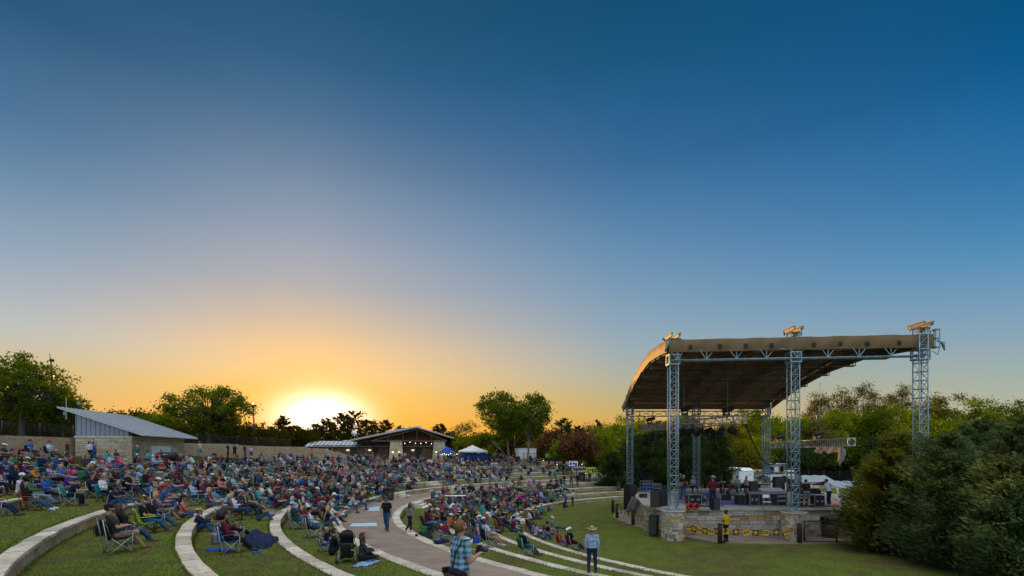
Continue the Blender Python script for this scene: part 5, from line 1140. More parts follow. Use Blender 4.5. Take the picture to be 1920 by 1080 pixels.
def broadleaf(name, lab, loc, H, W, base, seed, leaf='oak', bark='bark', ncl=60, per=170, size=.34, spread=.8, shape=1.0, lean=(0, 0), tr=.22, group=None, cat='tree', fork=.35, rough=1):
    rng = np.random.default_rng(seed); mb = MB(); ch = H-base; cz = base+ch*.5
    cl = []
    while len(cl) < ncl:                       # clump centres through an irregular crown volume
        p = rng.uniform(-1, 1, 3); r = np.linalg.norm(p)
        if r > 1 or r < rng.uniform(.1, .85): continue
        a = math.atan2(p[1], p[0]); lim = 1-rough*(.22-.22*math.sin(a*3+seed)*math.cos(p[2]*3+seed*.7)-.12*math.sin(a*7+seed*2))
        if r > lim: continue
        zz = p[2]; wx = 1-.35*max(0, zz)**1.5*shape-.25*max(0, -zz)**2
        cl.append((p[0]*W/2*wx+lean[0]*(zz+1)/2, p[1]*W/2*wx+lean[1]*(zz+1)/2, cz+zz*ch/2))
    cl = np.array(cl); fk = Vector((lean[0]*.15, 0, base+ch*.08))
    mb.tube([(0, 0, -.3), (.03, 0, .25), tuple(Vector((0, 0, 0)).lerp(fk, .6)), tuple(fk), (lean[0]*.5, lean[1]*.5, base+ch*.55)], [tr*1.5, tr*1.05, tr*.85, tr*.75, tr*.2], 8)
    P = []; 
    for i, c in enumerate(cl):
        c = Vector(c); a = Vector((lean[0]*.3, lean[1]*.3, base+ch*rng.uniform(.0, .4))); a.x *= .5
        m_ = a.lerp(c, .5)+Vector((rng.normal()*.25, rng.normal()*.25, ch*.05-abs(rng.normal())*.15))
        mb.tube([a, m_, c], [tr*.34, tr*.2, tr*.05], 5, False)
        for j in range(4):
            e = c+Vector(rng.normal(size=3))*spread*.6; mb.tube([m_.lerp(c, .7), e], [tr*.07, .008], 3, False)
        k = int(per*rng.uniform(.5, 1.4)); q = rng.normal(size=(k, 3))*np.array([spread, spread, spread*.68])*rng.uniform(.6, 1.15)
        P.append(q+np.array(c))
    P = np.concatenate(P); P = P[P[:, 2] > base*.7]
    V, F = leaves_np(P, size, rng); return finish_tree(name, lab, loc, V, F, mb, leaf, bark, group=group, cat=cat)
def cedar(name, lab, loc, H, W, seed, leaf='dark', per=70, nbr=150, size=.3, point=1.0, low=.04, group=None, asp=.3, up=.45):
    rng = np.random.default_rng(seed); mb = MB(); mb.tube([(0, 0, -.3), (0, 0, H*.5), (rng.normal()*.1, 0, H*.97)], [H*.022+.04, H*.014, .015], 7)
    P = []; D = []
    lob = rng.uniform(.66, 1.18, 9)
    for i in range(nbr):
        k = (i+rng.uniform(0, 1))/nbr; z = H*(low+(.97-low)*k); a = rng.uniform(0, 2*PI)
        env = (1-k)**(.62*point)*min(1, .55+k*3.2); env *= lob[int(a/(2*PI)*9) % 9]*rng.uniform(.55, 1.22)
        R = max(.18, W/2*env); d = np.array([math.cos(a), math.sin(a), up*rng.uniform(.3, 1.3)])
        p0 = np.array([0, 0, z-R*.2]); n = max(8, int(per*(R/(W/2)*.8+.25)))
        tt = rng.uniform(.25, 1, n)**.75; side = np.array([-math.sin(a), math.cos(a), 0])
        fan = rng.normal(size=n)*.20*(tt*R)
        q = p0+d*(tt*R)[:, None]+side*fan[:, None]+np.array([0, 0, 1.])*((tt**2)*R*.16-np.abs(fan)*.5+rng.normal(size=n)*.07*R)[:, None]
        P.append(q); dd = d*1.0+side*(np.sign(fan)*.55)[:, None]+np.array([0, 0, .15]); D.append(dd)
        if i % 2 == 0: mb.tube([p0, p0+d*R*.5+np.array([0, 0, .03*R]), p0+d*R*.95+np.array([0, 0, .14*R])], [.02+.012*R, .012+.005*R, .004], 4, False)
    P = np.concatenate(P); D = np.concatenate(D); V, F = leaves_np(P, size, rng, asp, dirs=D); return finish_tree(name, lab, loc, V, F, mb, leaf, 'bark', group=group)
def bare(name, lab, loc, H, W, seed, bark='palebark', leaf=None, nleaf=0, depth=5, group=None, size=.2, tr=.13):
    rng = np.random.default_rng(seed); mb = MB(); tips = []
    def grow(p, d, L, r, k):
        q = p+d*L; m_ = p+d*L*.5+Vector(rng.normal(size=3))*L*.05; mb.tube([p, m_, q], [r, r*.82, r*.66], 5 if k > 2 else 3, False)
        if k <= 2: tips.append(q)
        if k == 0: return
        for j in range(3 if k > 2 else 2+(rng.random() < .5)):
            nd = (d+Vector(rng.normal(size=3))*.42+Vector((0, 0, .12))).normalized(); nd.x *= W/H*1.6 if k == depth else 1; grow(q, nd.normalized(), L*rng.uniform(.62, .85), r*.6, k-1)
    grow(Vector((0, 0, -.2)), Vector((0, 0, 1)), H*.27, tr, depth); t_ = thing(name, lab, 'tree', loc, 0, group); mb.build('trunk', M[bark], t_, local=True)
    if nleaf:
        P = np.array([tips[i] for i in rng.integers(0, len(tips), nleaf)])+rng.normal(size=(nleaf, 3))*.35; V, F = leaves_np(P, size, rng); o = bpy.data.objects.new('crown', fast_mesh('crown', V, F, M['leaf_'+leaf])); link(o); o.parent = t_
    return t_
def at(u, Y, z=None): x = X(u, Y); return (x, Y, gz(x, Y) if z is None else z)
def Hh(v, Y, z): return ZV(v, Y)-z
# left oak and its neighbours
p = at(40, 57, 7.0); broadleaf('broadleaf_tree', 'large leafy oak at the left edge, with a thick dark trunk on the bank', p, Hh(660, 57, 7), 9.0, 1.9, 3, 'oak', rough=.5, ncl=140, per=72, size=.29, spread=.50, tr=.3)
p = at(118, 62, 7.0); broadleaf('broadleaf_tree', 'smaller dark leafy tree between the big oak and the kiosk roof', p, Hh(722, 62, 7), 5.2, .9, 4, 'oak', ncl=50, per=110, size=.3, spread=.5, tr=.16)
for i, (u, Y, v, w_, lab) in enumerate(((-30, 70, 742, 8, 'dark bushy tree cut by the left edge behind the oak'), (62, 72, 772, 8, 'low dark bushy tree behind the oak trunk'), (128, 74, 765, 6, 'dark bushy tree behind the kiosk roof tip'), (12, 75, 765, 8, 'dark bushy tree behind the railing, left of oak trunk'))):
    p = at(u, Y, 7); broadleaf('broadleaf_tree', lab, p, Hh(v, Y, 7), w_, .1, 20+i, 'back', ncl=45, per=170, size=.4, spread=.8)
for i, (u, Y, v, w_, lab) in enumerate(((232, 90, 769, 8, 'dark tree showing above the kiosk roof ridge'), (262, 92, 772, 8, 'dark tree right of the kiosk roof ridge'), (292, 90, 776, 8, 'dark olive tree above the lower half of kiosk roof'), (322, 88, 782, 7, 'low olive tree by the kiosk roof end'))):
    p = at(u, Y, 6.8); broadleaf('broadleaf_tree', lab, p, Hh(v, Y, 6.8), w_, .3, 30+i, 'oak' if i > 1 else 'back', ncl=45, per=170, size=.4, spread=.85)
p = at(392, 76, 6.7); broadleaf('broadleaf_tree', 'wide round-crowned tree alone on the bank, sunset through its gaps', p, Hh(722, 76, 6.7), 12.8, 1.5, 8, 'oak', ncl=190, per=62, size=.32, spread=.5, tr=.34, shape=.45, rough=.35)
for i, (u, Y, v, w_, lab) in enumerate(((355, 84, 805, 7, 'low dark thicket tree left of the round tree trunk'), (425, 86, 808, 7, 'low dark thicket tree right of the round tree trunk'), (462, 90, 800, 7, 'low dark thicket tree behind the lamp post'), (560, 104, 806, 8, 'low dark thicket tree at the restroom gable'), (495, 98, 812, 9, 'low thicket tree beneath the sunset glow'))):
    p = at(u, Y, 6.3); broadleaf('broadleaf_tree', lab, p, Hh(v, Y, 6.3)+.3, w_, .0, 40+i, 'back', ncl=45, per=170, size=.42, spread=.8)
# cedars against the glow
for i, (u, Y, v, w_, lab) in enumerate(((532, 112, 778, 8.5, 'dark pointed cedar left of the sunset glow'), (512, 116, 800, 8, 'shorter dark cedar left of the pointed one'), (556, 115, 798, 7, 'shorter dark cedar at the left foot of the sun glow'), (592, 122, 793, 9, 'low dark cedar right in front of the sun glow'), (612, 118, 782, 9, 'mid-height dark cedar under the glow above the restroom'),
        (640, 116, 772, 9, 'broad dark cedar at the right of the glow'), (664, 113, 768, 10, 'tallest dark cedar behind the restroom roof, leaning top'), (690, 118, 786, 9, 'dark cedar between the tallest cedar and pavilion'), (722, 122, 786, 9, 'dark cedar rising behind the pavilion roof slope'), (575, 119, 806, 8, 'lowest dark cedar at the restroom ridge'), (748, 126, 800, 9, 'dark cedar mostly hidden by the pavilion ridge'))):
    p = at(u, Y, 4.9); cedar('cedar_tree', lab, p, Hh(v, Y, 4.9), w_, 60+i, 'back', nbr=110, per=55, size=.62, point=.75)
for i, (u, Y, v, w_, lab) in enumerate(((826, 118, 793, 7, 'dark ragged cedar between pavilion roof and blue tent'), (845, 122, 808, 7, 'lower dark cedar above the blue tent'))):
    cedar('cedar_tree', lab, at(u, Y, 4.6), Hh(v, Y, 4.6), w_, 75+i, 'back', nbr=90, per=55, size=.6, point=.7)
bare('bare_tree', 'leafless pale tree behind the white tent', at(873, 108, 4.4), Hh(788, 108, 4.4), 6, 80, 'palebark', 'olive', 900, 5, size=.3)
for i, (u, Y, v, w_, lf, lab) in enumerate(((815, 112, 822, 8, 'back', 'dark low tree behind the right pavilion pillar'), (852, 110, 820, 8, 'back', 'dark low tree behind the blue tent'), (872, 106, 824, 6, 'yellow', 'small golden bush between the blue and white tents'), (905, 106, 815, 8, 'oak', 'dark green bush behind the white tent'), (935, 108, 812, 7, 'back', 'dark bush behind the left tall tree trunk'), (1008, 110, 818, 6, 'spring', 'bright green bush right of the white box trailer'), (975, 114, 806, 8, 'back', 'dark bush between the two tall trees'))):
    broadleaf('bush', lab, at(u, Y, 4.4), Hh(v, Y, 4.4)+.2, w_, 0, 90+i, lf, ncl=40, per=150, size=.42, spread=.75, cat='bush')
# two tall thin-leaved trees
p = at(954, 88, 4.4); broadleaf('tall_tree', 'tall open-leaved tree leaning left, left one of the pair on the plaza', p, Hh(733, 88, 4.4), 8.4, 3.2, 101, 'oak', 'palebark', ncl=170, per=58, size=.34, spread=.5, rough=.3, tr=.2, lean=(-1.9, 0), shape=.5)
p = at(990, 86, 4.4); broadleaf('tall_tree', 'tall round-topped open tree, right one of the pair on the plaza', p, Hh(736, 86, 4.4), 6.2, 2.9, 102, 'oak', 'palebark', ncl=150, per=58, size=.34, spread=.48, rough=.15, tr=.19, lean=(1.0, 0), shape=.3)
mb = MB(); a = Vector(at(950, 86, 4.4)); mb.tube([a+Vector((.2, 0, .3)), a+Vector((-.9, 0, 1.6)), a+Vector((-2.0, 0, 3.0))], [.1, .08, .03], 6); mb.tube([a+Vector((-.9, 0, 1.6)), a+Vector((-1.7, 0, 2.2)), a+Vector((-2.3, 0, 2.9))], [.06, .05, .02], 5); o = mb.build('fallen_trunk', M['palebark'], loc=tuple(a)); tag(o, 'bare pale trunk leaning against the left tall tree', 'trunk')
# trees by the side steps
for i, (u, Y, v, w_, lf, k, lab) in enumerate(((1058, 104, 782, 8, 'dark', 'c', 'tall dark cedar with a spiky top, right of the paired trees'), (1085, 108, 797, 7, 'dark', 'c', 'dark cedar behind the rust-brown trees'), (1035, 98, 812, 6.5, 'rust', 'b', 'rust-brown tree left of the two by the side steps'), (1086, 88, 812, 6.4, 'rust', 'b', 'rust-brown rounded tree right of the two by the side steps'), (1057, 90, 830, 3, 'spring', 'b', 'small bright green shrub between the rust-brown trees'),
        (1120, 100, 784, 5, 'dark', 'c', 'narrow dark cedar above the side steps'), (1132, 92, 800, 6.5, 'spring', 'b', 'pale green willowy tree right of the rust-brown trees'), (1156, 108, 782, 9, 'spring', 'b', 'fresh green tree beside the slim tower'), (1184, 112, 776, 8, 'spring', 'b', 'fresh green tree behind the slim tower'), (1108, 112, 790, 7, 'redbrown', 'b', 'pinkish budding tree behind the dark cedars'), (1205, 116, 772, 8, 'redbrown', 'b', 'thin budding tree left of the hanging truss'))):
    p = at(u, Y, .9 if u > 1100 else 4.0); h_ = Hh(v, Y, p[2])
    if k == 'c': cedar('cedar_tree', lab, p, h_, w_, 110+i, lf, nbr=130, per=60, size=.5, point=.8)
    else: broadleaf('broadleaf_tree', lab, p, h_, w_, .3 if lf != 'redbrown' else 2, 110+i, lf, ncl=60, per=170 if lf != 'redbrown' else 70, size=.38, spread=.75)
# dark cedars right behind the stage
for i, (u, Y, v, w_, lab) in enumerate(((1150, 72, 846, 5, 'low dark cedar at the end of the side steps'), (1192, 74, 812, 6.5, 'dark cedar behind the stacked loudspeakers'), (1222, 70, 808, 6, 'dark cedar left of the front tower'), (1250, 76, 796, 7, 'dark cedar behind the front tower'), (1284, 72, 802, 6.5, 'dark cedar behind the guitarist'), (1322, 76, 812, 6.5, 'dark cedar behind the rear tower by the keyboardist'), (1347, 66, 806, 5.2, 'blackish narrow cedar left of the white trailer'), (1236, 90, 786, 9, 'tall dark green cedar further back behind the front tower'), (1300, 92, 782, 9, 'tall dark green cedar under the hanging truss'))):
    cedar('cedar_tree', lab, at(u, Y, .5), Hh(v, Y, .5), w_, 130+i, 'dark', nbr=150, per=70, size=.38, point=.62)
# woodland behind the stage
for i, (u, Y, v, w_, lf, lab) in enumerate(((1225, 126, 790, 10, 'spring', 'green woodland tree above the left dark cedars'), (1278, 128, 768, 9, 'oak', 'woodland tree peeping above the hanging truss'), (1330, 122, 800, 10, 'spring', 'bright green tree seen through the hanging truss'), (1368, 116, 790, 9, 'yellow', 'yellow-green sunlit tree left of the rear right tower'), (1405, 128, 757, 12, 'spring', 'big fresh green tree behind the white trailer'), (1440, 132, 765, 11, 'spring', 'fresh green tree right behind the rear right tower'), (1398, 112, 826, 8, 'yellow', 'sunlit yellow-green bush above the parked cars'), (1432, 118, 818, 8, 'spring', 'leafy green bush behind the blue car'), (1466, 122, 800, 9, 'spring', 'green tree above the site cabin'),
        (1500, 126, 772, 11, 'spring', 'green woodland tree right of the second tower'), (1530, 120, 790, 10, 'redbrown', 'copper-tinged tree over the truss with cloth'), (1562, 124, 768, 11, 'spring', 'green tree under the copper tops'), (1602, 126, 764, 11, 'spring', 'wide green tree left of the third tower'), (1645, 122, 760, 11, 'oak', 'dense green tree left of the third tower foot'), (1690, 124, 752, 11, 'spring', 'green tree just behind the third tower'), (1500, 112, 838, 8, 'dark', 'dark understory tree behind the truss with cloth'), (1545, 108, 842, 8, 'dark', 'dark understory tree above the white marquee'), (1590, 106, 836, 9, 'oak', 'shadowy tree right of the truss end plate'), (1640, 102, 820, 9, 'dark', 'shadowy tree behind the olive cedar'))):
    p = at(u, Y, .7); broadleaf('broadleaf_tree', lab, p, Hh(v, Y, .7), w_, .4, 160+i, lf, ncl=75, per=165, size=.46, spread=.95, tr=.25)
for i, (u, Y, v, w_, lab) in enumerate(((1535, 132, 733, 7.5, 'sparse budding tree with reddish top, leftmost of three'), (1578, 134, 717, 7, 'sparse budding tree with reddish top, middle of three'), (1622, 133, 710, 8, 'tallest sparse budding tree with dark reddish leaves'), (1655, 135, 728, 7, 'sparse budding tree right of the tallest one'), (1692, 134, 722, 8, 'sparse leafy tree beside the third tower'))):
    p = at(u, Y, .7); broadleaf('budding_tree', lab, p, Hh(v, Y, .7), w_, 7, 190+i, 'redbrown', ncl=70, per=72, size=.36, spread=.75, tr=.2)
for i, (u, Y, v, w_, lf, lab) in enumerate(((1752, 84, 732, 6.5, 'olive', 'olive-green tree right of the third tower'), (1790, 88, 740, 7, 'oak', 'green tree in the right-hand wood, second from tower'), (1830, 84, 744, 7, 'spring', 'light green tree in the right-hand wood'), (1868, 86, 738, 7, 'oak', 'twiggy green tree in the right-hand wood near the frame edge'), (1912, 82, 742, 7, 'oak', 'twiggy green tree cut by the right frame edge'), (1958, 84, 735, 7, 'oak', 'tree beyond the right edge of frame'), (1722, 70, 772, 5.5, 'spring', 'yellow-green leafy tree at the third tower foot'), (1768, 66, 776, 5.5, 'spring', 'bright green leafy tree above the blue-green cedars'), (1815, 64, 780, 5.5, 'yellow', 'yellow-green leafy tree behind the near cedars'), (1865, 62, 784, 5.5, 'spring', 'green leafy tree behind the near cedars at right'), (1690, 66, 800, 5, 'olive', 'brownish green tree above the olive cedar'), (1925, 60, 780, 5.5, 'oak', 'green leafy tree behind the cedar at frame edge'))):
    p = at(u, Y, .6); broadleaf('broadleaf_tree', lab, p, Hh(v, Y, .6), w_, .5, 210+i, lf, ncl=75, per=150, size=.30, spread=.62, tr=.16)
# near cedars on the right
def ncedar(u, Y, v, w_, seed, leaf, lab, nbr=520, per=190, size=.24, point=.62, low=.03, asp=.2, up=.42):
    p = at(u, Y, .25); cedar('cedar_tree', lab, p, Hh(v, Y, .25), w_, seed, leaf, per, nbr, size, point, low, asp=asp, up=up)
ncedar(1672, 27.5, 838, 4.5, 301, 'olive', 'olive-gold bushy cedar nearest the litter bin', nbr=285, per=241)
ncedar(1728, 31, 822, 4.8, 302, 'olive', 'taller olive cedar behind the gold-tinted one', nbr=260, per=195)
ncedar(1780, 24, 806, 4.6, 303, 'bluecedar', 'blue-green cedar in front of the olive ones', nbr=322, per=229)
ncedar(1845, 25.5, 782, 4.8, 304, 'bluecedar', 'tall blue-green cedar near the right edge', nbr=347, per=229)
ncedar(1905, 21, 792, 4.4, 305, 'bluecedar', 'blue-green cedar in the bottom right corner', nbr=372, per=241)
ncedar(1800, 33, 805, 4.6, 306, 'dark', 'shadowed dark cedar between the tall blue-green and olive ones', nbr=235, per=172)
ncedar(1930, 28, 770, 4.6, 307, 'bluecedar', 'tall dark blue-green cedar cut by the right edge', nbr=260, per=195)
# far woods closing the horizon: one uncountable mass
rng = np.random.default_rng(5); P = []
for i in range(4800):
    u = rng.uniform(-600, 3000); Y = rng.uniform(150, 185) if u < 2000 else rng.uniform(60, 110); x = X(u, Y); top = 9+3*math.sin(u*.013)+2*math.sin(u*.041+1); zb = 4 if u < 1000 else .5
    if 540 < u < 740: top -= 4
    P.append(np.array([x, Y, rng.uniform(zb, zb+top*.8)])+rng.normal(size=(14, 3))*np.array([1.3, 1.0, .9]))
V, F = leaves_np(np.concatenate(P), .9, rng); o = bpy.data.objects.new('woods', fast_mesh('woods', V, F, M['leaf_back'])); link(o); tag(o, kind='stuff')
# short grass tufts and fallen leaves on the near lawn
rng = np.random.default_rng(9); P = []; NB = 150000
u = rng.uniform(-20, 1700, NB*2); k = 0
Yv = 10+38*rng.uniform(0, 1, NB*2)**1.6
rr_ = np.hypot((u-960)/1000*Yv-CX, Yv-CY); V = []; Dd = []
for ui, Yi, r in zip(u, Yv, rr_):
    x = (ui-960)/1000*Yi
    if r > 53 or (RR[3]-.1 < r < RR[4]+.45): continue
    if any(q-.1 < r < q+.45 for q in RR): continue
    if r < 27 and (7.8 < x < 24 and 29.6 < Yi): continue
    V.append((x, Yi, gz(x, Yi)))
    if len(V) > 60000: break
for i, rw_ in enumerate(RR):                     # longer blades where the grass meets the seat walls
    for a in rng.uniform(150, 236, 3600):
        r = rw_+(rng.uniform(-.16, -.02) if rng.random() < .6 else rng.uniform(.41, .5)); x, y = pol(r, a)
        if y < 9 or y > 50 or i in (3, 4) and (RR[3] < r < RR[4]): continue
        V.append((x, y, gz(x, y)))
V = np.array(V); n = len(V); h_ = np.where(np.arange(n) < 60000, rng.uniform(.03, .075, n), rng.uniform(.06, .15, n))[:, None]; a = rng.uniform(0, 2*PI, n); s = np.stack([np.cos(a), np.sin(a), 0*a], 1)*rng.uniform(.006, .014, n)[:, None]; tip = V+np.concatenate([rng.normal(size=(n, 2))*.03, h_], 1)
T = np.stack([V-s, V+s, tip], 1).reshape(-1, 3); LM('blade', [(.045, .07, .012), (.09, .135, .02), (.16, .18, .045)], .35)
o = bpy.data.objects.new('grass', fast_mesh('grass', T, np.arange(3*n).reshape(n, 3), M['leaf_blade'])); link(o); tag(o, kind='stuff')
# ---------------------------------------------------------------- people
V3 = Vector
def skin(n, c): M['skin_'+n] = plain('skin_'+n, c, .55, var=.1, scale=9, spec=.3)
skin('light', (.38, .21, .145)); skin('tan', (.28, .15, .095)); skin('brown', (.14, .07, .045)); skin('pink', (.40, .215, .165))
HAIRC = dict(brown=(.045, .024, .013), black=(.010, .008, .007), blond=(.36, .22, .09), grey=(.30, .29, .28), auburn=(.13, .045, .018), white=(.6, .58, .54), ginger=(.15, .058, .02))
for k_, c_ in HAIRC.items(): M['hair_'+k_] = plain('hair_'+k_, c_, .6, var=.3, scale=30)
SHIRT = dict(black=(.014, .014, .016), charcoal=(.045, .045, .05), navy=(.012, .02, .06), maroon=(.14, .018, .035), red=(.38, .025, .03), teal=(.015, .19, .17), turquoise=(.03, .36, .38), blue=(.03, .12, .42),
             skyblue=(.34, .46, .62), denim=(.035, .10, .22), grey=(.19, .20, .21), white=(.68, .68, .70), pink=(.62, .10, .28), magenta=(.62, .01, .26), purple=(.11, .03, .25), lavender=(.38, .28, .52), mustard=(.50, .24, .02),
             orange=(.50, .13, .03), green=(.03, .18, .06), lime=(.38, .62, .03), olive=(.12, .12, .05), brown=(.09, .05, .03), cream=(.55, .47, .36), coral=(.60, .17, .12), plum=(.13, .03, .10), yellow=(.72, .42, .01))
for k_, c_ in SHIRT.items(): M['shirt_'+k_] = cloth('shirt_'+k_, tuple(.82*x for x in c_))
M['shirt_blueplaid'] = cloth('shirt_blueplaid', (.02, .10, .20), 'check', (.26, .38, .46)); M['shirt_darkplaid'] = cloth('shirt_darkplaid', (.03, .03, .06), 'check', (.35, .2, .25)); M['shirt_redplaid'] = cloth('shirt_redplaid', (.3, .04, .04), 'check', (.05, .05, .06))
M['shirt_whiteplaid'] = cloth('shirt_whiteplaid', (.08, .12, .25), 'check', (.6, .62, .66)); M['shirt_striped'] = cloth('shirt_striped', (.55, .55, .58), 'stripe', (.5, .1, .18)); M['shirt_tealplaid'] = cloth('shirt_tealplaid', (.03, .28, .3), 'check', (.25, .5, .5)); M['shirt_floral'] = cloth('shirt_floral', (.1, .38, .42), 'check', (.62, .64, .6))
PANT = dict(jeans=(.025, .075, .17), lightjeans=(.10, .21, .33), darkjeans=(.012, .025, .06), black=(.012, .012, .014), khaki=(.26, .20, .13), grey=(.15, .15, .15), white=(.6, .6, .6))
for k_, c_ in PANT.items(): M['pant_'+k_] = cloth('pant_'+k_, c_)
M['shoe_dark'] = plain('shoe_dark', (.03, .022, .018), .5); M['shoe_light'] = plain('shoe_light', (.5, .5, .5), .6); M['shoe_brown'] = plain('shoe_brown', (.11, .05, .025), .5); M['shoe_blue'] = plain('shoe_blue', (.05, .3, .4), .6)
M['eye'] = plain('eye', (.02, .015, .012), .3)
# figure: joints in metres, facing +y; limbs listed as (left, right)
def limb(root, d1, l1, d2, l2):
    a = V3(root); b = a+V3(d1).normalized()*l1; c = b+V3(d2).normalized()*l2; return a, b, c
def figure(pel, lean, legs, arms, toes=None, head=(0, 0), twist=0):
    """pel: pelvis point; lean: torso lean back in degrees (+back); legs/arms: [(dir1, dir2)]*2"""
    J = {}; R = Euler((math.radians(-lean) if 0 else math.radians(lean), 0, math.radians(twist))).to_matrix(); pel = V3(pel); J['pel'] = pel; J['R'] = R
    J['waist'] = pel+R @ V3((0, 0, .17)); J['chest'] = pel+R @ V3((0, .01, .34)); J['neck'] = pel+R @ V3((0, -.005, .53))
    hl = lean*.35+head[0]; HR = Euler((math.radians(hl), 0, math.radians(head[1]))).to_matrix(); J['HR'] = HR; J['head'] = J['neck']+R @ V3((0, .0, .06))+HR @ V3((0, .02, .125)); J['hrot'] = (math.radians(hl), 0, math.radians(head[1]))
    for i, s in enumerate((-1, 1)):
        J['hip', i], J['kn', i], J['an', i] = limb(pel+V3((s*.095, 0, -.02)), legs[i][0], .43, legs[i][1], .42)
        J['sh', i], J['el', i], J['wr', i] = limb(pel+R @ V3((s*.185, -.01, .475)), arms[i][0], .285, arms[i][1], .25)
        t_ = V3((toes[i] if toes else (s*.15, 1, -.1))).normalized(); J['toe', i] = J['an', i]+t_*.17+V3((0, 0, -.035)); J['ank', i] = J['an', i]
        J['curl', i] = arms[i][2] if len(arms[i]) > 2 else .5
    return J
def prims(J, female=False, hands=True):
    P = []; R = J['R']; HR = J['HR']; x = R @ V3((1, 0, 0)); fwd = R @ V3((0, 1, 0)); H = J['head']
    def c(a, b, ra, rb, t): P.append((V3(a), V3(b), ra, rb, t))
    p, w_, ch, nk = J['pel'], J['waist'], J['chest'], J['neck']; k = .92 if female else 1.05
    c(p-x*.085*(1.1 if female else 1), p+x*.085*(1.1 if female else 1), .115, .115, 'trousers'); c(p+R @ V3((-.07, 0, .07)), p+R @ V3((.07, 0, .07)), .112*k, .112*k, 'shirt')
    c(w_-x*.06*k, w_+x*.06*k, .11*k, .11*k, 'shirt'); c(w_+R @ V3((0, .035, .0)), w_+R @ V3((0, .03, -.06)), .095*k, .095*k, 'shirt')
    for s in (-1, 1): c(p+R @ V3((s*.065, 0, .1)), ch+x*s*.085*k, .10*k, .11*k, 'shirt'); c(nk+R @ V3((s*.02, 0, -.02)), J['sh', 0 if s < 0 else 1]+R @ V3((0, 0, .0)), .055, .062*k, 'shirt')
    c(ch-x*.085*k, ch+x*.085*k, .118*k, .118*k, 'shirt'); m_ = ch.lerp(nk, .6); c(m_-x*.11*k, m_+x*.11*k, .078, .078, 'shirt')
    if female:
        for s in (-1, 1): c(ch+R @ V3((s*.075, .085, .0)), ch+R @ V3((s*.075, .085, -.01)), .06, .06, 'shirt')
    c(nk+R @ V3((0, 0, -.03)), H+HR @ V3((0, -.02, -.07)), .057, .053, 'skin')
    hd = lambda a, b, ra, rb, t: c(H+HR @ V3(a), H+HR @ V3(b), ra, rb, t)
    hd((0, -.025, .03), (0, .012, .03), .088, .082, 'skin'); hd((0, .025, -.02), (0, .035, -.07), .066, .046, 'skin'); hd((-.018, .055, -.095), (.018, .055, -.095), .028, .028, 'skin')
    hd((0, .098, .015), (0, .112, -.03), .010, .017, 'skin'); hd((-.03, .085, .035), (.03, .085, .035), .018, .018, 'skin'); hd((-.02, .088, -.062), (.02, .088, -.062), .011, .011, 'lip')
    for s in (-1, 1): hd((s*.032, .094, .012), (s*.032, .096, .012), .011, .011, 'eye'); hd((s*.086, -.01, .015), (s*.084, -.005, -.025), .017, .012, 'skin'); hd((s*.042, .07, -.02), (s*.035, .06, -.05), .024, .02, 'skin')
    for i, s in enumerate((-1, 1)):
        sh, el, wr = J['sh', i], J['el', i], J['wr', i]; k2 = .86 if female else 1
        c(sh, sh.lerp(el, .62), .06*k2, .05*k2, 'shirt'); c(sh.lerp(el, .62), el, .044*k2, .040*k2, 'fore'); c(el, el.lerp(wr, .35), .040*k2, .043*k2, 'fore'); c(el.lerp(wr, .35), wr, .042*k2, .027*k2, 'fore')
        d = (wr-el).normalized(); sd = d.cross(V3((0, 0, 1))); sd = sd.normalized() if sd.length > .2 else V3((1, 0, 0)); nrm = sd.cross(d).normalized()
        if nrm.z > 0: nrm = -nrm
        q = wr+d*.085
        if hands:
            for j in (-1.0, 0, 1.0): c(wr+sd*j*.012+d*.01, q+sd*j*.026, .016, .014, 'skin')
            cu = J['curl', i]
            for j, L in ((-1.5, .062), (-.5, .075), (.5, .08), (1.5, .07)):
                a = q+sd*j*.021; b = a+(d*math.cos(cu*.6)+nrm*math.sin(cu*.6)+sd*j*.06)*L*.55; e = b+(d*math.cos(cu*1.5)+nrm*math.sin(cu*1.5))*L*.5; c(a, b, .0105, .0095, 'skin'); c(b, e, .0095, .008, 'skin')
            ts = -sd*s if (sd.x*s) > 0 else sd*s
            a = wr+d*.025+ts*.022; b = a+(d*.6+ts*.75+nrm*.2).normalized()*.045; c(a, b, .015, .012, 'skin'); c(b, b+(d*.9+ts*.2+nrm*.35).normalized()*.032, .012, .010, 'skin')
        else: c(wr, wr+d*.1+nrm*.01, .03, .036, 'skin'); c(wr+d*.1+nrm*.01, wr+d*.15+nrm*.045, .033, .024, 'skin')
        hp, kn, an, to = J['hip', i], J['kn', i], J['an', i], J['toe', i]
        c(hp, hp.lerp(kn, .5), .092, .078, 'trousers'); c(hp.lerp(kn, .5), kn, .078, .060, 'trousers'); ca = kn.lerp(an, .35); bk = (an-kn).cross(x).normalized()*.012; c(kn, ca, .058, .056, 'shin'); c(ca, an, .056, .038, 'shin')
        hl = an-(to-an).normalized()*.045+V3((0, 0, -.03)) if abs((to-an).normalized().z) < .8 else an-(to-an).normalized()*.03; c(an, hl, .036, .036, 'shoe'); c(hl, an.lerp(to, .6), .040, .044, 'shoe'); c(an, an.lerp(to, .75), .038, .038, 'shoe'); c(an.lerp(to, .6), to, .042, .033, 'shoe')
    return P
SLOT = {'skin': 0, 'shirt': 1, 'fore': 2, 'trousers': 3, 'shin': 4, 'shoe': 5, 'eye': 6, 'lip': 0}
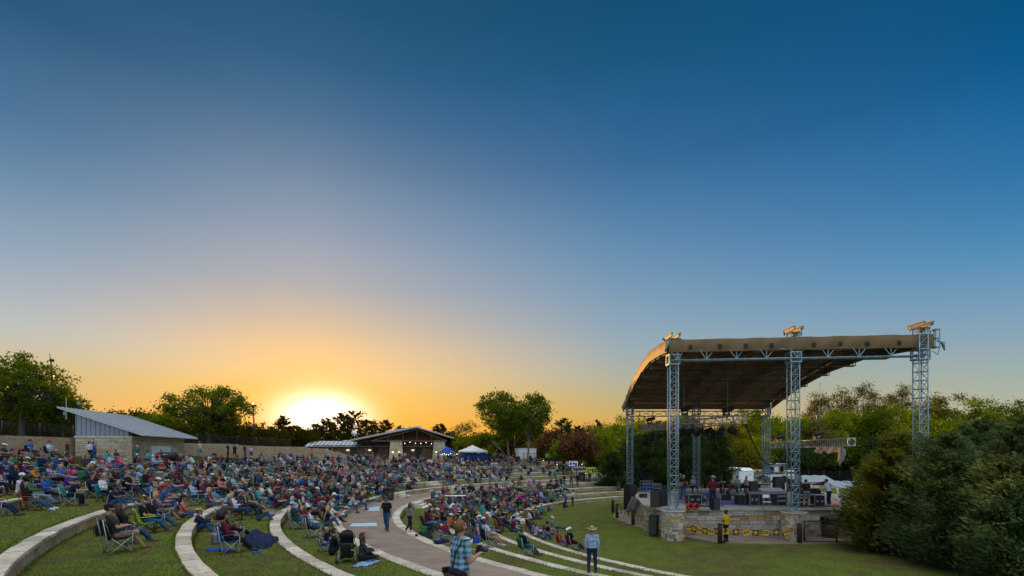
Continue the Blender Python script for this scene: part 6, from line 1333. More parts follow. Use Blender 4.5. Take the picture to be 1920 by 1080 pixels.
def capmesh(mb, a, b, ra, rb, n=10):
    d = b-a; L = d.length; d = d/L if L > 1e-5 else V3((0, 0, 1)); up = V3((0, 0, 1)) if abs(d.z) < .9 else V3((0, 1, 0)); x = d.cross(up).normalized(); y = x.cross(d); vs = []; prof = []
    for k in (-80, -50, -20, 0): t_ = math.radians(k); prof.append((ra*math.cos(t_), ra*math.sin(t_), 0))
    for k in (0, 20, 50, 80): t_ = math.radians(k); prof.append((rb*math.cos(t_), rb*math.sin(t_), L))
    for r, o, base in prof:
        for k in range(n): an = 2*PI*k/n; vs.append(a+d*(base+o)+(x*math.cos(an)+y*math.sin(an))*r)
    fs = [(i*n+k, i*n+(k+1) % n, (i+1)*n+(k+1) % n, (i+1)*n+k) for i in range(len(prof)-1) for k in range(n)]+[tuple(range(n))[::-1], tuple(range((len(prof)-1)*n, len(prof)*n))]
    mb.add(vs, fs)
def remesh(P, vox, it=3):
    mb = MB()
    for a, b, ra, rb, t_ in P: capmesh(mb, a, b, ra, rb)
    me = bpy.data.meshes.new('tmp'); me.from_pydata(mb.v, [], mb.f); o = bpy.data.objects.new('tmp', me); link(o)
    m = o.modifiers.new('r', 'REMESH'); m.mode = 'VOXEL'; m.voxel_size = vox; s = o.modifiers.new('s', 'SMOOTH'); s.factor = .5; s.iterations = it
    dg = bpy.context.evaluated_depsgraph_get(); ev = o.evaluated_get(dg); r = bpy.data.meshes.new_from_object(ev); bpy.data.objects.remove(o); bpy.data.meshes.remove(me)
    nv = len(r.vertices); V = np.empty(nv*3, np.float32); r.vertices.foreach_get('co', V); V = V.reshape(-1, 3); nf = len(r.polygons); F = np.empty(len(r.loops), np.int32); r.loops.foreach_get('vertex_index', F); F = F.reshape(nf, 4); bpy.data.meshes.remove(r)
    C = V[F].mean(1); best = np.full(nf, 1e9); lab = np.zeros(nf, np.int32)
    for a, b, ra, rb, t_ in P:
        a = np.array(a); b = np.array(b); d = b-a; k = np.clip(((C-a) @ d)/(d @ d+1e-12), 0, 1); dist = np.linalg.norm(C-a-k[:, None]*d, axis=1)-(ra+(rb-ra)*k); up = dist < best; best[up] = dist[up]; lab[up] = SLOT[t_]
    return V, F, lab
def vnormals(V, F):
    n = np.cross(V[F[:, 2]]-V[F[:, 0]], V[F[:, 3]]-V[F[:, 1]]); vn = np.zeros_like(V)
    for k in range(4): np.add.at(vn, F[:, k], n)
    return vn/(np.linalg.norm(vn, axis=1, keepdims=True)+1e-9)
def submesh(name, V, F, sel, mat, off, seed=0):
    VN = vnormals(V, F); f = F[sel]
    u, inv = np.unique(f, return_inverse=True); v = V[u]; wr_ = np.sin(v @ np.array([31., 17, 43])+seed)*.5+np.sin(v @ np.array([-23., 37, 29])+seed*2)*.5; v = v+VN[u]*(off+wr_*.004)[:, None] if np.ndim(off+wr_) else v
    return fast_mesh(name, v, inv.reshape(-1, 4), mat, smooth=True)
# ---- hair and hats in head space
def hairmesh(kind):
    mb = MB(); mb.sm = True; n, m_ = 18, 12; vs = []; idx = {}; fs = []
    R_ = dict(short=(.092, .112, .108), crop=(.09, .108, .101), long=(.10, .118, .115), pony=(.095, .114, .11), afro=(.165, .17, .16), bun=(.094, .114, .108))[kind]
    for j in range(m_+1):
        for k in range(n):
            t_ = PI*j/m_; a = 2*PI*k/n; wob = 1+.05*math.sin(5*a+3*j)*(2.2 if kind == 'afro' else 1); vs.append((R_[0]*math.sin(t_)*math.cos(a)*wob, -.012+R_[1]*math.sin(t_)*math.sin(a)*wob-(.03 if kind == 'afro' else 0), .022+R_[2]*math.cos(t_)*wob+(.03 if kind == 'afro' else 0)))
    for j in range(m_):
        for k in range(n):
            q = [j*n+k, j*n+(k+1) % n, (j+1)*n+(k+1) % n, (j+1)*n+k]; cx = sum(vs[i][0] for i in q)/4; cy = sum(vs[i][1] for i in q)/4; cz = sum(vs[i][2] for i in q)/4
            face = cy > .028 and cz < .072; side = cy > -.005 and cz < .03; low = cz < (-.055 if kind in ('short', 'crop', 'bun', 'pony') else -.1)
            if face or (side and kind in ('short', 'crop')) or low: continue
            fs.append(tuple(q))
    mb.add(vs, fs)
    if kind == 'long':
        for s in (-1, 0, 1): mb.tube([(s*.06, -.06, .03), (s*.085, -.075, -.08), (s*.09, -.085+.02*abs(s), -.2), (s*.07, -.08+.05*abs(s), -.31)], [.06, .052, .045, .015], 8)
        for s in (-1, 1): mb.tube([(s*.085, .0, .04), (s*.095, .01, -.07), (s*.09, .05, -.2)], [.03, .028, .012], 7)
    if kind == 'pony': mb.tube([(0, -.11, .06), (0, -.17, .03), (0, -.18, -.08), (0, -.155, -.2)], [.03, .04, .035, .008], 8)
    if kind == 'bun': mb.ball((0, -.105, .085), .05, 10, 7)
    return mb.mesh('hair', M['hair_brown'])
def hatmesh(kind):
    mb = MB(); mb.sm = True; n = 24
    if kind == 'cap':
        mb.lathe([(.108, .035), (.109, .07), (.098, .11), (.06, .137), (.012, .145)], (0, -.008, .0), 20); vs = []
        for i in range(9):
            a = -1+2*i/8
            for rr_, z in ((.095, .05), (.185-.055*a*a, .038-.02*a*a)): vs.append((math.sin(a*1.05)*rr_*.9 if rr_ < .1 else math.sin(a*.95)*.1, math.cos(a*1.05)*rr_ if rr_ < .1 else .09+(.1-.05*a*a), z))
        mb.add(vs, [(2*i, 2*i+2, 2*i+3, 2*i+1) for i in range(8)]); mb.add([(x, y, z-.006) for x, y, z in vs], [(2*i+1, 2*i+3, 2*i+2, 2*i) for i in range(8)])
    else:
        prof = [(.098, .045), (.098, .11), (.088, .155), (.06, .165), (.0, .135)]; vs = []
        for r, z in prof:
            for k in range(n): a = 2*PI*k/n; vs.append((r*math.cos(a)*.9, r*math.sin(a)*1.12-.008, z-(.02*math.cos(a)**2 if z > .14 else 0)))
        fs = [(i*n+k, i*n+(k+1) % n, (i+1)*n+(k+1) % n, (i+1)*n+k) for i in range(len(prof)-1) for k in range(n)]; mb.add(vs, fs); vs = []
        for r in (.098, .15, .205):
            for k in range(n): a = 2*PI*k/n; up = .055*abs(math.cos(a))**2*((r-.098)/.107)**1.3-.02*abs(math.sin(a))*((r-.098)/.107); vs.append((r*math.cos(a)*(.92 if r < .1 else .95), r*math.sin(a)*1.08-.008, .047+up))
        fs = [(i*n+k, i*n+(k+1) % n, (i+1)*n+(k+1) % n, (i+1)*n+k) for i in range(2) for k in range(n)]; mb.add(vs, fs); mb.add([(x, y, z-.008) for x, y, z in vs], [f[::-1] for f in fs])
    return mb.mesh(kind if kind == 'cap' else 'hat', M['black'])
HM = {k: hairmesh(k) for k in ('short', 'crop', 'long', 'pony', 'afro', 'bun')}; HM['cap'] = hatmesh('cap'); HM['hat'] = hatmesh('cowboy')
def beardmesh():
    mb = MB(); mb.sm = True; vs = []
    for i in range(9):
        a = -1.35+2.7*i/8
        for j in range(4): k = j/3; r = .075-.01*k; vs.append((math.sin(a)*r*(1-.25*k), .022+math.cos(a)*r*(1.05-.1*k)+.01, -.04-.085*k*(.5+.5*math.cos(a)**2)))
    mb.add(vs, [(i*4+j, i*4+4+j, i*4+5+j, i*4+1+j) for i in range(8) for j in range(3)]); return mb.mesh('beard', M['hair_brown'])
HM['beard'] = beardmesh()
# ---- poses
def legs_sit(k=.0, sp=.12, sh=-.05, f=.25): return [((-sp-k, 1, sh), (-.05, f, -1)), ((sp, 1, sh), (.05, f+.06, -1))]
POSE = {
 'chair': lambda: figure((0, 0, .53), 16, legs_sit(.03, .14, -.20, .78), [((-.25, .35, -1), (.45, .95, -.15)), ((.25, .3, -1), (-.5, .95, -.2))], head=(-3, 8)),
 'chair_b': lambda: figure((0, -.02, .50), 22, [((-.12, 1, -.28), (0, 1.05, -.85)), ((.14, 1, -.20), (-.05, .85, -.95))], [((-.35, .3, -1), (1.0, .75, .1)), ((.35, .3, -1), (-1.0, .75, .15))], head=(-6, -8)),
 'cross': lambda: figure((0, 0, .52), 17, [((-.1, 1, -.18), (0, .72, -1)), ((.42, .95, .14), (-1, .12, -.05))], [((-.3, .35, -1), (.3, 1, .1)), ((.3, .45, -1), (-.35, 1, .12))], toes=[(-.1, 1, -.05), (-.35, .9, .35)], head=(-5, 0)),
 'lean': lambda: figure((0, 0, .52), -22, legs_sit(.05, .2, -.03, .08), [((-.1, .75, -.85), (.65, .75, .1)), ((.1, .75, -.85), (-.65, .75, .05))], head=(12, -5)),
 'upright': lambda: figure((0, 0, .52), 4, legs_sit(.04, .14, -.04, .12), [((-.2, .3, -1), (.5, .9, -.1)), ((.2, .3, -1), (-.5, .9, -.1))], head=(0, 10)),
 'ground': lambda: figure((0, 0, .13), -8, [((-.14, .8, .62), (0, .55, -.85)), ((.14, .8, .58), (.02, .6, -.8))], [((-.2, .75, -.55), (.3, 1, .2)), ((.2, .75, -.55), (-.3, 1, .15))], head=(4, 0)),
 'stretch': lambda: figure((0, 0, .13), 22, [((-.1, 1, .12), (0, 1, -.2)), ((.12, 1, .2), (-.05, 1, -.32))], [((-.25, -.45, -1), (-.05, -.25, -1), .1), ((.25, -.45, -1), (.05, -.25, -1), .1)], toes=[(-.2, .35, .9), (.2, .35, .9)], head=(-14, 0)),
 'kneesit': lambda: figure((0, 0, .13), -4, [((-.75, .75, .18), (1, .3, -.1)), ((.75, .75, .18), (-1, .45, -.1))], [((-.15, .5, -.8), (.4, 1, .0)), ((.15, .5, -.8), (-.4, 1, -.05))], toes=[(.8, .5, 0), (-.8, .5, 0)], head=(6, 5)),
 'stand': lambda: figure((0, 0, .95), 1, [((-.06, .03, -1), (0, -.05, -1)), ((.07, .05, -1), (.02, -.06, -1))], [((-.22, -.05, -1), (.1, .22, -1)), ((.22, -.05, -1), (-.1, .25, -1))], head=(2, 5)),
 'hips': lambda: figure((0, 0, .95), 2, [((-.09, .02, -1), (-.02, -.03, -1)), ((.1, .04, -1), (.02, -.06, -1))], [((-.5, -.2, -.85), (.8, .65, -.35), 1), ((.5, -.2, -.85), (-.8, .65, -.35), 1)], head=(0, -10)),
 'fold': lambda: figure((0, 0, .95), 2, [((-.08, .02, -1), (-.02, -.05, -1)), ((.09, .04, -1), (.02, -.05, -1))], [((-.2, .25, -1), (1, .65, .3), .4), ((.2, .28, -1), (-1, .6, .22), .4)], head=(-2, 15)),
 'walk': lambda: figure((0, 0, .93), -3, [((-.05, .32, -1), (0, -.05, -1)), ((.06, -.2, -1), (.0, -.6, -1))], [((-.22, -.28, -1), (.05, .15, -1)), ((.22, .25, -1), (-.05, .5, -1))], head=(3, 0)),
 'bend': lambda: figure((0, -.08, .93), -38, [((-.1, .1, -1), (0, -.12, -1)), ((.12, .12, -1), (.02, -.12, -1))], [((-.1, .35, -1), (.1, .7, -.7)), ((.1, .4, -1), (-.1, .75, -.6))], head=(-6, 0)),
 'table': lambda: figure((0, -.05, .94), -18, [((-.1, .06, -1), (0, -.1, -1)), ((.12, .1, -1), (.02, -.12, -1))], [((-.2, .35, -1), (.2, 1, -.25)), ((.2, .35, -1), (-.2, 1, -.3))], head=(14, 0)),
 'photo': lambda: figure((0, 0, .95), -4, [((-.08, .03, -1), (-.02, -.05, -1)), ((.1, .08, -1), (.03, -.1, -1))], [((-.1, .2, -1), (.4, .85, .35), 1.1), ((.12, .1, -1), (-.35, .9, .3), 1.1)], head=(14, 14)),
 'guitar': lambda: figure((0, 0, .95), 3, [((-.09, .03, -1), (-.02, -.06, -1)), ((.1, .05, -1), (.05, -.06, -1))], [((-.5, .15, -.9), (.15, .8, .45), 1.2), ((.3, .05, -1), (-.55, .9, .0), .9)], head=(6, -20)),
 'play': lambda: figure((0, 0, .55), -5, legs_sit(.08, .22, -.08, .12), [((-.2, .5, -1), (.15, 1, .1)), ((.2, .5, -1), (-.15, 1, .15))], head=(10, 0)),
}
FIG = {}
def meshes(pose, female, q):
    key = (pose, female, q)
    if key not in FIG:
        J = POSE[pose](); V, F, L = remesh(prims(J, female, q == 'near'), {'near': .0115, 'mid': .021, 'far': .034, 'tiny': .055}[q], 3 if q == 'near' else 2); FIG[key] = (J, V, F, L)
    return FIG[key]
BODY = {}
def headpiece(root, J, kind, mat, nm):
    me = HM[kind]; o = bpy.data.objects.new(nm, me); link(o); o.parent = root; o.location = J['head']; o.rotation_euler = J['hrot']
    if not me.materials: me.materials.append(mat)
    o.material_slots[0].link = 'OBJECT'; o.material_slots[0].material = mat; return o
def person(lab, loc, head_deg, pose='chair', shirt='black', pant='jeans', skin_='light', hair='short', hairc='brown', hat=None, hatc='black', fore='skin', shin='pant', shoe='dark', fem=False, q='mid', sc_=1.0, beard=None, group=None, cat='person'):
    J, V, F, L = meshes(pose, fem, q)
    ms = {0: M['skin_'+skin_], 1: M['shirt_'+shirt], 2: M['skin_'+skin_] if fore == 'skin' else M['shirt_'+(shirt if fore == 'shirt' else fore)], 3: M['pant_'+pant], 4: M['pant_'+pant] if shin == 'pant' else M['skin_'+skin_], 5: M['shoe_'+shoe], 6: M['eye']}
    if q == 'near':
        k = ('body', pose, fem)
        if k not in BODY: BODY[k] = fast_mesh('person', V, F, [ms[0], M['eye']], (L == 6).astype(int), True)
        o = bpy.data.objects.new('person', BODY[k])
    else:
        k = (pose, fem, q)
        if k not in BODY: BODY[k] = fast_mesh('person', V, F, [ms[i] for i in range(7)], L, True)
        o = bpy.data.objects.new('person', BODY[k])
    link(o); o.location = loc; o.rotation_euler = (0, 0, head_deg); o.scale = (sc_,)*3; tag(o, lab, cat, group)
    if q == 'near':
        o.material_slots[0].link = 'OBJECT'; o.material_slots[0].material = ms[0]
        def child(nm, sel, mat, off):
            kk = (nm, pose, fem, tuple(sel))
            if kk not in BODY: BODY[kk] = submesh(nm.split('#')[0], V, F, np.isin(L, sel) if '#' not in nm else np.isin(L, sel) & ((V[F].mean(1)[:, 0] > 0) == (nm[-1] == '1')), mat, off)
            c = bpy.data.objects.new(nm.split('#')[0], BODY[kk]); link(c); c.parent = o; c.material_slots[0].link = 'OBJECT'; c.material_slots[0].material = mat
        child('shirt', [1, 2] if fore == 'shirt' else [1], ms[1], .011)
        if fore not in ('skin', 'shirt'): child('sleeve', [2], ms[2], .010)
        child('trousers', [3, 4] if shin == 'pant' else [3], ms[3], .010)
        for s in '01': child('shoe#'+s, [5], ms[5], .008)
    else:
        for i in range(6): o.material_slots[i].link = 'OBJECT'; o.material_slots[i].material = ms[i]
    if hair: headpiece(o, J, hair, M['hair_'+hairc], 'hair')
    if hat:
        if hatc not in ('black',) and 'hat_'+hatc not in M: M['hat_'+hatc] = cloth('hat_'+hatc, {'straw': (.42, .30, .14), 'white': (.7, .68, .64), 'grey': (.28, .27, .25), 'navy': (.015, .025, .08), 'red': (.4, .03, .03), 'skyblue': (.3, .48, .6), 'camo': (.14, .15, .09), 'maroon': (.14, .02, .03), 'pink': (.6, .35, .33), 'blue': (.02, .08, .35), 'tan': (.36, .27, .17), 'charcoal': (.05, .05, .055)}[hatc])
        headpiece(o, J, hat, M['hat_'+hatc] if hatc != 'black' else M['fab_black'], 'cap' if hat == 'cap' else 'hat')
    if beard: headpiece(o, J, 'beard', M['hair_'+beard], 'beard')
    return o, J
# ---- camp chair
def make_chair():
    t_ = thing('camp_chair', 'x', 'chair'); W2 = .29
    def sheet(nm, pts, th=.018): mb = MB(); mb.sm = True; mb.add(pts[0], pts[1]); o = mb.build(nm, M['fab_navy'], t_, local=True); o.modifiers.new('s', 'SOLIDIFY').thickness = th; return o
    n = 6; vs = []
    for i in range(n+1):
        for j in range(n+1): x = -W2+2*W2*i/n; y = -.2+.45*j/n; vs.append((x, y, .40+.03*(j/n)-.045*(1-(x/W2)**2)))
    G = [(i*(n+1)+j, (i+1)*(n+1)+j, (i+1)*(n+1)+j+1, i*(n+1)+j+1) for i in range(n) for j in range(n)]; sheet('seat', (vs, G)); vs = []
    for i in range(n+1):
        for j in range(n+1): x = -W2+2*W2*i/n; k = j/n; vs.append((x*(1-.06*k), -.21-.17*k-.05*(1-(x/W2)**2), .40+.52*k))
    sheet('backrest', (vs, G))
    for s in (-1, 1):
        vs = [(s*(W2+.03)+a, y, .62+.01*math.sin(y*9)) for y in (-.22, -.05, .12, .27) for a in (-.04, .04)]; sheet('armrest', (vs, [(2*i, 2*i+2, 2*i+3, 2*i+1) for i in range(3)]), .014)
        for a, b in (((s*(W2+.02), .25, .02), (s*(W2+.03), .26, .62)), ((s*(W2+.02), -.24, .02), (s*(W2+.0), -.39, .93)), ((s*(W2+.02), .25, .02), (s*W2, -.2, .42)), ((s*(W2+.02), -.24, .02), (s*W2, .24, .43))): mb = MB(); mb.tube([a, b], .0125, 7); mb.build('leg', M['alu'], t_, local=True)
    for y in (.25, -.24):
        for s in (-1, 1): mb = MB(); mb.tube([(s*(W2+.02), y, .03), (-s*(W2-.0), y*.8, .42)], .0115, 6); mb.build('brace', M['alu'], t_, local=True)
    for s in (-1, 1):
        for y in (.25, -.24): mb = MB(); mb.box((s*(W2+.02), y, .012), (.045, .06, .024)); mb.build('foot', M['rubber'], t_, local=True)
    return t_
chair_used = []; chair0 = make_chair()
def camp_chair(loc, hd, col, lab, frame='alu', sc_=1):
    o = chair0 if not chair_used else dup(chair0); chair_used.append(1); o.location = loc; o.rotation_euler = (0, 0, hd); o.scale = (sc_,)*3; o['label'] = lab; o['group'] = 'folding camp chairs in the audience'
    for c in o.children:
        nm = c.name.split('.')[0]
        if nm in ('seat', 'backrest', 'armrest'): c.material_slots[0].link = 'OBJECT'; c.material_slots[0].material = M['fab_'+col]
        elif frame != 'alu' and nm in ('leg', 'brace'): c.material_slots[0].link = 'OBJECT'; c.material_slots[0].material = M[frame]
    return o
def facing(p, tx=17.5, ty=41, off=0): return math.atan2(ty-p.y, tx-p.x)-PI/2+math.radians(off)
taken = []
def put(u, v, pose, lab, chair=None, off=0, to=None, dz=0, up=0, chlab=None, frame='alu', y0=8, **k):
    """stand or seat a person with the ground contact at pixel (u, v)"""
    p = gp(u, v, y0); p.z += up; hd = facing(p, off=off) if to is None else math.radians(to); d = p.y
    q = k.pop('q', 'near' if d < 33 else 'mid'); sit_up = pose in ('chair', 'chair_b', 'cross', 'lean', 'upright', 'play')
    z0 = p.z
    if chair: camp_chair(p, hd, chair, chlab or f'{chair} folding camp chair under the {lab[7:70] if lab.startswith("person ") else lab}'[:110], frame, k.get('sc_', 1)); off_ = V3((0, -.03, -.02))
    elif sit_up: off_ = V3((0, 0, -.0))
    else: off_ = V3((0, 0, 0))
    pl = p+Matrix.Rotation(hd, 3, 'Z') @ off_+V3((0, 0, dz)); taken.append((p.x, p.y)); return person(lab, pl, hd, pose, q=q, **k)
# ---------------------------------------------------------------- people one can tell apart
S = 0
put(221, 1036, 'cross', 'bearded man in charcoal tee and black cap, khaki shorts, ankle on knee, in the bottom-left', chair='black', chlab='black camp chair with pale metal legs under the bearded man in cap', off=8, sc_=1.1, shirt='charcoal', pant='khaki', shin='skin', hair='crop', hat='cap', beard='brown', shoe='brown')
put(238, 1020, 'chair', 'woman with long brown hair, dark cardigan over red top, beside the bearded man', chair='black', chlab='black camp chair under the woman in dark cardigan', off=8, shirt='black', fore='shirt', pant='jeans', hair='long', fem=True, shoe='brown')
put(275, 1000, 'chair', 'dark-haired man in black tee and jeans lounging in a bright green chair', chair='lime', chlab='bright green camp chair under the man in black tee', off=5, shirt='black', pant='jeans', hair='crop', shoe='brown', frame='black')
put(292, 990, 'chair_b', 'woman in black top and jeans seated just behind the bright green chair', chair='black', chlab='black camp chair beside the bright green one', off=5, shirt='black', fore='shirt', hair='bun', hairc='brown', fem=True)
put(303, 978, 'cross', 'woman in dark plaid shirt with bare legs crossed and maroon boots', chair='navy', chlab='navy camp chair under the woman in plaid shirt', off=10, shirt='darkplaid', fore='shirt', pant='khaki', shin='skin', hair='long', hairc='blond', fem=True, shoe='brown')
put(318, 966, 'chair_b', 'person in white and pink top reclining behind the woman in plaid', chair='navy', chlab='navy camp chair under the person in white and pink', shirt='striped', fore='shirt', pant='darkjeans', hair='long', fem=True)
put(300, 955, 'chair', 'man in rust shirt and grey cap seated above the big corner wall', chair='black', chlab='black camp chair under the man in rust shirt', shirt='orange', pant='khaki', shin='skin', hair='short', hat='cap', hatc='grey')
put(60, 957, 'chair_b', 'woman in black top with sunglasses and phone in an orange camp chair', chair='orange', chlab='orange camp chair on the grass at left', frame='black', shirt='black', fore='shirt', hair='long', hairc='black', fem=True, shoe='light')
put(133, 948, 'lean', 'man in navy cap and dark tee upright in a teal camp chair', chair='teal', chlab='teal camp chair under the man in navy cap', shirt='navy', pant='black', hair='crop', hat='cap', hatc='navy')
put(180, 934, 'cross', 'dark-haired man in navy tee and jeans, leg crossed, with pale chair legs below', chair='navy', chlab='navy camp chair with pale legs under dark-haired man', shirt='navy', hair='crop', hairc='black', shoe='brown')
put(203, 918, 'chair', 'woman with long silver hair seated beside the dark-haired man in navy', chair='grey', chlab='grey camp chair under the woman with silver hair', shirt='grey', fore='shirt', hair='long', hairc='grey', fem=True)
put(215, 916, 'chair_b', 'man in black jacket with orange tie-like strap behind the silver-haired woman', shirt='black', fore='shirt', pant='darkjeans', hair='short', hairc='black', chair='black', chlab='black camp chair under the man with orange strap')
put(-8, 968, 'chair', 'person cut by the left edge with dark jeans and black boots', chair='orange', chlab='red-orange camp chair cut by the left edge', shirt='navy', pant='darkjeans', shoe='dark')
put(58, 919, 'lean', 'man in mustard shirt leaning forward on the grass slope', chair='black', chlab='dark camp chair under the man in mustard', shirt='mustard', pant='darkjeans', hair='crop', hairc='black')
put(30, 908, 'chair', 'man in navy tee and navy cap holding a cup at the left edge', chair='blue', chlab='blue camp chair under the man holding a cup', shirt='navy', pant='jeans', hair='short', hat='cap', hatc='navy')
put(4, 925, 'chair_b', 'person in white patterned shirt and red cap at the left edge', chair='navy', chlab='navy camp chair at the left edge under patterned shirt', shirt='whiteplaid', fore='shirt', pant='black', hair='grey' and 'short', hairc='grey', hat='cap', hatc='red')
put(78, 890, 'chair', 'large man in dark green shirt and black cap with long white beard', chair='red', chlab='red camp chair under the man with white beard', shirt='green', pant='jeans', hair='short', hairc='white', hat='cap', beard='white', sc_=1.05)
put(12, 888, 'lean', 'dark-haired man in pale blue tee above the man with navy cap', shirt='skyblue', pant='jeans', hair='short', hairc='black', chair='grey', chlab='grey camp chair under the man in pale blue tee')
put(108, 888, 'chair_b', 'woman in dusty pink shirt and white cap beyond the white beard', shirt='pink', fore='shirt', hair='long', hat='cap', hatc='white', fem=True, chair='maroon', chlab='maroon camp chair under the woman in dusty pink')
put(126, 884, 'chair', 'woman in black cardigan and sunglasses reclining with jeans stretched out', shirt='black', fore='shirt', hair='bun', hairc='brown', fem=True, chair='black', chlab='black camp chair under the reclining woman in cardigan')
put(122, 912, 'chair', 'man in bright blue tee with grey hair, sunk in a dark chair', shirt='blue', hair='short', hairc='grey', chair='charcoal' if 'fab_charcoal' in M else 'grey', chlab='grey camp chair under the man in bright blue')
put(8, 868, 'upright', 'man in grey vest and wide white cowboy hat on the upper left slope', shirt='charcoal', hair='short', hat='hat', hatc='white', beard='black', chair=None)
put(36, 868, 'lean', 'man in maroon tee and light jeans beside the white cowboy hat', shirt='maroon', pant='lightjeans', hair='crop')
put(58, 857.5, 'upright', 'man in blue tee and black cap in a chair before the tan bank', chair='navy', chlab='navy camp chair before the tan bank, left one', shirt='blue', pant='darkjeans', hair='crop', hat='cap')
put(94, 858.5, 'upright', 'man in floral turquoise shirt and maroon cap before the tan bank', chair='navy', chlab='navy camp chair before the tan bank, right one', shirt='floral', hair='crop', hat='cap', hatc='maroon')
put(126, 866, 'stand', 'man in dark brown shirt and grey cap standing before the tan bank', to=-60, shirt='brown', fore='shirt', pant='darkjeans', hair='crop', hat='cap', hatc='grey')
put(169, 866, 'hips', 'woman with dark ponytail in a white and blue jersey standing by kiosk corner', shirt='white', fore='shirt', pant='darkjeans', hair='pony', hairc='black', fem=True, y0=30); put(176, 868, 'stand', 'person in royal blue top and trousers standing beside the woman in jersey', shirt='blue', fore='shirt', pant='jeans', hair='bun', hairc='black', fem=True, y0=30)
put(257, 873, 'stand', 'man in teal shirt and white cap standing before the kiosk', shirt='teal', to=-100, hair='crop', hat='cap', hatc='white', y0=30, pant='darkjeans'); put(278, 874, 'hips', 'man in bright turquoise shirt seen from behind, standing at the kiosk door', shirt='turquoise', fore='shirt', hair='crop', hairc='black', to=-20, y0=30)
put(222, 886, 'upright', 'woman in hot magenta top sitting with her back half turned', shirt='magenta', fore='shirt', hair='short', hairc='black', fem=True, to=-130, y0=25)
put(360, 940, 'walk', 'standing man in denim shirt and jeans among the seated crowd', to=-75, shirt='denim', fore='shirt', pant='jeans', hair='short', hairc='auburn')
put(384, 942, 'chair', 'man in maroon shirt and light jeans seated before the man in denim', chair='black', chlab='black camp chair under the man in maroon and light jeans', shirt='plum', fore='shirt', pant='lightjeans', hair='crop', shoe='light')
put(398, 936, 'cross', 'man in dark tee with legs crossed beside the maroon-shirted man', chair='navy', chlab='navy camp chair beside the man in maroon shirt', shirt='black', pant='jeans', hair='short', hairc='grey')
put(368, 987, 'ground', 'person in straw cowboy hat and dark top sitting on the grass', shirt='navy', fore='shirt', hair='short', hat='hat', hatc='straw', off=-10)
put(374, 984, 'kneesit', 'girl with long auburn hair in white shirt with red sleeves, seated on wall end', shirt='white', fore='red', hair='long', hairc='auburn', fem=True, off=-10, sc_=.92)
put(405, 1012, 'ground', 'woman with brown hair and grey jacket sitting low behind the blue chair', shirt='grey', fore='shirt', hair='afro', hairc='auburn', fem=True, off=-5)
put(430, 1036, 'chair', 'woman with big dark curly hair and maroon top in a bright blue chair', chair='blue', chlab='bright blue camp chair with grey legs beside the curly-haired woman', shirt='maroon', fore='shirt', pant='black', hair='afro', hairc='black', fem=True, off=-5)
put(440, 1016, 'chair_b', 'curly-haired woman in olive top behind the woman in maroon', chair='black', chlab='black camp chair behind the bright blue one', shirt='olive', fore='shirt', pant='black', hair='afro', fem=True)
put(418, 984, 'upright', 'dark-haired boy in pale blue shirt near the purple chair', shirt='skyblue', hair='crop', hairc='black', sc_=.8, chair='black', chlab='small black chair under the boy in pale blue')
put(458, 964, 'chair', 'man in backwards blue-grey cap and charcoal tee in a purple chair', chair='purple', chlab='purple camp chair on the grass', shirt='charcoal', hair='short', hat='cap', hatc='skyblue', frame='black')
put(475, 958, 'chair_b', 'woman in black top with white cap next to the purple chair', chair='black', chlab='black camp chair next to the purple one', shirt='black', fore='shirt', pant='khaki', hair='long', fem=True, hat='cap', hatc='white')
put(490, 955, 'chair', 'woman in turquoise vest with outstretched jeans and boots', chair='teal', chlab='teal camp chair under the woman in turquoise', shirt='turquoise', hair='bun', hairc='brown', fem=True)
put(497, 943, 'chair_b', 'man in white sleeveless top and grey hair', chair='navy', chlab='navy camp chair under the man in white sleeveless top', shirt='white', pant='darkjeans', hair='short', hairc='grey')
put(507, 938, 'chair', 'woman in bright lime top among darker clothes', chair='black', chlab='black camp chair under the woman in lime', shirt='lime', hair='short', hairc='grey', fem=True)
put(526, 932, 'chair', 'man in red-maroon jacket and white cap in a red chair', chair='red', chlab='red camp chair under the man in white cap', shirt='maroon', fore='shirt', hair='crop', hat='cap', hatc='white')
put(556, 992, 'chair', 'man in pale blue cap and dark jacket in a dark green chair by curved wall', chair='green', chlab='dark green camp chair with pale legs by the curved wall', shirt='charcoal', fore='shirt', pant='jeans', hair='short', hat='cap', hatc='skyblue')
put(558, 973, 'chair_b', 'woman with grey hair in pale blue shirt holding her chin', chair='teal', chlab='teal camp chair under the grey-haired woman in pale blue', shirt='skyblue', fore='shirt', hair='long', hairc='grey', fem=True)
put(574, 966, 'chair', 'man in lime cap and light blue shirt behind the green chair', chair='lime', chlab='lime camp chair behind the dark green one', shirt='skyblue', hair='short', hat='cap', hatc='grey')
put(588, 1008, 'chair', 'man in blue checked shirt and black hat seen from behind', chair='black', chlab='black camp chair under the man in blue check', shirt='whiteplaid', fore='shirt', hair='crop', hat='cap', off=-6)
put(611, 1022, 'kneesit', 'small blond child sitting behind the stroller', shirt='navy', hair='short', hairc='blond', sc_=.75, off=-10)
put(622, 1040, 'ground', 'woman with dark ponytail and black top sitting beside the stroller', shirt='black', fore='shirt', pant='black', hair='pony', hairc='black', fem=True, off=-20)
put(606, 1034, 'chair', 'baby-faced bald toddler in a grey low chair next to the stroller', shirt='grey', hair=None, sc_=.55, chair='grey', chlab='small grey folding chair beside the stroller')
put(678, 1052, 'kneesit', 'woman with long brown hair in a charcoal coat on the blue checked blanket', shirt='charcoal', fore='shirt', pant='black', hair='long', fem=True, off=-25)
put(656, 962, 'lean', 'man in light blue tee sitting on the end of the walkway wall', shirt='skyblue', pant='jeans', hair='short', hairc='auburn', up=0, shoe='dark')
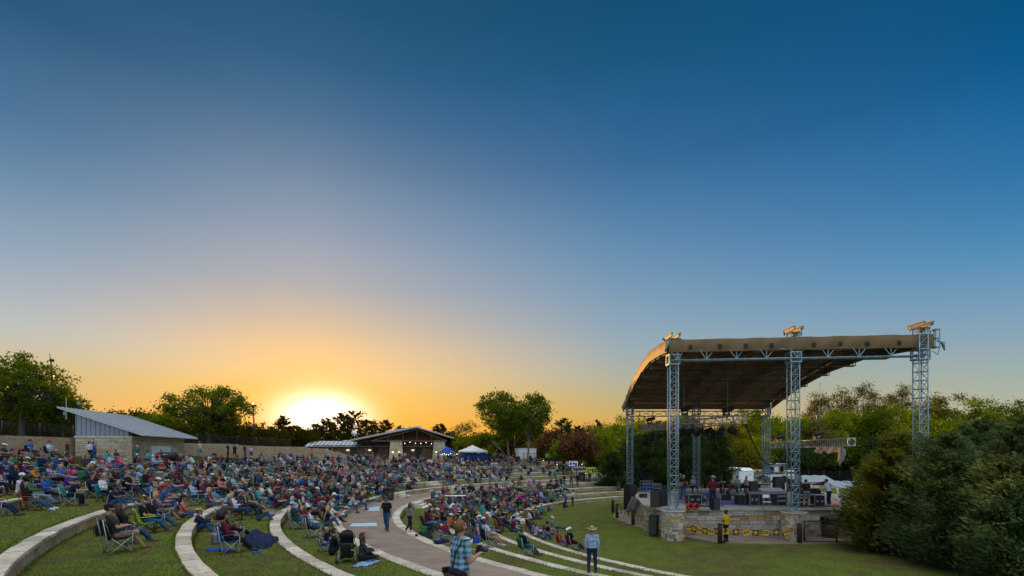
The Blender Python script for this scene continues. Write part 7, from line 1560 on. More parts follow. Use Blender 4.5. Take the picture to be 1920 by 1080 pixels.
put(674, 957, 'lean', 'blonde woman sitting on the walkway wall beside the man in light blue', shirt='charcoal', hair='long', hairc='blond', fem=True); put(690, 953, 'stretch', 'person with outstretched jeans on the walkway wall', up=.42, shirt='brown', hair='short', hairc='blond')
put(706, 932, 'lean', 'man in black tee and black cap on the wall left of the bin', shirt='black', hair='crop', hat='cap', beard='black', pant='jeans'); put(718, 930, 'lean', 'second man in black tee on the wall nearest the bin', shirt='black', hair='short', hairc='black', pant='jeans')
put(725, 996, 'walk', 'man walking on the paved walkway in black tee, white cap and jeans', to=170, shirt='black', pant='jeans', hair='crop', hat='cap', hatc='charcoal', beard='brown', q='near')
put(768, 998, 'walk', 'girl in grey tee and black leggings standing on the pink blanket', shirt='grey', pant='black', hair='long', fem=True, sc_=.85, shoe='light', off=0)
put(820, 1021, 'kneesit', 'woman in grey floral top sitting on the lower walkway kerb', shirt='grey', fore='shirt', pant='darkjeans', hair='long', hairc='brown', fem=True, off=0)
put(857, 1008, 'ground', 'woman with auburn hair in black top sitting just beyond the photographer', shirt='black', fore='shirt', hair='long', hairc='auburn', fem=True)
put(806, 993, 'ground', 'woman with long brown hair and dark top near the pink blanket', shirt='charcoal', fore='shirt', hair='long', fem=True); put(830, 1003, 'ground', 'child in red jacket and blue cap near the photographer', shirt='red', fore='shirt', hair='short', hat='cap', hatc='blue', sc_=.75)
# the photographer stands close to the camera
ph, pJ = put(861, 1184, 'photo', 'bearded photographer in blue plaid shirt, back turned, camera in his hands', shirt='blueplaid', fore='skin', pant='khaki', hair='short', hairc='ginger', beard='ginger', to=-52, q='near', y0=6)
hd = ph.rotation_euler[2]; Rz = Matrix.Rotation(hd, 3, 'Z'); base = ph.location.copy()
def onp(o, p): o.location = base+Rz @ V3(p); o.rotation_euler = (0, 0, hd)
t_ = thing('camera', 'black camera with lens held by the bearded photographer', 'camera'); mb = MB(); mb.box((0, 0, 0), (.14, .07, .1)); mb.box((0, 0, .065), (.06, .06, .05)); mb.build('body', M['black'], t_, local=True, bevel=.01); mb = MB(); mb.lathe([(.04, .03), (.042, .12), (.046, .13)], n=16, M=Matrix.Rotation(-PI/2, 3, 'X')); mb.build('lens', M['rubber'], t_, local=True)
mid = (pJ['wr', 0]+pJ['wr', 1])/2; onp(t_, mid+V3((0, .11, .03)))
t_ = thing('shoulder_bag', 'black camera bag hanging low behind the photographer', 'bag'); mb = MB(); mb.box((0, 0, 0), (.38, .17, .25)); mb.build('body', M['fab_black'], t_, local=True, bevel=.08); mb = MB(); mb.box((0, -.09, -.02), (.3, .05, .16)); mb.build('pocket', M['rubber'], t_, local=True, bevel=.02)
mb = MB(); mb.box((0, -.06, .06), (.34, .09, .13)); mb.build('flap', M['fab_black'], t_, local=True, bevel=.04); mb = MB(); mb.tube([(-.2, .0, .1), (-.12, .02, .38), (.02, .05, .56), (.13, .16, .6)], .011, 5); mb.build('strap', M['black'], t_, local=True); onp(t_, (.2, -.14, .92))
t_ = thing('second_camera', 'spare camera hanging at the hip of the photographer', 'camera'); mb = MB(); mb.box((0, 0, 0), (.06, .13, .1)); mb.build('body', M['black'], t_, local=True, bevel=.01); mb = MB(); mb.lathe([(.04, .0), (.045, .14)], (0, 0, -.04), 14, Matrix.Rotation(PI, 3, 'X')); mb.build('lens', M['rubber'], t_, local=True); onp(t_, (-.27, -.08, .95))
# lower terraces
put(904, 993, 'stand', 'man in turquoise-blue tee standing on a lower terrace, back turned', shirt='blue' if 0 else 'turquoise', hair='crop', hat='cap', pant='darkjeans', off=10)
put(884, 1000, 'ground', 'woman with black hair in black jacket left of the red child chair', shirt='black', fore='shirt', hair='long', hairc='black', fem=True)
put(900, 1014, 'chair', 'blond child in a small red camp chair', shirt='white', hair='short', hairc='blond', chair='red', chlab='small red camp chair under the blond child', sc_=.72)
put(916, 1026, 'chair', 'man in white tee and khaki shorts in a dark blue chair', shirt='white', pant='khaki', shin='skin', hair='short', hairc='brown', chair='navy', chlab='dark blue camp chair under the man in khaki shorts', shoe='light', off=-5)
put(985, 1043, 'chair', 'man in navy hoodie and jeans in a dark green low chair', shirt='navy', fore='shirt', pant='jeans', hair='crop', chair='green', chlab='dark green camp chair under the man in navy hoodie', off=-12, shoe='brown')
put(1073, 1032, 'chair', 'man in white cowboy hat and black tee seated in a red chair', shirt='black', pant='black', hair='crop', hat='hat', hatc='white', chair='maroon', chlab='red printed camp chair under the white cowboy hat', off=-10)
put(1052, 1026, 'chair_b', 'dark-haired child slumped in a red chair beside the white cowboy hat', shirt='red', hair='crop', hairc='black', chair='red', chlab='red camp chair beside the white cowboy hat', sc_=.8)
put(1110, 1075, 'stand', 'man in pale blue shirt and tan cowboy hat standing with his back turned', shirt='skyblue', fore='shirt', pant='darkjeans', hair='crop', hat='hat', hatc='tan', off=25, q='near', sc_=.96)
put(962, 990, 'lean', 'man in pale blue shirt sitting on the second seat wall', shirt='skyblue', fore='shirt', hair='crop'); put(1004, 1008, 'ground', 'person in white shirt with pink and navy bands, back turned', shirt='striped', fore='shirt', hair='crop', off=-10)
put(1018, 1012, 'ground', 'woman with very long brown hair in dark checked shirt at lawn edge', shirt='darkplaid', fore='shirt', hair='long', fem=True, off=-12); put(1024, 1005, 'ground', 'man in black shirt and dark cap sitting beside the long-haired woman', shirt='black', hair='crop', hat='cap', pant='jeans')
put(1040, 992, 'stretch', 'man in white cap lying back on the lawn with legs stretched', shirt='grey', fore='shirt', hair='short', hat='cap', hatc='white', off=-30); put(998, 1000, 'ground', 'child in turquoise top and cap at the lawn edge', shirt='turquoise', hair='short', hat='cap', sc_=.8)
put(972, 956, 'bend', 'woman in bright pink jacket bending down near lawn edge', shirt='magenta', fore='shirt', pant='black', hair='bun', hairc='blond', fem=True, off=10); put(1060, 949, 'bend', 'man in royal blue jacket bending over at the end of the lowest wall', shirt='blue', fore='shirt', hair='crop', to=60); put(1074, 949, 'stand', 'woman with long dark hair in white top standing at lowest wall', shirt='white', pant='darkjeans', hair='long', hairc='black', fem=True, to=120)
for u, v, ps, sh, pn, hr, lab in ((1029, 873, 'walk', 'maroon', 'black', 'short', 'person in maroon top walking at the top of side steps'), (1041, 874, 'hips', 'blue', 'jeans', 'crop', 'man in blue shirt at the top of the side steps'), (1056, 891, 'stand', 'black', 'black', 'crop', 'person all in black on the middle side steps'), (1070, 888, 'stand', 'navy', 'jeans', 'crop', 'person in navy climbing the side steps by the white banner'), (1058, 915, 'hips', 'black', 'black', 'bun', 'person in black with lime lanyard low on the side steps'), (1071, 915, 'walk', 'charcoal', 'jeans', 'long', 'woman in charcoal and jeans walking up the side steps'), (1083, 913, 'walk', 'black', 'darkjeans', 'short', 'man in black striding up the side steps'), (1106, 903, 'walk', 'plum', 'black', 'long', 'woman in plum top beneath the lime banner')):
    put(u, v, ps, lab, shirt=sh, fore='shirt' if sh != 'maroon' else 'skin', pant=pn, hair=hr, hairc='black', fem=hr in ('long', 'bun'), to=random.choice([20, 160, -140]), q='mid', y0=20)
for u, v, ps, sh, pn, hr, ht, lab in ((427, 860, 'stand', 'black', 'black', 'crop', None, 'man in black with crossed arms on the top tier by the bank'), (440, 861, 'fold', 'navy', 'black', 'crop', None, 'man in navy shirt with arms folded by the bank'), (459, 862, 'stand', 'maroon', 'jeans', 'long', None, 'woman in maroon jersey standing before the bank'), (471, 863, 'hips', 'skyblue', 'darkjeans', 'bun', None, 'woman in sky blue top with hands on hips before the bank'), (374, 858, 'stand', 'cream', 'lightjeans', 'short', None, 'bald man in cream shirt standing at the kiosk end'), (585, 866, 'stand', 'coral', 'jeans', 'crop', None, 'man in coral shirt standing below the restroom building'), (614, 862, 'stand', 'skyblue', 'jeans', 'short', None, 'man in sky blue shirt standing below the restroom roof'), (623, 863, 'stand', 'charcoal', 'grey', 'short', None, 'grey-haired man in charcoal jacket below the restroom roof'), (686, 862, 'stand', 'plum', 'lightjeans', 'crop', None, 'person in plum top standing near the pavilion'), (757, 860, 'fold', 'black', 'khaki', 'crop', None, 'man in black tee and khaki trousers before the pavilion'), (795, 862, 'stand', 'black', 'darkjeans', 'long', None, 'woman in black standing between pavilion pillars')):
    put(u, v, ps, lab, shirt=sh, pant=pn, hair=hr, hairc='brown', hat=ht, fem=hr in ('long', 'bun'), to=random.uniform(-160, 0), q='mid', y0=40)
TS = ['skyblue', 'white', 'navy', 'white', 'blue', 'skyblue', 'red', 'grey', 'black', 'black', 'denim', 'maroon', 'charcoal', 'mustard', 'white', 'green']
TW = ['at the left end of the blue counter', 'at the blue counter', 'under the white tent', 'just right of the blue tent', 'at the middle of the blue counter', 'before the white tent', 'at the right end of the blue counter', 'right of the white tent', 'near the tall trees, far right', 'beside the white tent leg', 'between the two tents', 'near the blue tent', 'by the dark plaza bin', 'next to the tall tree trunk', 'by the white box trailer', 'in front of the blue tent']
for i, u in enumerate((868, 876, 883, 862, 890, 897, 909, 926, 932, 916, 855, 842, 966, 938, 970, 822)):
    put(u, 863-(i % 3), ('stand', 'hips', 'fold', 'walk')[i % 4], f'standing person in {TS[i]} top {TW[i]}', shirt=TS[i], fore='shirt' if i % 2 else 'skin', pant=('jeans', 'darkjeans', 'black')[i % 3], hair=('crop', 'long', 'short', 'bun')[i % 4], hairc=('brown', 'black', 'blond')[i % 3], to=random.uniform(-180, 180), q='far', y0=60)
# stage people
def onstage(u, v, *a, **k):
    z = k.pop('z', SZ+.012); p = PZ(u, v, z); k.setdefault('q', 'mid'); hd_ = math.radians(k.pop('to')); return person(a[1], p, hd_, a[0], **k), p, hd_
(o, J), p, h_ = onstage(1281, 936, 'guitar', 'guitarist in black vest with yellow trim, playing near the front tower', to=130, shirt='black', fore='mustard', pant='jeans', hair='short', hairc='grey', q='near')
def guitar(p, h_, J, mat, lab, z=1.12):
    t_ = thing('guitar', lab, 'guitar', p, h_); R_ = Matrix.Rotation(.35, 3, 'Y'); mb = MB(); c_ = V3((.08, .17, z)); f_ = lambda x, y, zz: c_+R_ @ V3((x, y, zz)); out_ = [(-.22, .0), (-.2, .12), (-.1, .16), (0, .11), (.1, .13), (.19, .09), (.2, 0), (.19, -.09), (.1, -.13), (0, -.11), (-.1, -.16), (-.2, -.12)]
    n = len(out_); mb.add([f_(x*-1, -.04, y) for x, y in out_]+[f_(x*-1, .04, y) for x, y in out_], [tuple(range(n)), tuple(range(n, 2*n))[::-1]]+[(i, n+i, n+(i+1) % n, (i+1) % n) for i in range(n)]); mb.build('body', M[mat], t_, local=True)
    mb = MB(); mb.beam(f_(-.2, .02, 0), f_(-.72, .02, 0), .05, .025); mb.build('neck', M['wood'], t_, local=True); mb = MB(); mb.beam(f_(-.72, .02, 0), f_(-.86, .0, 0), .08, .025); mb.build('headstock', M['black'], t_, local=True); mb = MB(); mb.lathe([(.05, 0), (.05, .006)], f_(-.05, .043, 0), 14, Matrix.Rotation(-PI/2, 3, 'X')); mb.build('sound_hole', M['black'], t_, local=True)
guitar(p, h_, J, 'amber', 'acoustic guitar held by the guitarist in black vest')
onstage(1276, 929, 'stand', 'bald musician mostly hidden behind the guitarist', to=160, shirt='brown', pant='jeans', hair=None, q='mid')
onstage(1299, 922, 'play', 'seated player in blue and pink shirt with pink hat behind pedal steel', to=180, shirt='lavender', pant='black', hair='crop', hat='hat', hatc='pink', q='mid'); mb = MB(); pp = SP(1299, 922); mb.lathe([(.18, 0), (.05, .04), (.04, .36), (.19, .38), (.19, .44)], n=14); o = mb.build('stool', M['black'], loc=(0, 0, 0)); o.location = pp; tag(o, 'black round stool under the pedal steel player', 'stool')
onstage(1336, 951, 'hips', 'singer in maroon shirt and grey cowboy hat with his back to the camera', to=10, shirt='maroon', fore='shirt', pant='darkjeans', hair='crop', hat='hat', hatc='grey', q='near', sc_=1.1)
p = SP(1325, 938); t_ = thing('electric_guitar', 'blue electric guitar with yellow strap on a stand by the singer', 'guitar', p, .4); mb = MB(); mb.sm = True; mb.ball((0, 0, .35), (.18, .04, .22), 14, 8); mb.build('body', M['fab_blue'], t_, local=True); mb = MB(); mb.beam((0, 0, .5), (.08, 0, 1.1), .05, .03); mb.build('neck', M['amber'], t_, local=True); mb = MB(); mb.tube([(-.2, .1, 0), (0, 0, .3), (.2, .1, 0)], .015, 5); mb.tube([(0, -.2, 0), (0, 0, .3)], .015, 5); mb.build('stand', M['black'], t_, local=True); mb = MB(); mb.tube([(-.15, -.05, .35), (-.2, -.06, .15), (-.05, -.06, .05)], .03, 5); mb.build('strap', M['fab_yellow'], t_, local=True)
onstage(1383, 925, 'play', 'drummer in teal plaid shirt and black cap behind the drum kit', to=120, shirt='tealplaid', pant='darkjeans', hair='crop', hat='cap', q='mid', z=SZ+.15); onstage(1400, 923, 'play', 'seated man in cream shirt on stage right of the drummer', to=110, shirt='cream', pant='black', hair='crop', q='mid')
for u, v, lab in ((1383, 925, 'drum stool under the drummer'), (1400, 923, 'black stool under the man in cream shirt on stage')):
    mb = MB(); mb.lathe([(.18, 0), (.05, .04), (.04, .38), (.19, .4), (.19, .46)], n=14); o = mb.build('stool', M['black']); o.location = PZ(u, v, SZ+(.15 if u < 1390 else 0)); tag(o, lab, 'stool')
onstage(1512, 950, 'table', 'sound engineer in black tee and grey shorts leaning over the gear', to=-15, shirt='black', pant='grey', shin='skin', hair='crop', hairc='black', q='near', z=SZ+.235, sc_=.93)
onstage(1553, 950, 'table', 'sound engineer in white shirt and dark jeans bending over a yellow box', to=35, shirt='white', fore='shirt', pant='darkjeans', hair='short', hairc='black', q='near')
p = SP(1543, 940); t_ = thing('tool_box', 'yellow tool box in front of the engineer in white', 'box', p+V3((0, 0, .86))); mb = MB(); mb.box((0, 0, .1), (.3, .2, .2)); mb.build('body', M['fab_mustard'] if 'fab_mustard' in M else M['fab_yellow'], t_, local=True, bevel=.02); mb = MB(); mb.tube([(-.1, 0, .2), (-.08, 0, .27), (.08, 0, .27), (.1, 0, .2)], .014, 5); mb.build('handle', M['black'], t_, local=True)
onstage(1498, 925, 'stand', 'person in a dark cap peeking over the gear behind the tower', to=180, shirt='grey', pant='black', hair='crop', hat='cap', q='mid')
gp_ = PZ(1361, 1017, .452); person('security guard in yellow shirt and black trousers standing by the bollard', gp_, math.radians(40), 'fold', shirt='yellow', pant='black', hair='crop', hairc='black', skin_='brown', q='near', sc_=1.04)
# ---- things lying about on the grass
def soft(nm, u, v, size, mat, lab, cat, rz=0, dz=0, n=5):
    p = gp(u, v); mb = MB(); mb.sm = True; r_ = random.Random(int(u*7+v))
    for i in range(n): mb.ball((r_.uniform(-.3, .3)*size[0], r_.uniform(-.3, .3)*size[1], size[2]*r_.uniform(.3, .5)), (size[0]*r_.uniform(.3, .5), size[1]*r_.uniform(.3, .5), size[2]*r_.uniform(.35, .55)), 10, 7)
    o = mb.build(nm, M[mat]); o.location = p+V3((0, 0, dz)); o.rotation_euler = (0, 0, rz); return tag(o, lab, cat)
def blanket(pts, mat, lab, h=.03):
    P_ = [gp(u, v) for u, v in pts]; mb = MB(); mb.sm = True; n = 8; vs = []
    for i in range(n+1):
        for j in range(n+1): a = P_[0].lerp(P_[1], i/n); b = P_[3].lerp(P_[2], i/n); q = a.lerp(b, j/n); q.z = gz(q.x, q.y)+h+.02*math.sin(i*1.7+j*2.3); vs.append(q-P_[0])
    mb.add(vs, [(i*(n+1)+j, (i+1)*(n+1)+j, (i+1)*(n+1)+j+1, i*(n+1)+j+1) for i in range(n) for j in range(n)]); o = mb.build('blanket', mat); o.location = P_[0]; o.modifiers.new('s', 'SOLIDIFY').thickness = .02; return tag(o, lab, 'blanket')
M['bl_check'] = cloth('blue_check_blanket', (.08, .2, .42), 'check', (.55, .62, .7)); M['bl_grey'] = cloth('grey_check_blanket', (.12, .13, .18), 'check', (.45, .46, .5)); M['bl_pink'] = cloth('pink_blanket', (.5, .1, .16), 'check', (.6, .35, .38))
blanket([(660, 1064), (690, 1062), (714, 1052), (684, 1050)], M['bl_check'], 'blue and white checked blanket in front of the stroller'); blanket([(494, 968), (524, 964), (532, 958), (503, 960)], M['bl_grey'], 'grey checked blanket on the grass past the purple chair'); blanket([(755, 1002), (785, 1003), (790, 997), (762, 996)], M['bl_pink'], 'pink patterned blanket under the standing girl')
blanket([(385, 1034), (432, 1034), (432, 1028), (392, 1028)], M['fab_blue'], 'bright blue ground cloth left of the blue camp chair'); blanket([(474, 1038), (490, 1038), (490, 1035), (474, 1035)], M['fab_blue'], 'small blue booklet lying on the grass'); blanket([(778, 1008), (812, 1009), (808, 1000), (784, 1000)], M['fab_black'], 'black coat spread on the grass beside the pink blanket', .06)
def pack(nm, u, v, mat, lab, cat):
    p = gp(u, v); t_ = thing(nm, lab, cat, p, random.Random(int(u)).uniform(0, 6)); mb = MB(); mb.box((0, 0, .2), (.34, .22, .4), rx=.12); mb.build('body', M[mat], t_, local=True, bevel=.07); mb = MB(); mb.box((0, .13, .14), (.24, .08, .2), rx=.12); mb.build('pocket', M[mat], t_, local=True, bevel=.03)
    for s in (-.09, .09): mb = MB(); mb.tube([(s, -.1, .38), (s, -.17, .28), (s, -.13, .06)], .014, 5); mb.build('strap', M['black'], t_, local=True)
    mb = MB(); mb.tube([(-.05, 0, .4), (-.03, 0, .46), (.03, 0, .46), (.05, 0, .4)], .01, 5); mb.build('handle', M['black'], t_, local=True)
def heap(pts, h, mat, lab, cat):
    P_ = [gp(u, v) for u, v in pts]; mb = MB(); mb.sm = True; n = 22; vs = []
    for i in range(n+1):
        for j in range(n+1):
            s, k = i/n, j/n; a = P_[0].lerp(P_[1], s); b = P_[3].lerp(P_[2], s); q = a.lerp(b, k); e = min(1, 5*min(s, 1-s, k, 1-k)); f_ = .55+.45*math.sin(s*5.5+.8)+.12*math.sin(k*11+s*7)+.10*math.sin(s*19-k*6)+.06*math.sin(k*23+s*13); q.z = gz(q.x, q.y)+.02+h*e**.6*(.45+.4*f_)*(1-.35*s); q.x += .05*math.sin(k*14+i); q.y += .05*math.sin(s*15+j); vs.append(q-P_[0])
    mb.add(vs, [(i*(n+1)+j, (i+1)*(n+1)+j, (i+1)*(n+1)+j+1, i*(n+1)+j+1) for i in range(n) for j in range(n)]); o = mb.build('blanket', M[mat]); o.location = P_[0]; return tag(o, lab, cat)
soft('duffel_bag', 85, 914, (.9, .4, .3), 'fab_red', 'red duffel bag on the grass below the slope wall', 'bag', .2); heap([(452, 1026), (500, 1030), (524, 1012), (476, 1004)], .5, 'fab_navy', 'large dark blue blanket heaped over knees beside the curly-haired women', 'blanket')
pack('backpack', 405, 1020, 'fab_grey', 'grey backpack beside the bright blue chair', 'backpack'); pack('backpack', 185, 1005, 'fab_black', 'black backpack behind the bearded man near the corner wall', 'backpack'); pack('cool_bag', 893, 1019, 'fab_blue', 'blue cool bag near the red child chair', 'bag'); pack('tote_bag', 795, 1000, 'fab_green', 'dark green bag near the pink blanket', 'bag'); pack('backpack', 935, 1000, 'fab_navy', 'navy backpack beside the standing man in turquoise', 'backpack'); pack('sports_bag', 930, 1015, 'fab_orange', 'orange-brown bag on the lower terrace grass', 'bag')
# stroller
p = gp(652, 1052); t_ = thing('stroller', 'black stroller with hood and green seat at the curved wall', 'stroller', p, math.radians(8)); al = M['alu']
mb = MB(); mb.sm = True; vs = []
for i in range(9):
    a = -PI/2+PI*i/8*.95
    for j in range(7): b = PI*j/6; vs.append((.26*math.cos(b), -.05+.30*math.sin(a*.9)*math.sin(b)*.9-.1, .78+.30*math.cos(a*.8)*math.sin(b)))
mb.add(vs, [(i*7+j, i*7+j+1, i*7+j+8, i*7+j+7) for i in range(8) for j in range(6)]); o = mb.build('hood', M['fab_black'], t_, local=True); o.modifiers.new('s', 'SOLIDIFY').thickness = .02
mb = MB(); mb.box((0, -.12, .68), (.44, .06, .5), rx=.3); mb.box((0, .08, .46), (.44, .4, .07)); mb.build('seat', M['fab_black'], t_, local=True, bevel=.03); mb = MB(); mb.box((0, -.17, .56), (.38, .03, .16), rx=.3); mb.build('seat_pad', M['fab_green'], t_, local=True, bevel=.01); mb = MB(); mb.box((0, .0, .22), (.4, .5, .16)); mb.build('basket', M['fab_black'], t_, local=True, bevel=.04)
for s in (-.26, .26):
    mb = MB(); mb.tube([(s, .42, .12), (s, -.1, .62), (s, -.48, 1.02)], .014, 7); mb.tube([(s, -.4, .12), (s, .05, .5)], .013, 7); mb.build('frame', al, t_, local=True)
    for y, r in ((.42, .1), (-.4, .13)): mb = MB(); mb.lathe([(r, -.025), (r, .025)], (s*1.1, y, r), 16, Matrix.Rotation(PI/2, 3, 'Y')); w_ = mb.build('wheel', M['rubber'], t_, local=True); mb = MB(); mb.lathe([(r*.5, -.03), (r*.5, .03)], (s*1.1, y, r), 12, Matrix.Rotation(PI/2, 3, 'Y')); mb.build('hub', M['grey'], w_, local=True)
mb = MB(); mb.tube([(-.26, -.48, 1.02), (.26, -.48, 1.02)], .02, 8); mb.build('handle', M['rubber'], t_, local=True); mb = MB(); mb.box((0, -.42, .5), (.34, .12, .26)); mb.build('hanging_bag', M['fab_black'], t_, local=True, bevel=.05)
# ---------------------------------------------------------------- the rest of the audience, seated tier by tier
HEADS = [('short', 'brown', None, None, 'brown hair'), ('crop', 'black', None, None, 'black hair'), ('long', 'brown', None, None, 'long brown hair'), ('long', 'blond', None, None, 'long blond hair'), ('short', 'grey', None, None, 'grey hair'), ('bun', 'brown', None, None, 'hair in a bun'), ('crop', 'brown', 'cap', 'white', 'white cap'), ('crop', 'brown', 'cap', 'black', 'black cap'), ('crop', 'brown', 'cap', 'navy', 'navy cap'), ('crop', 'grey', 'hat', 'straw', 'straw hat'), ('short', 'brown', 'cap', 'grey', 'grey cap'), ('pony', 'auburn', None, None, 'auburn ponytail'), ('long', 'black', None, None, 'long black hair'), ('crop', 'brown', 'cap', 'red', 'red cap'), ('short', 'blond', None, None, 'blond hair'), ('short', 'auburn', None, None, 'auburn hair'), ('crop', 'grey', 'hat', 'white', 'white hat'), ('afro', 'black', None, None, 'curly black hair')]
SH = ['black']*12+['navy']*10+['charcoal']*9+['grey']*6+['maroon']*5+['denim']*6+['skyblue']*3+['blue']*3+['white']*4+['plum']*4+['brown']*5+['red', 'teal', 'turquoise', 'pink', 'lavender', 'purple', 'orange', 'green', 'green', 'olive', 'cream', 'coral', 'darkplaid', 'whiteplaid', 'redplaid', 'striped', 'tealplaid', 'blueplaid']
PN = ['jeans']*6+['darkjeans']*5+['black']*4+['khaki', 'lightjeans', 'grey']
WORD = dict(darkplaid='dark plaid', whiteplaid='white plaid', redplaid='red plaid', tealplaid='teal plaid', blueplaid='blue plaid', skyblue='sky blue'); PWORD = dict(lightjeans='light jeans', darkjeans='dark jeans', black='black trousers', khaki='khaki trousers', grey='grey trousers', jeans='jeans')
TIER = {2: 'second tier below walkway', 1: 'third tier below walkway', 0: 'at the lawn edge', 4: 'first tier above walkway', 5: 'second tier above walkway', 6: 'third tier above walkway', 7: 'fourth tier above walkway', 8: 'fifth tier above walkway', 9: 'sixth tier above walkway', 10: 'topmost tier'}
def land(u): return 'below kiosk' if u < 330 else 'below round tree' if u < 480 else 'below lamp post' if u < 560 else 'below restroom' if u < 690 else 'below pavilion' if u < 815 else 'below blue tent' if u < 862 else 'below white tent' if u < 920 else 'below tall trees' if u < 1010 else 'near side steps'
cand = []; rp_ = random.Random(21)
def try_seat(r, a, ring, mode):
    x, y = pol(r, a)
    if y < 9: return
    z = gz(x, y); u = 960+1000*x/y; v = 850+1000*(CZ-z)/y
    if u < -40 or u > 1080 or v > 1010: return
    if any(abs(a-q) < 1.5 for q in (A1, A2, A3)) and ring >= 4: return
    if abs(a-176) < 2.2 and ring < 4: return
    if ring >= 4:
        lim_ = 972 if 270 < u < 345 else 978 if 420 < u < 515 else 990 if 560 <= u < 640 else 948+.02*u if u < 560 else 950
        if v > lim_: return
        if u < 560 and v > 915 and rp_.random() < .35: return
        if u < 330 and v > 872 and rp_.random() < .22: return
        d_ = .9 if u < 700 else .86 if u < 880 else .62 if u < 960 else .28 if u < 1010 else .10
        if ring == 10: d_ *= .55
        if ring >= 8 and u > 930: d_ *= .6
        if ring <= 5 and 740 < u < 1010: d_ *= .42 if ring == 4 else .8
    else:
        if u < 770: return
        if v > 982 and u < 900: d_ = .75
        elif v > 1000: return
        else: d_ = .95 if u < 940 else .86 if u < 1010 else .6
        if u > 1060 or (ring == 2 and u < 800): return
    if rp_.random() > d_: return
    for (tx, ty) in taken:
        if (tx-x)**2+(ty-y)**2 < .75**2: return
    taken.append((x, y)); cand.append((y, u, v, x, z, ring, mode))
for i in range(len(RR)):
    if i == 3: continue
    r0, r1 = RR[i], RR[i+1] if i+1 < len(RR) else 63.4
    rows = [(r1-.02, 'wall')] if i+1 < len(RR) else []
    rows += [(r0+.42+(r1-r0-.42)*k, 'chair' if k > .3 else 'ground') for k in ((.16, .52) if i < 3 else (.14, .52))]
    if i == 0: rows.append((r0-1.2, 'ground'))
    if i == 2: rows.append((RR[3]-.55, 'wall')); rows = [q for q in rows if q[1] != 'wall' or q[0] < RR[3]-.3]
    for r, mode in rows:
        a = 114.5
        while a < 205:
            aa = a+math.degrees(rp_.uniform(-.1, .1)/r); rj = r+(rp_.uniform(-.3, .3) if mode != 'wall' else 0); try_seat(rj, aa, i, mode); a += math.degrees(.62*rp_.choice([1, 1, 1, 1.25, 1.7])/r)
NHAND = len([o for o in COL.objects if o.get('category') == 'person'])
cand.sort(key=lambda c: c[0]); LIM = 298-NHAND; used = set(); crowdparts = []
GR = 'audience seated on the tiers'
def seat_pose(mode): return rp_.choice(['lean', 'upright', 'lean', 'chair_b']) if mode == 'wall' else rp_.choice(['chair', 'chair_b', 'cross', 'lean', 'upright', 'chair']) if mode == 'chair' else rp_.choice(['ground', 'stretch', 'kneesit', 'ground'])
for n_, (y, u, v, x, z, ring, mode) in enumerate(cand):
    pose = seat_pose(mode); p = V3((x, y, z)); up = 0
    if mode == 'wall':                                   # seated on the coping of the wall behind, feet on this tier
        r, a = polar(x, y); zc = RZ[min(ring+1, 10)]; bx, by = pol(r+.16, a); p = V3((bx, by, zc-.42))
    hd = facing(p, off=rp_.uniform(-14, 14)); hr, hc, ht, htc, hw = rp_.choice(HEADS); sh = rp_.choice(SH); pn = rp_.choice(PN); sk = rp_.choice(['light', 'light', 'pink', 'tan', 'tan', 'brown']); fem = hr in ('long', 'bun', 'pony'); shorts = pn in ('khaki', 'grey') and rp_.random() < .6; ls = 'shirt' if rp_.random() < .4 else 'skin'; s_ = rp_.uniform(.93, 1.05)*(1 if rp_.random() < .9 else .75)*(1.1 if u < 420 else 1.03)
    trim = lambda l: l if len(l.split()) < 17 else trim(l.replace(' camp', '', 1) if ' camp' in l else l.replace(' top', '', 1) if ' top ' in l or ' top,' in l else l.replace(' hair', '', 1) if ' hair' in l else ' '.join(l.split()[:16]))
    if n_ < LIM:
        for _ in range(40):
            lab = f'person in {WORD.get(sh, sh)} top, {PWORD[pn]} and {hw}, {TIER[ring]}, {land(u)}'
            lab = trim(lab)
            if lab not in used: break
            hr, hc, ht, htc, hw = rp_.choice(HEADS); sh = rp_.choice(SH); fem = hr in ('long', 'bun', 'pony')
        used.add(lab)
        if mode == 'chair' and n_ < 130:
            cc = rp_.choice(['navy', 'navy', 'black', 'black', 'grey', 'blue', 'maroon', 'red', 'green', 'teal']); camp_chair(p, hd, cc, trim(f'{cc} chair under {WORD.get(sh, sh)} top and {hw}, {TIER[ring]}, {land(u)}'), rp_.choice(['alu', 'black', 'black']), 1)
        person(lab, p, hd, pose, sh, pn, sk, hr, hc, ht, htc or 'black', ls, 'skin' if shorts else 'pant', rp_.choice(['dark', 'dark', 'light', 'brown']), fem, 'mid' if y < 42 else 'far', s_, group=GR)
    else: crowdparts.append((pose, fem, p, hd, s_, sh, pn, sk, hc, ht, htc, ls, shorts, hr))
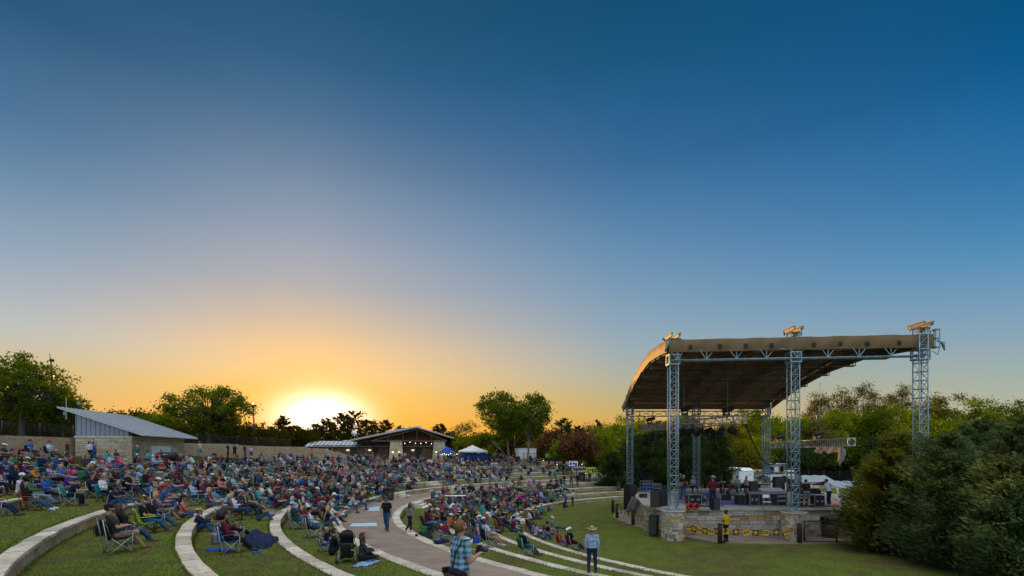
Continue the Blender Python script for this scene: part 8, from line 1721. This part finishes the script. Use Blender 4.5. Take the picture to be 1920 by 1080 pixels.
# past three hundred: the small far faces as one crowd
CV, CF, CC = [], [], []; off_ = 0
bc = lambda c: np.array([*c, 1.0])
HATC = {'white': (.7, .68, .64), 'black': (.012, .012, .014), 'navy': (.015, .025, .08), 'straw': (.42, .30, .14), 'grey': (.28, .27, .25), 'red': (.4, .03, .03)}
SKC = dict(light=(.36, .2, .14), tan=(.26, .14, .09), brown=(.13, .065, .04), pink=(.38, .2, .155)); PL = {'darkplaid': (.12, .09, .1), 'whiteplaid': (.3, .33, .4), 'redplaid': (.2, .04, .05), 'striped': (.5, .35, .4), 'tealplaid': (.1, .35, .36), 'blueplaid': (.18, .33, .42)}
for (pose, fem, p, hd, s_, sh, pn, sk, hc, ht, htc, ls, shorts, hr) in crowdparts:
    J, V, F, L = meshes(pose, fem, 'tiny'); ca, sa = math.cos(hd), math.sin(hd); Rm = np.array([[ca, -sa, 0], [sa, ca, 0], [0, 0, 1]]); W_ = (V*s_) @ Rm.T+np.array(p)
    sc_ = SHIRT.get(sh) or PL[sh]; sc_ = tuple(.66*q_ for q_ in sc_); cols = np.array([bc(SKC[sk]), bc(sc_), bc(sc_ if ls == 'shirt' else SKC[sk]), bc(PANT[pn]), bc(SKC[sk] if shorts else PANT[pn]), bc((.05, .045, .04)), bc((.02, .02, .02))])[L]
    hq = np.array(J['head']); C = V[F].mean(1)-hq; hair_ = (np.linalg.norm(C, axis=1) < .17) & ((C[:, 1] < .0) | (C[:, 2] > .06)) & (C[:, 2] > (-.06 if not fem else -.2)); cols[hair_] = bc(HATC[htc] if ht else HAIRC[hc])
    CV.append(W_); CF.append(F+off_); CC.append(cols); off_ += len(V)
    if ht == 'hat':
        a = np.linspace(0, 2*PI, 11)[:-1]; q = np.stack([.2*np.cos(a), .22*np.sin(a), np.full(10, .06)], 1); q2 = q+np.array([0, 0, .02]); B_ = ((np.concatenate([q, q2])+hq)*s_) @ Rm.T+np.array(p); f_ = [(i, (i+1) % 10, 10+(i+1) % 10, 10+i) for i in range(10)]+[(0, 1, 2, 3), (0, 3, 4, 5), (0, 5, 6, 7), (0, 7, 8, 9), (13, 12, 11, 10), (15, 14, 13, 10), (17, 16, 15, 10), (19, 18, 17, 10)]
        CV.append(B_); CF.append(np.array(f_)+off_); CC.append(np.tile(bc(HATC[htc]), (len(f_), 1))); off_ += 20
print('PEOPLE hand', NHAND, 'cand', len(cand), 'crowd', len(crowdparts))
if crowdparts:
    m, t, b = nt('crowd_clothes'); at_ = N(t, 'ShaderNodeAttribute'); at_.attribute_name = 'Col'; t.links.new(at_.outputs['Color'], b.inputs['Base Color']); b.inputs['Roughness'].default_value = .85; b.inputs['Specular IOR Level'].default_value = .15
    me = fast_mesh('crowd', np.concatenate(CV), np.concatenate(CF), m, smooth=True); cc = np.concatenate(CC)
    a_ = me.attributes.new('Col', 'FLOAT_COLOR', 'FACE')
    if len(me.polygons) == len(cc): a_.data.foreach_set('color', cc.astype(np.float32).ravel())
    else: print('CROWD mismatch', len(me.polygons), len(cc))
    o = bpy.data.objects.new('crowd', me); link(o); tag(o, kind='stuff')
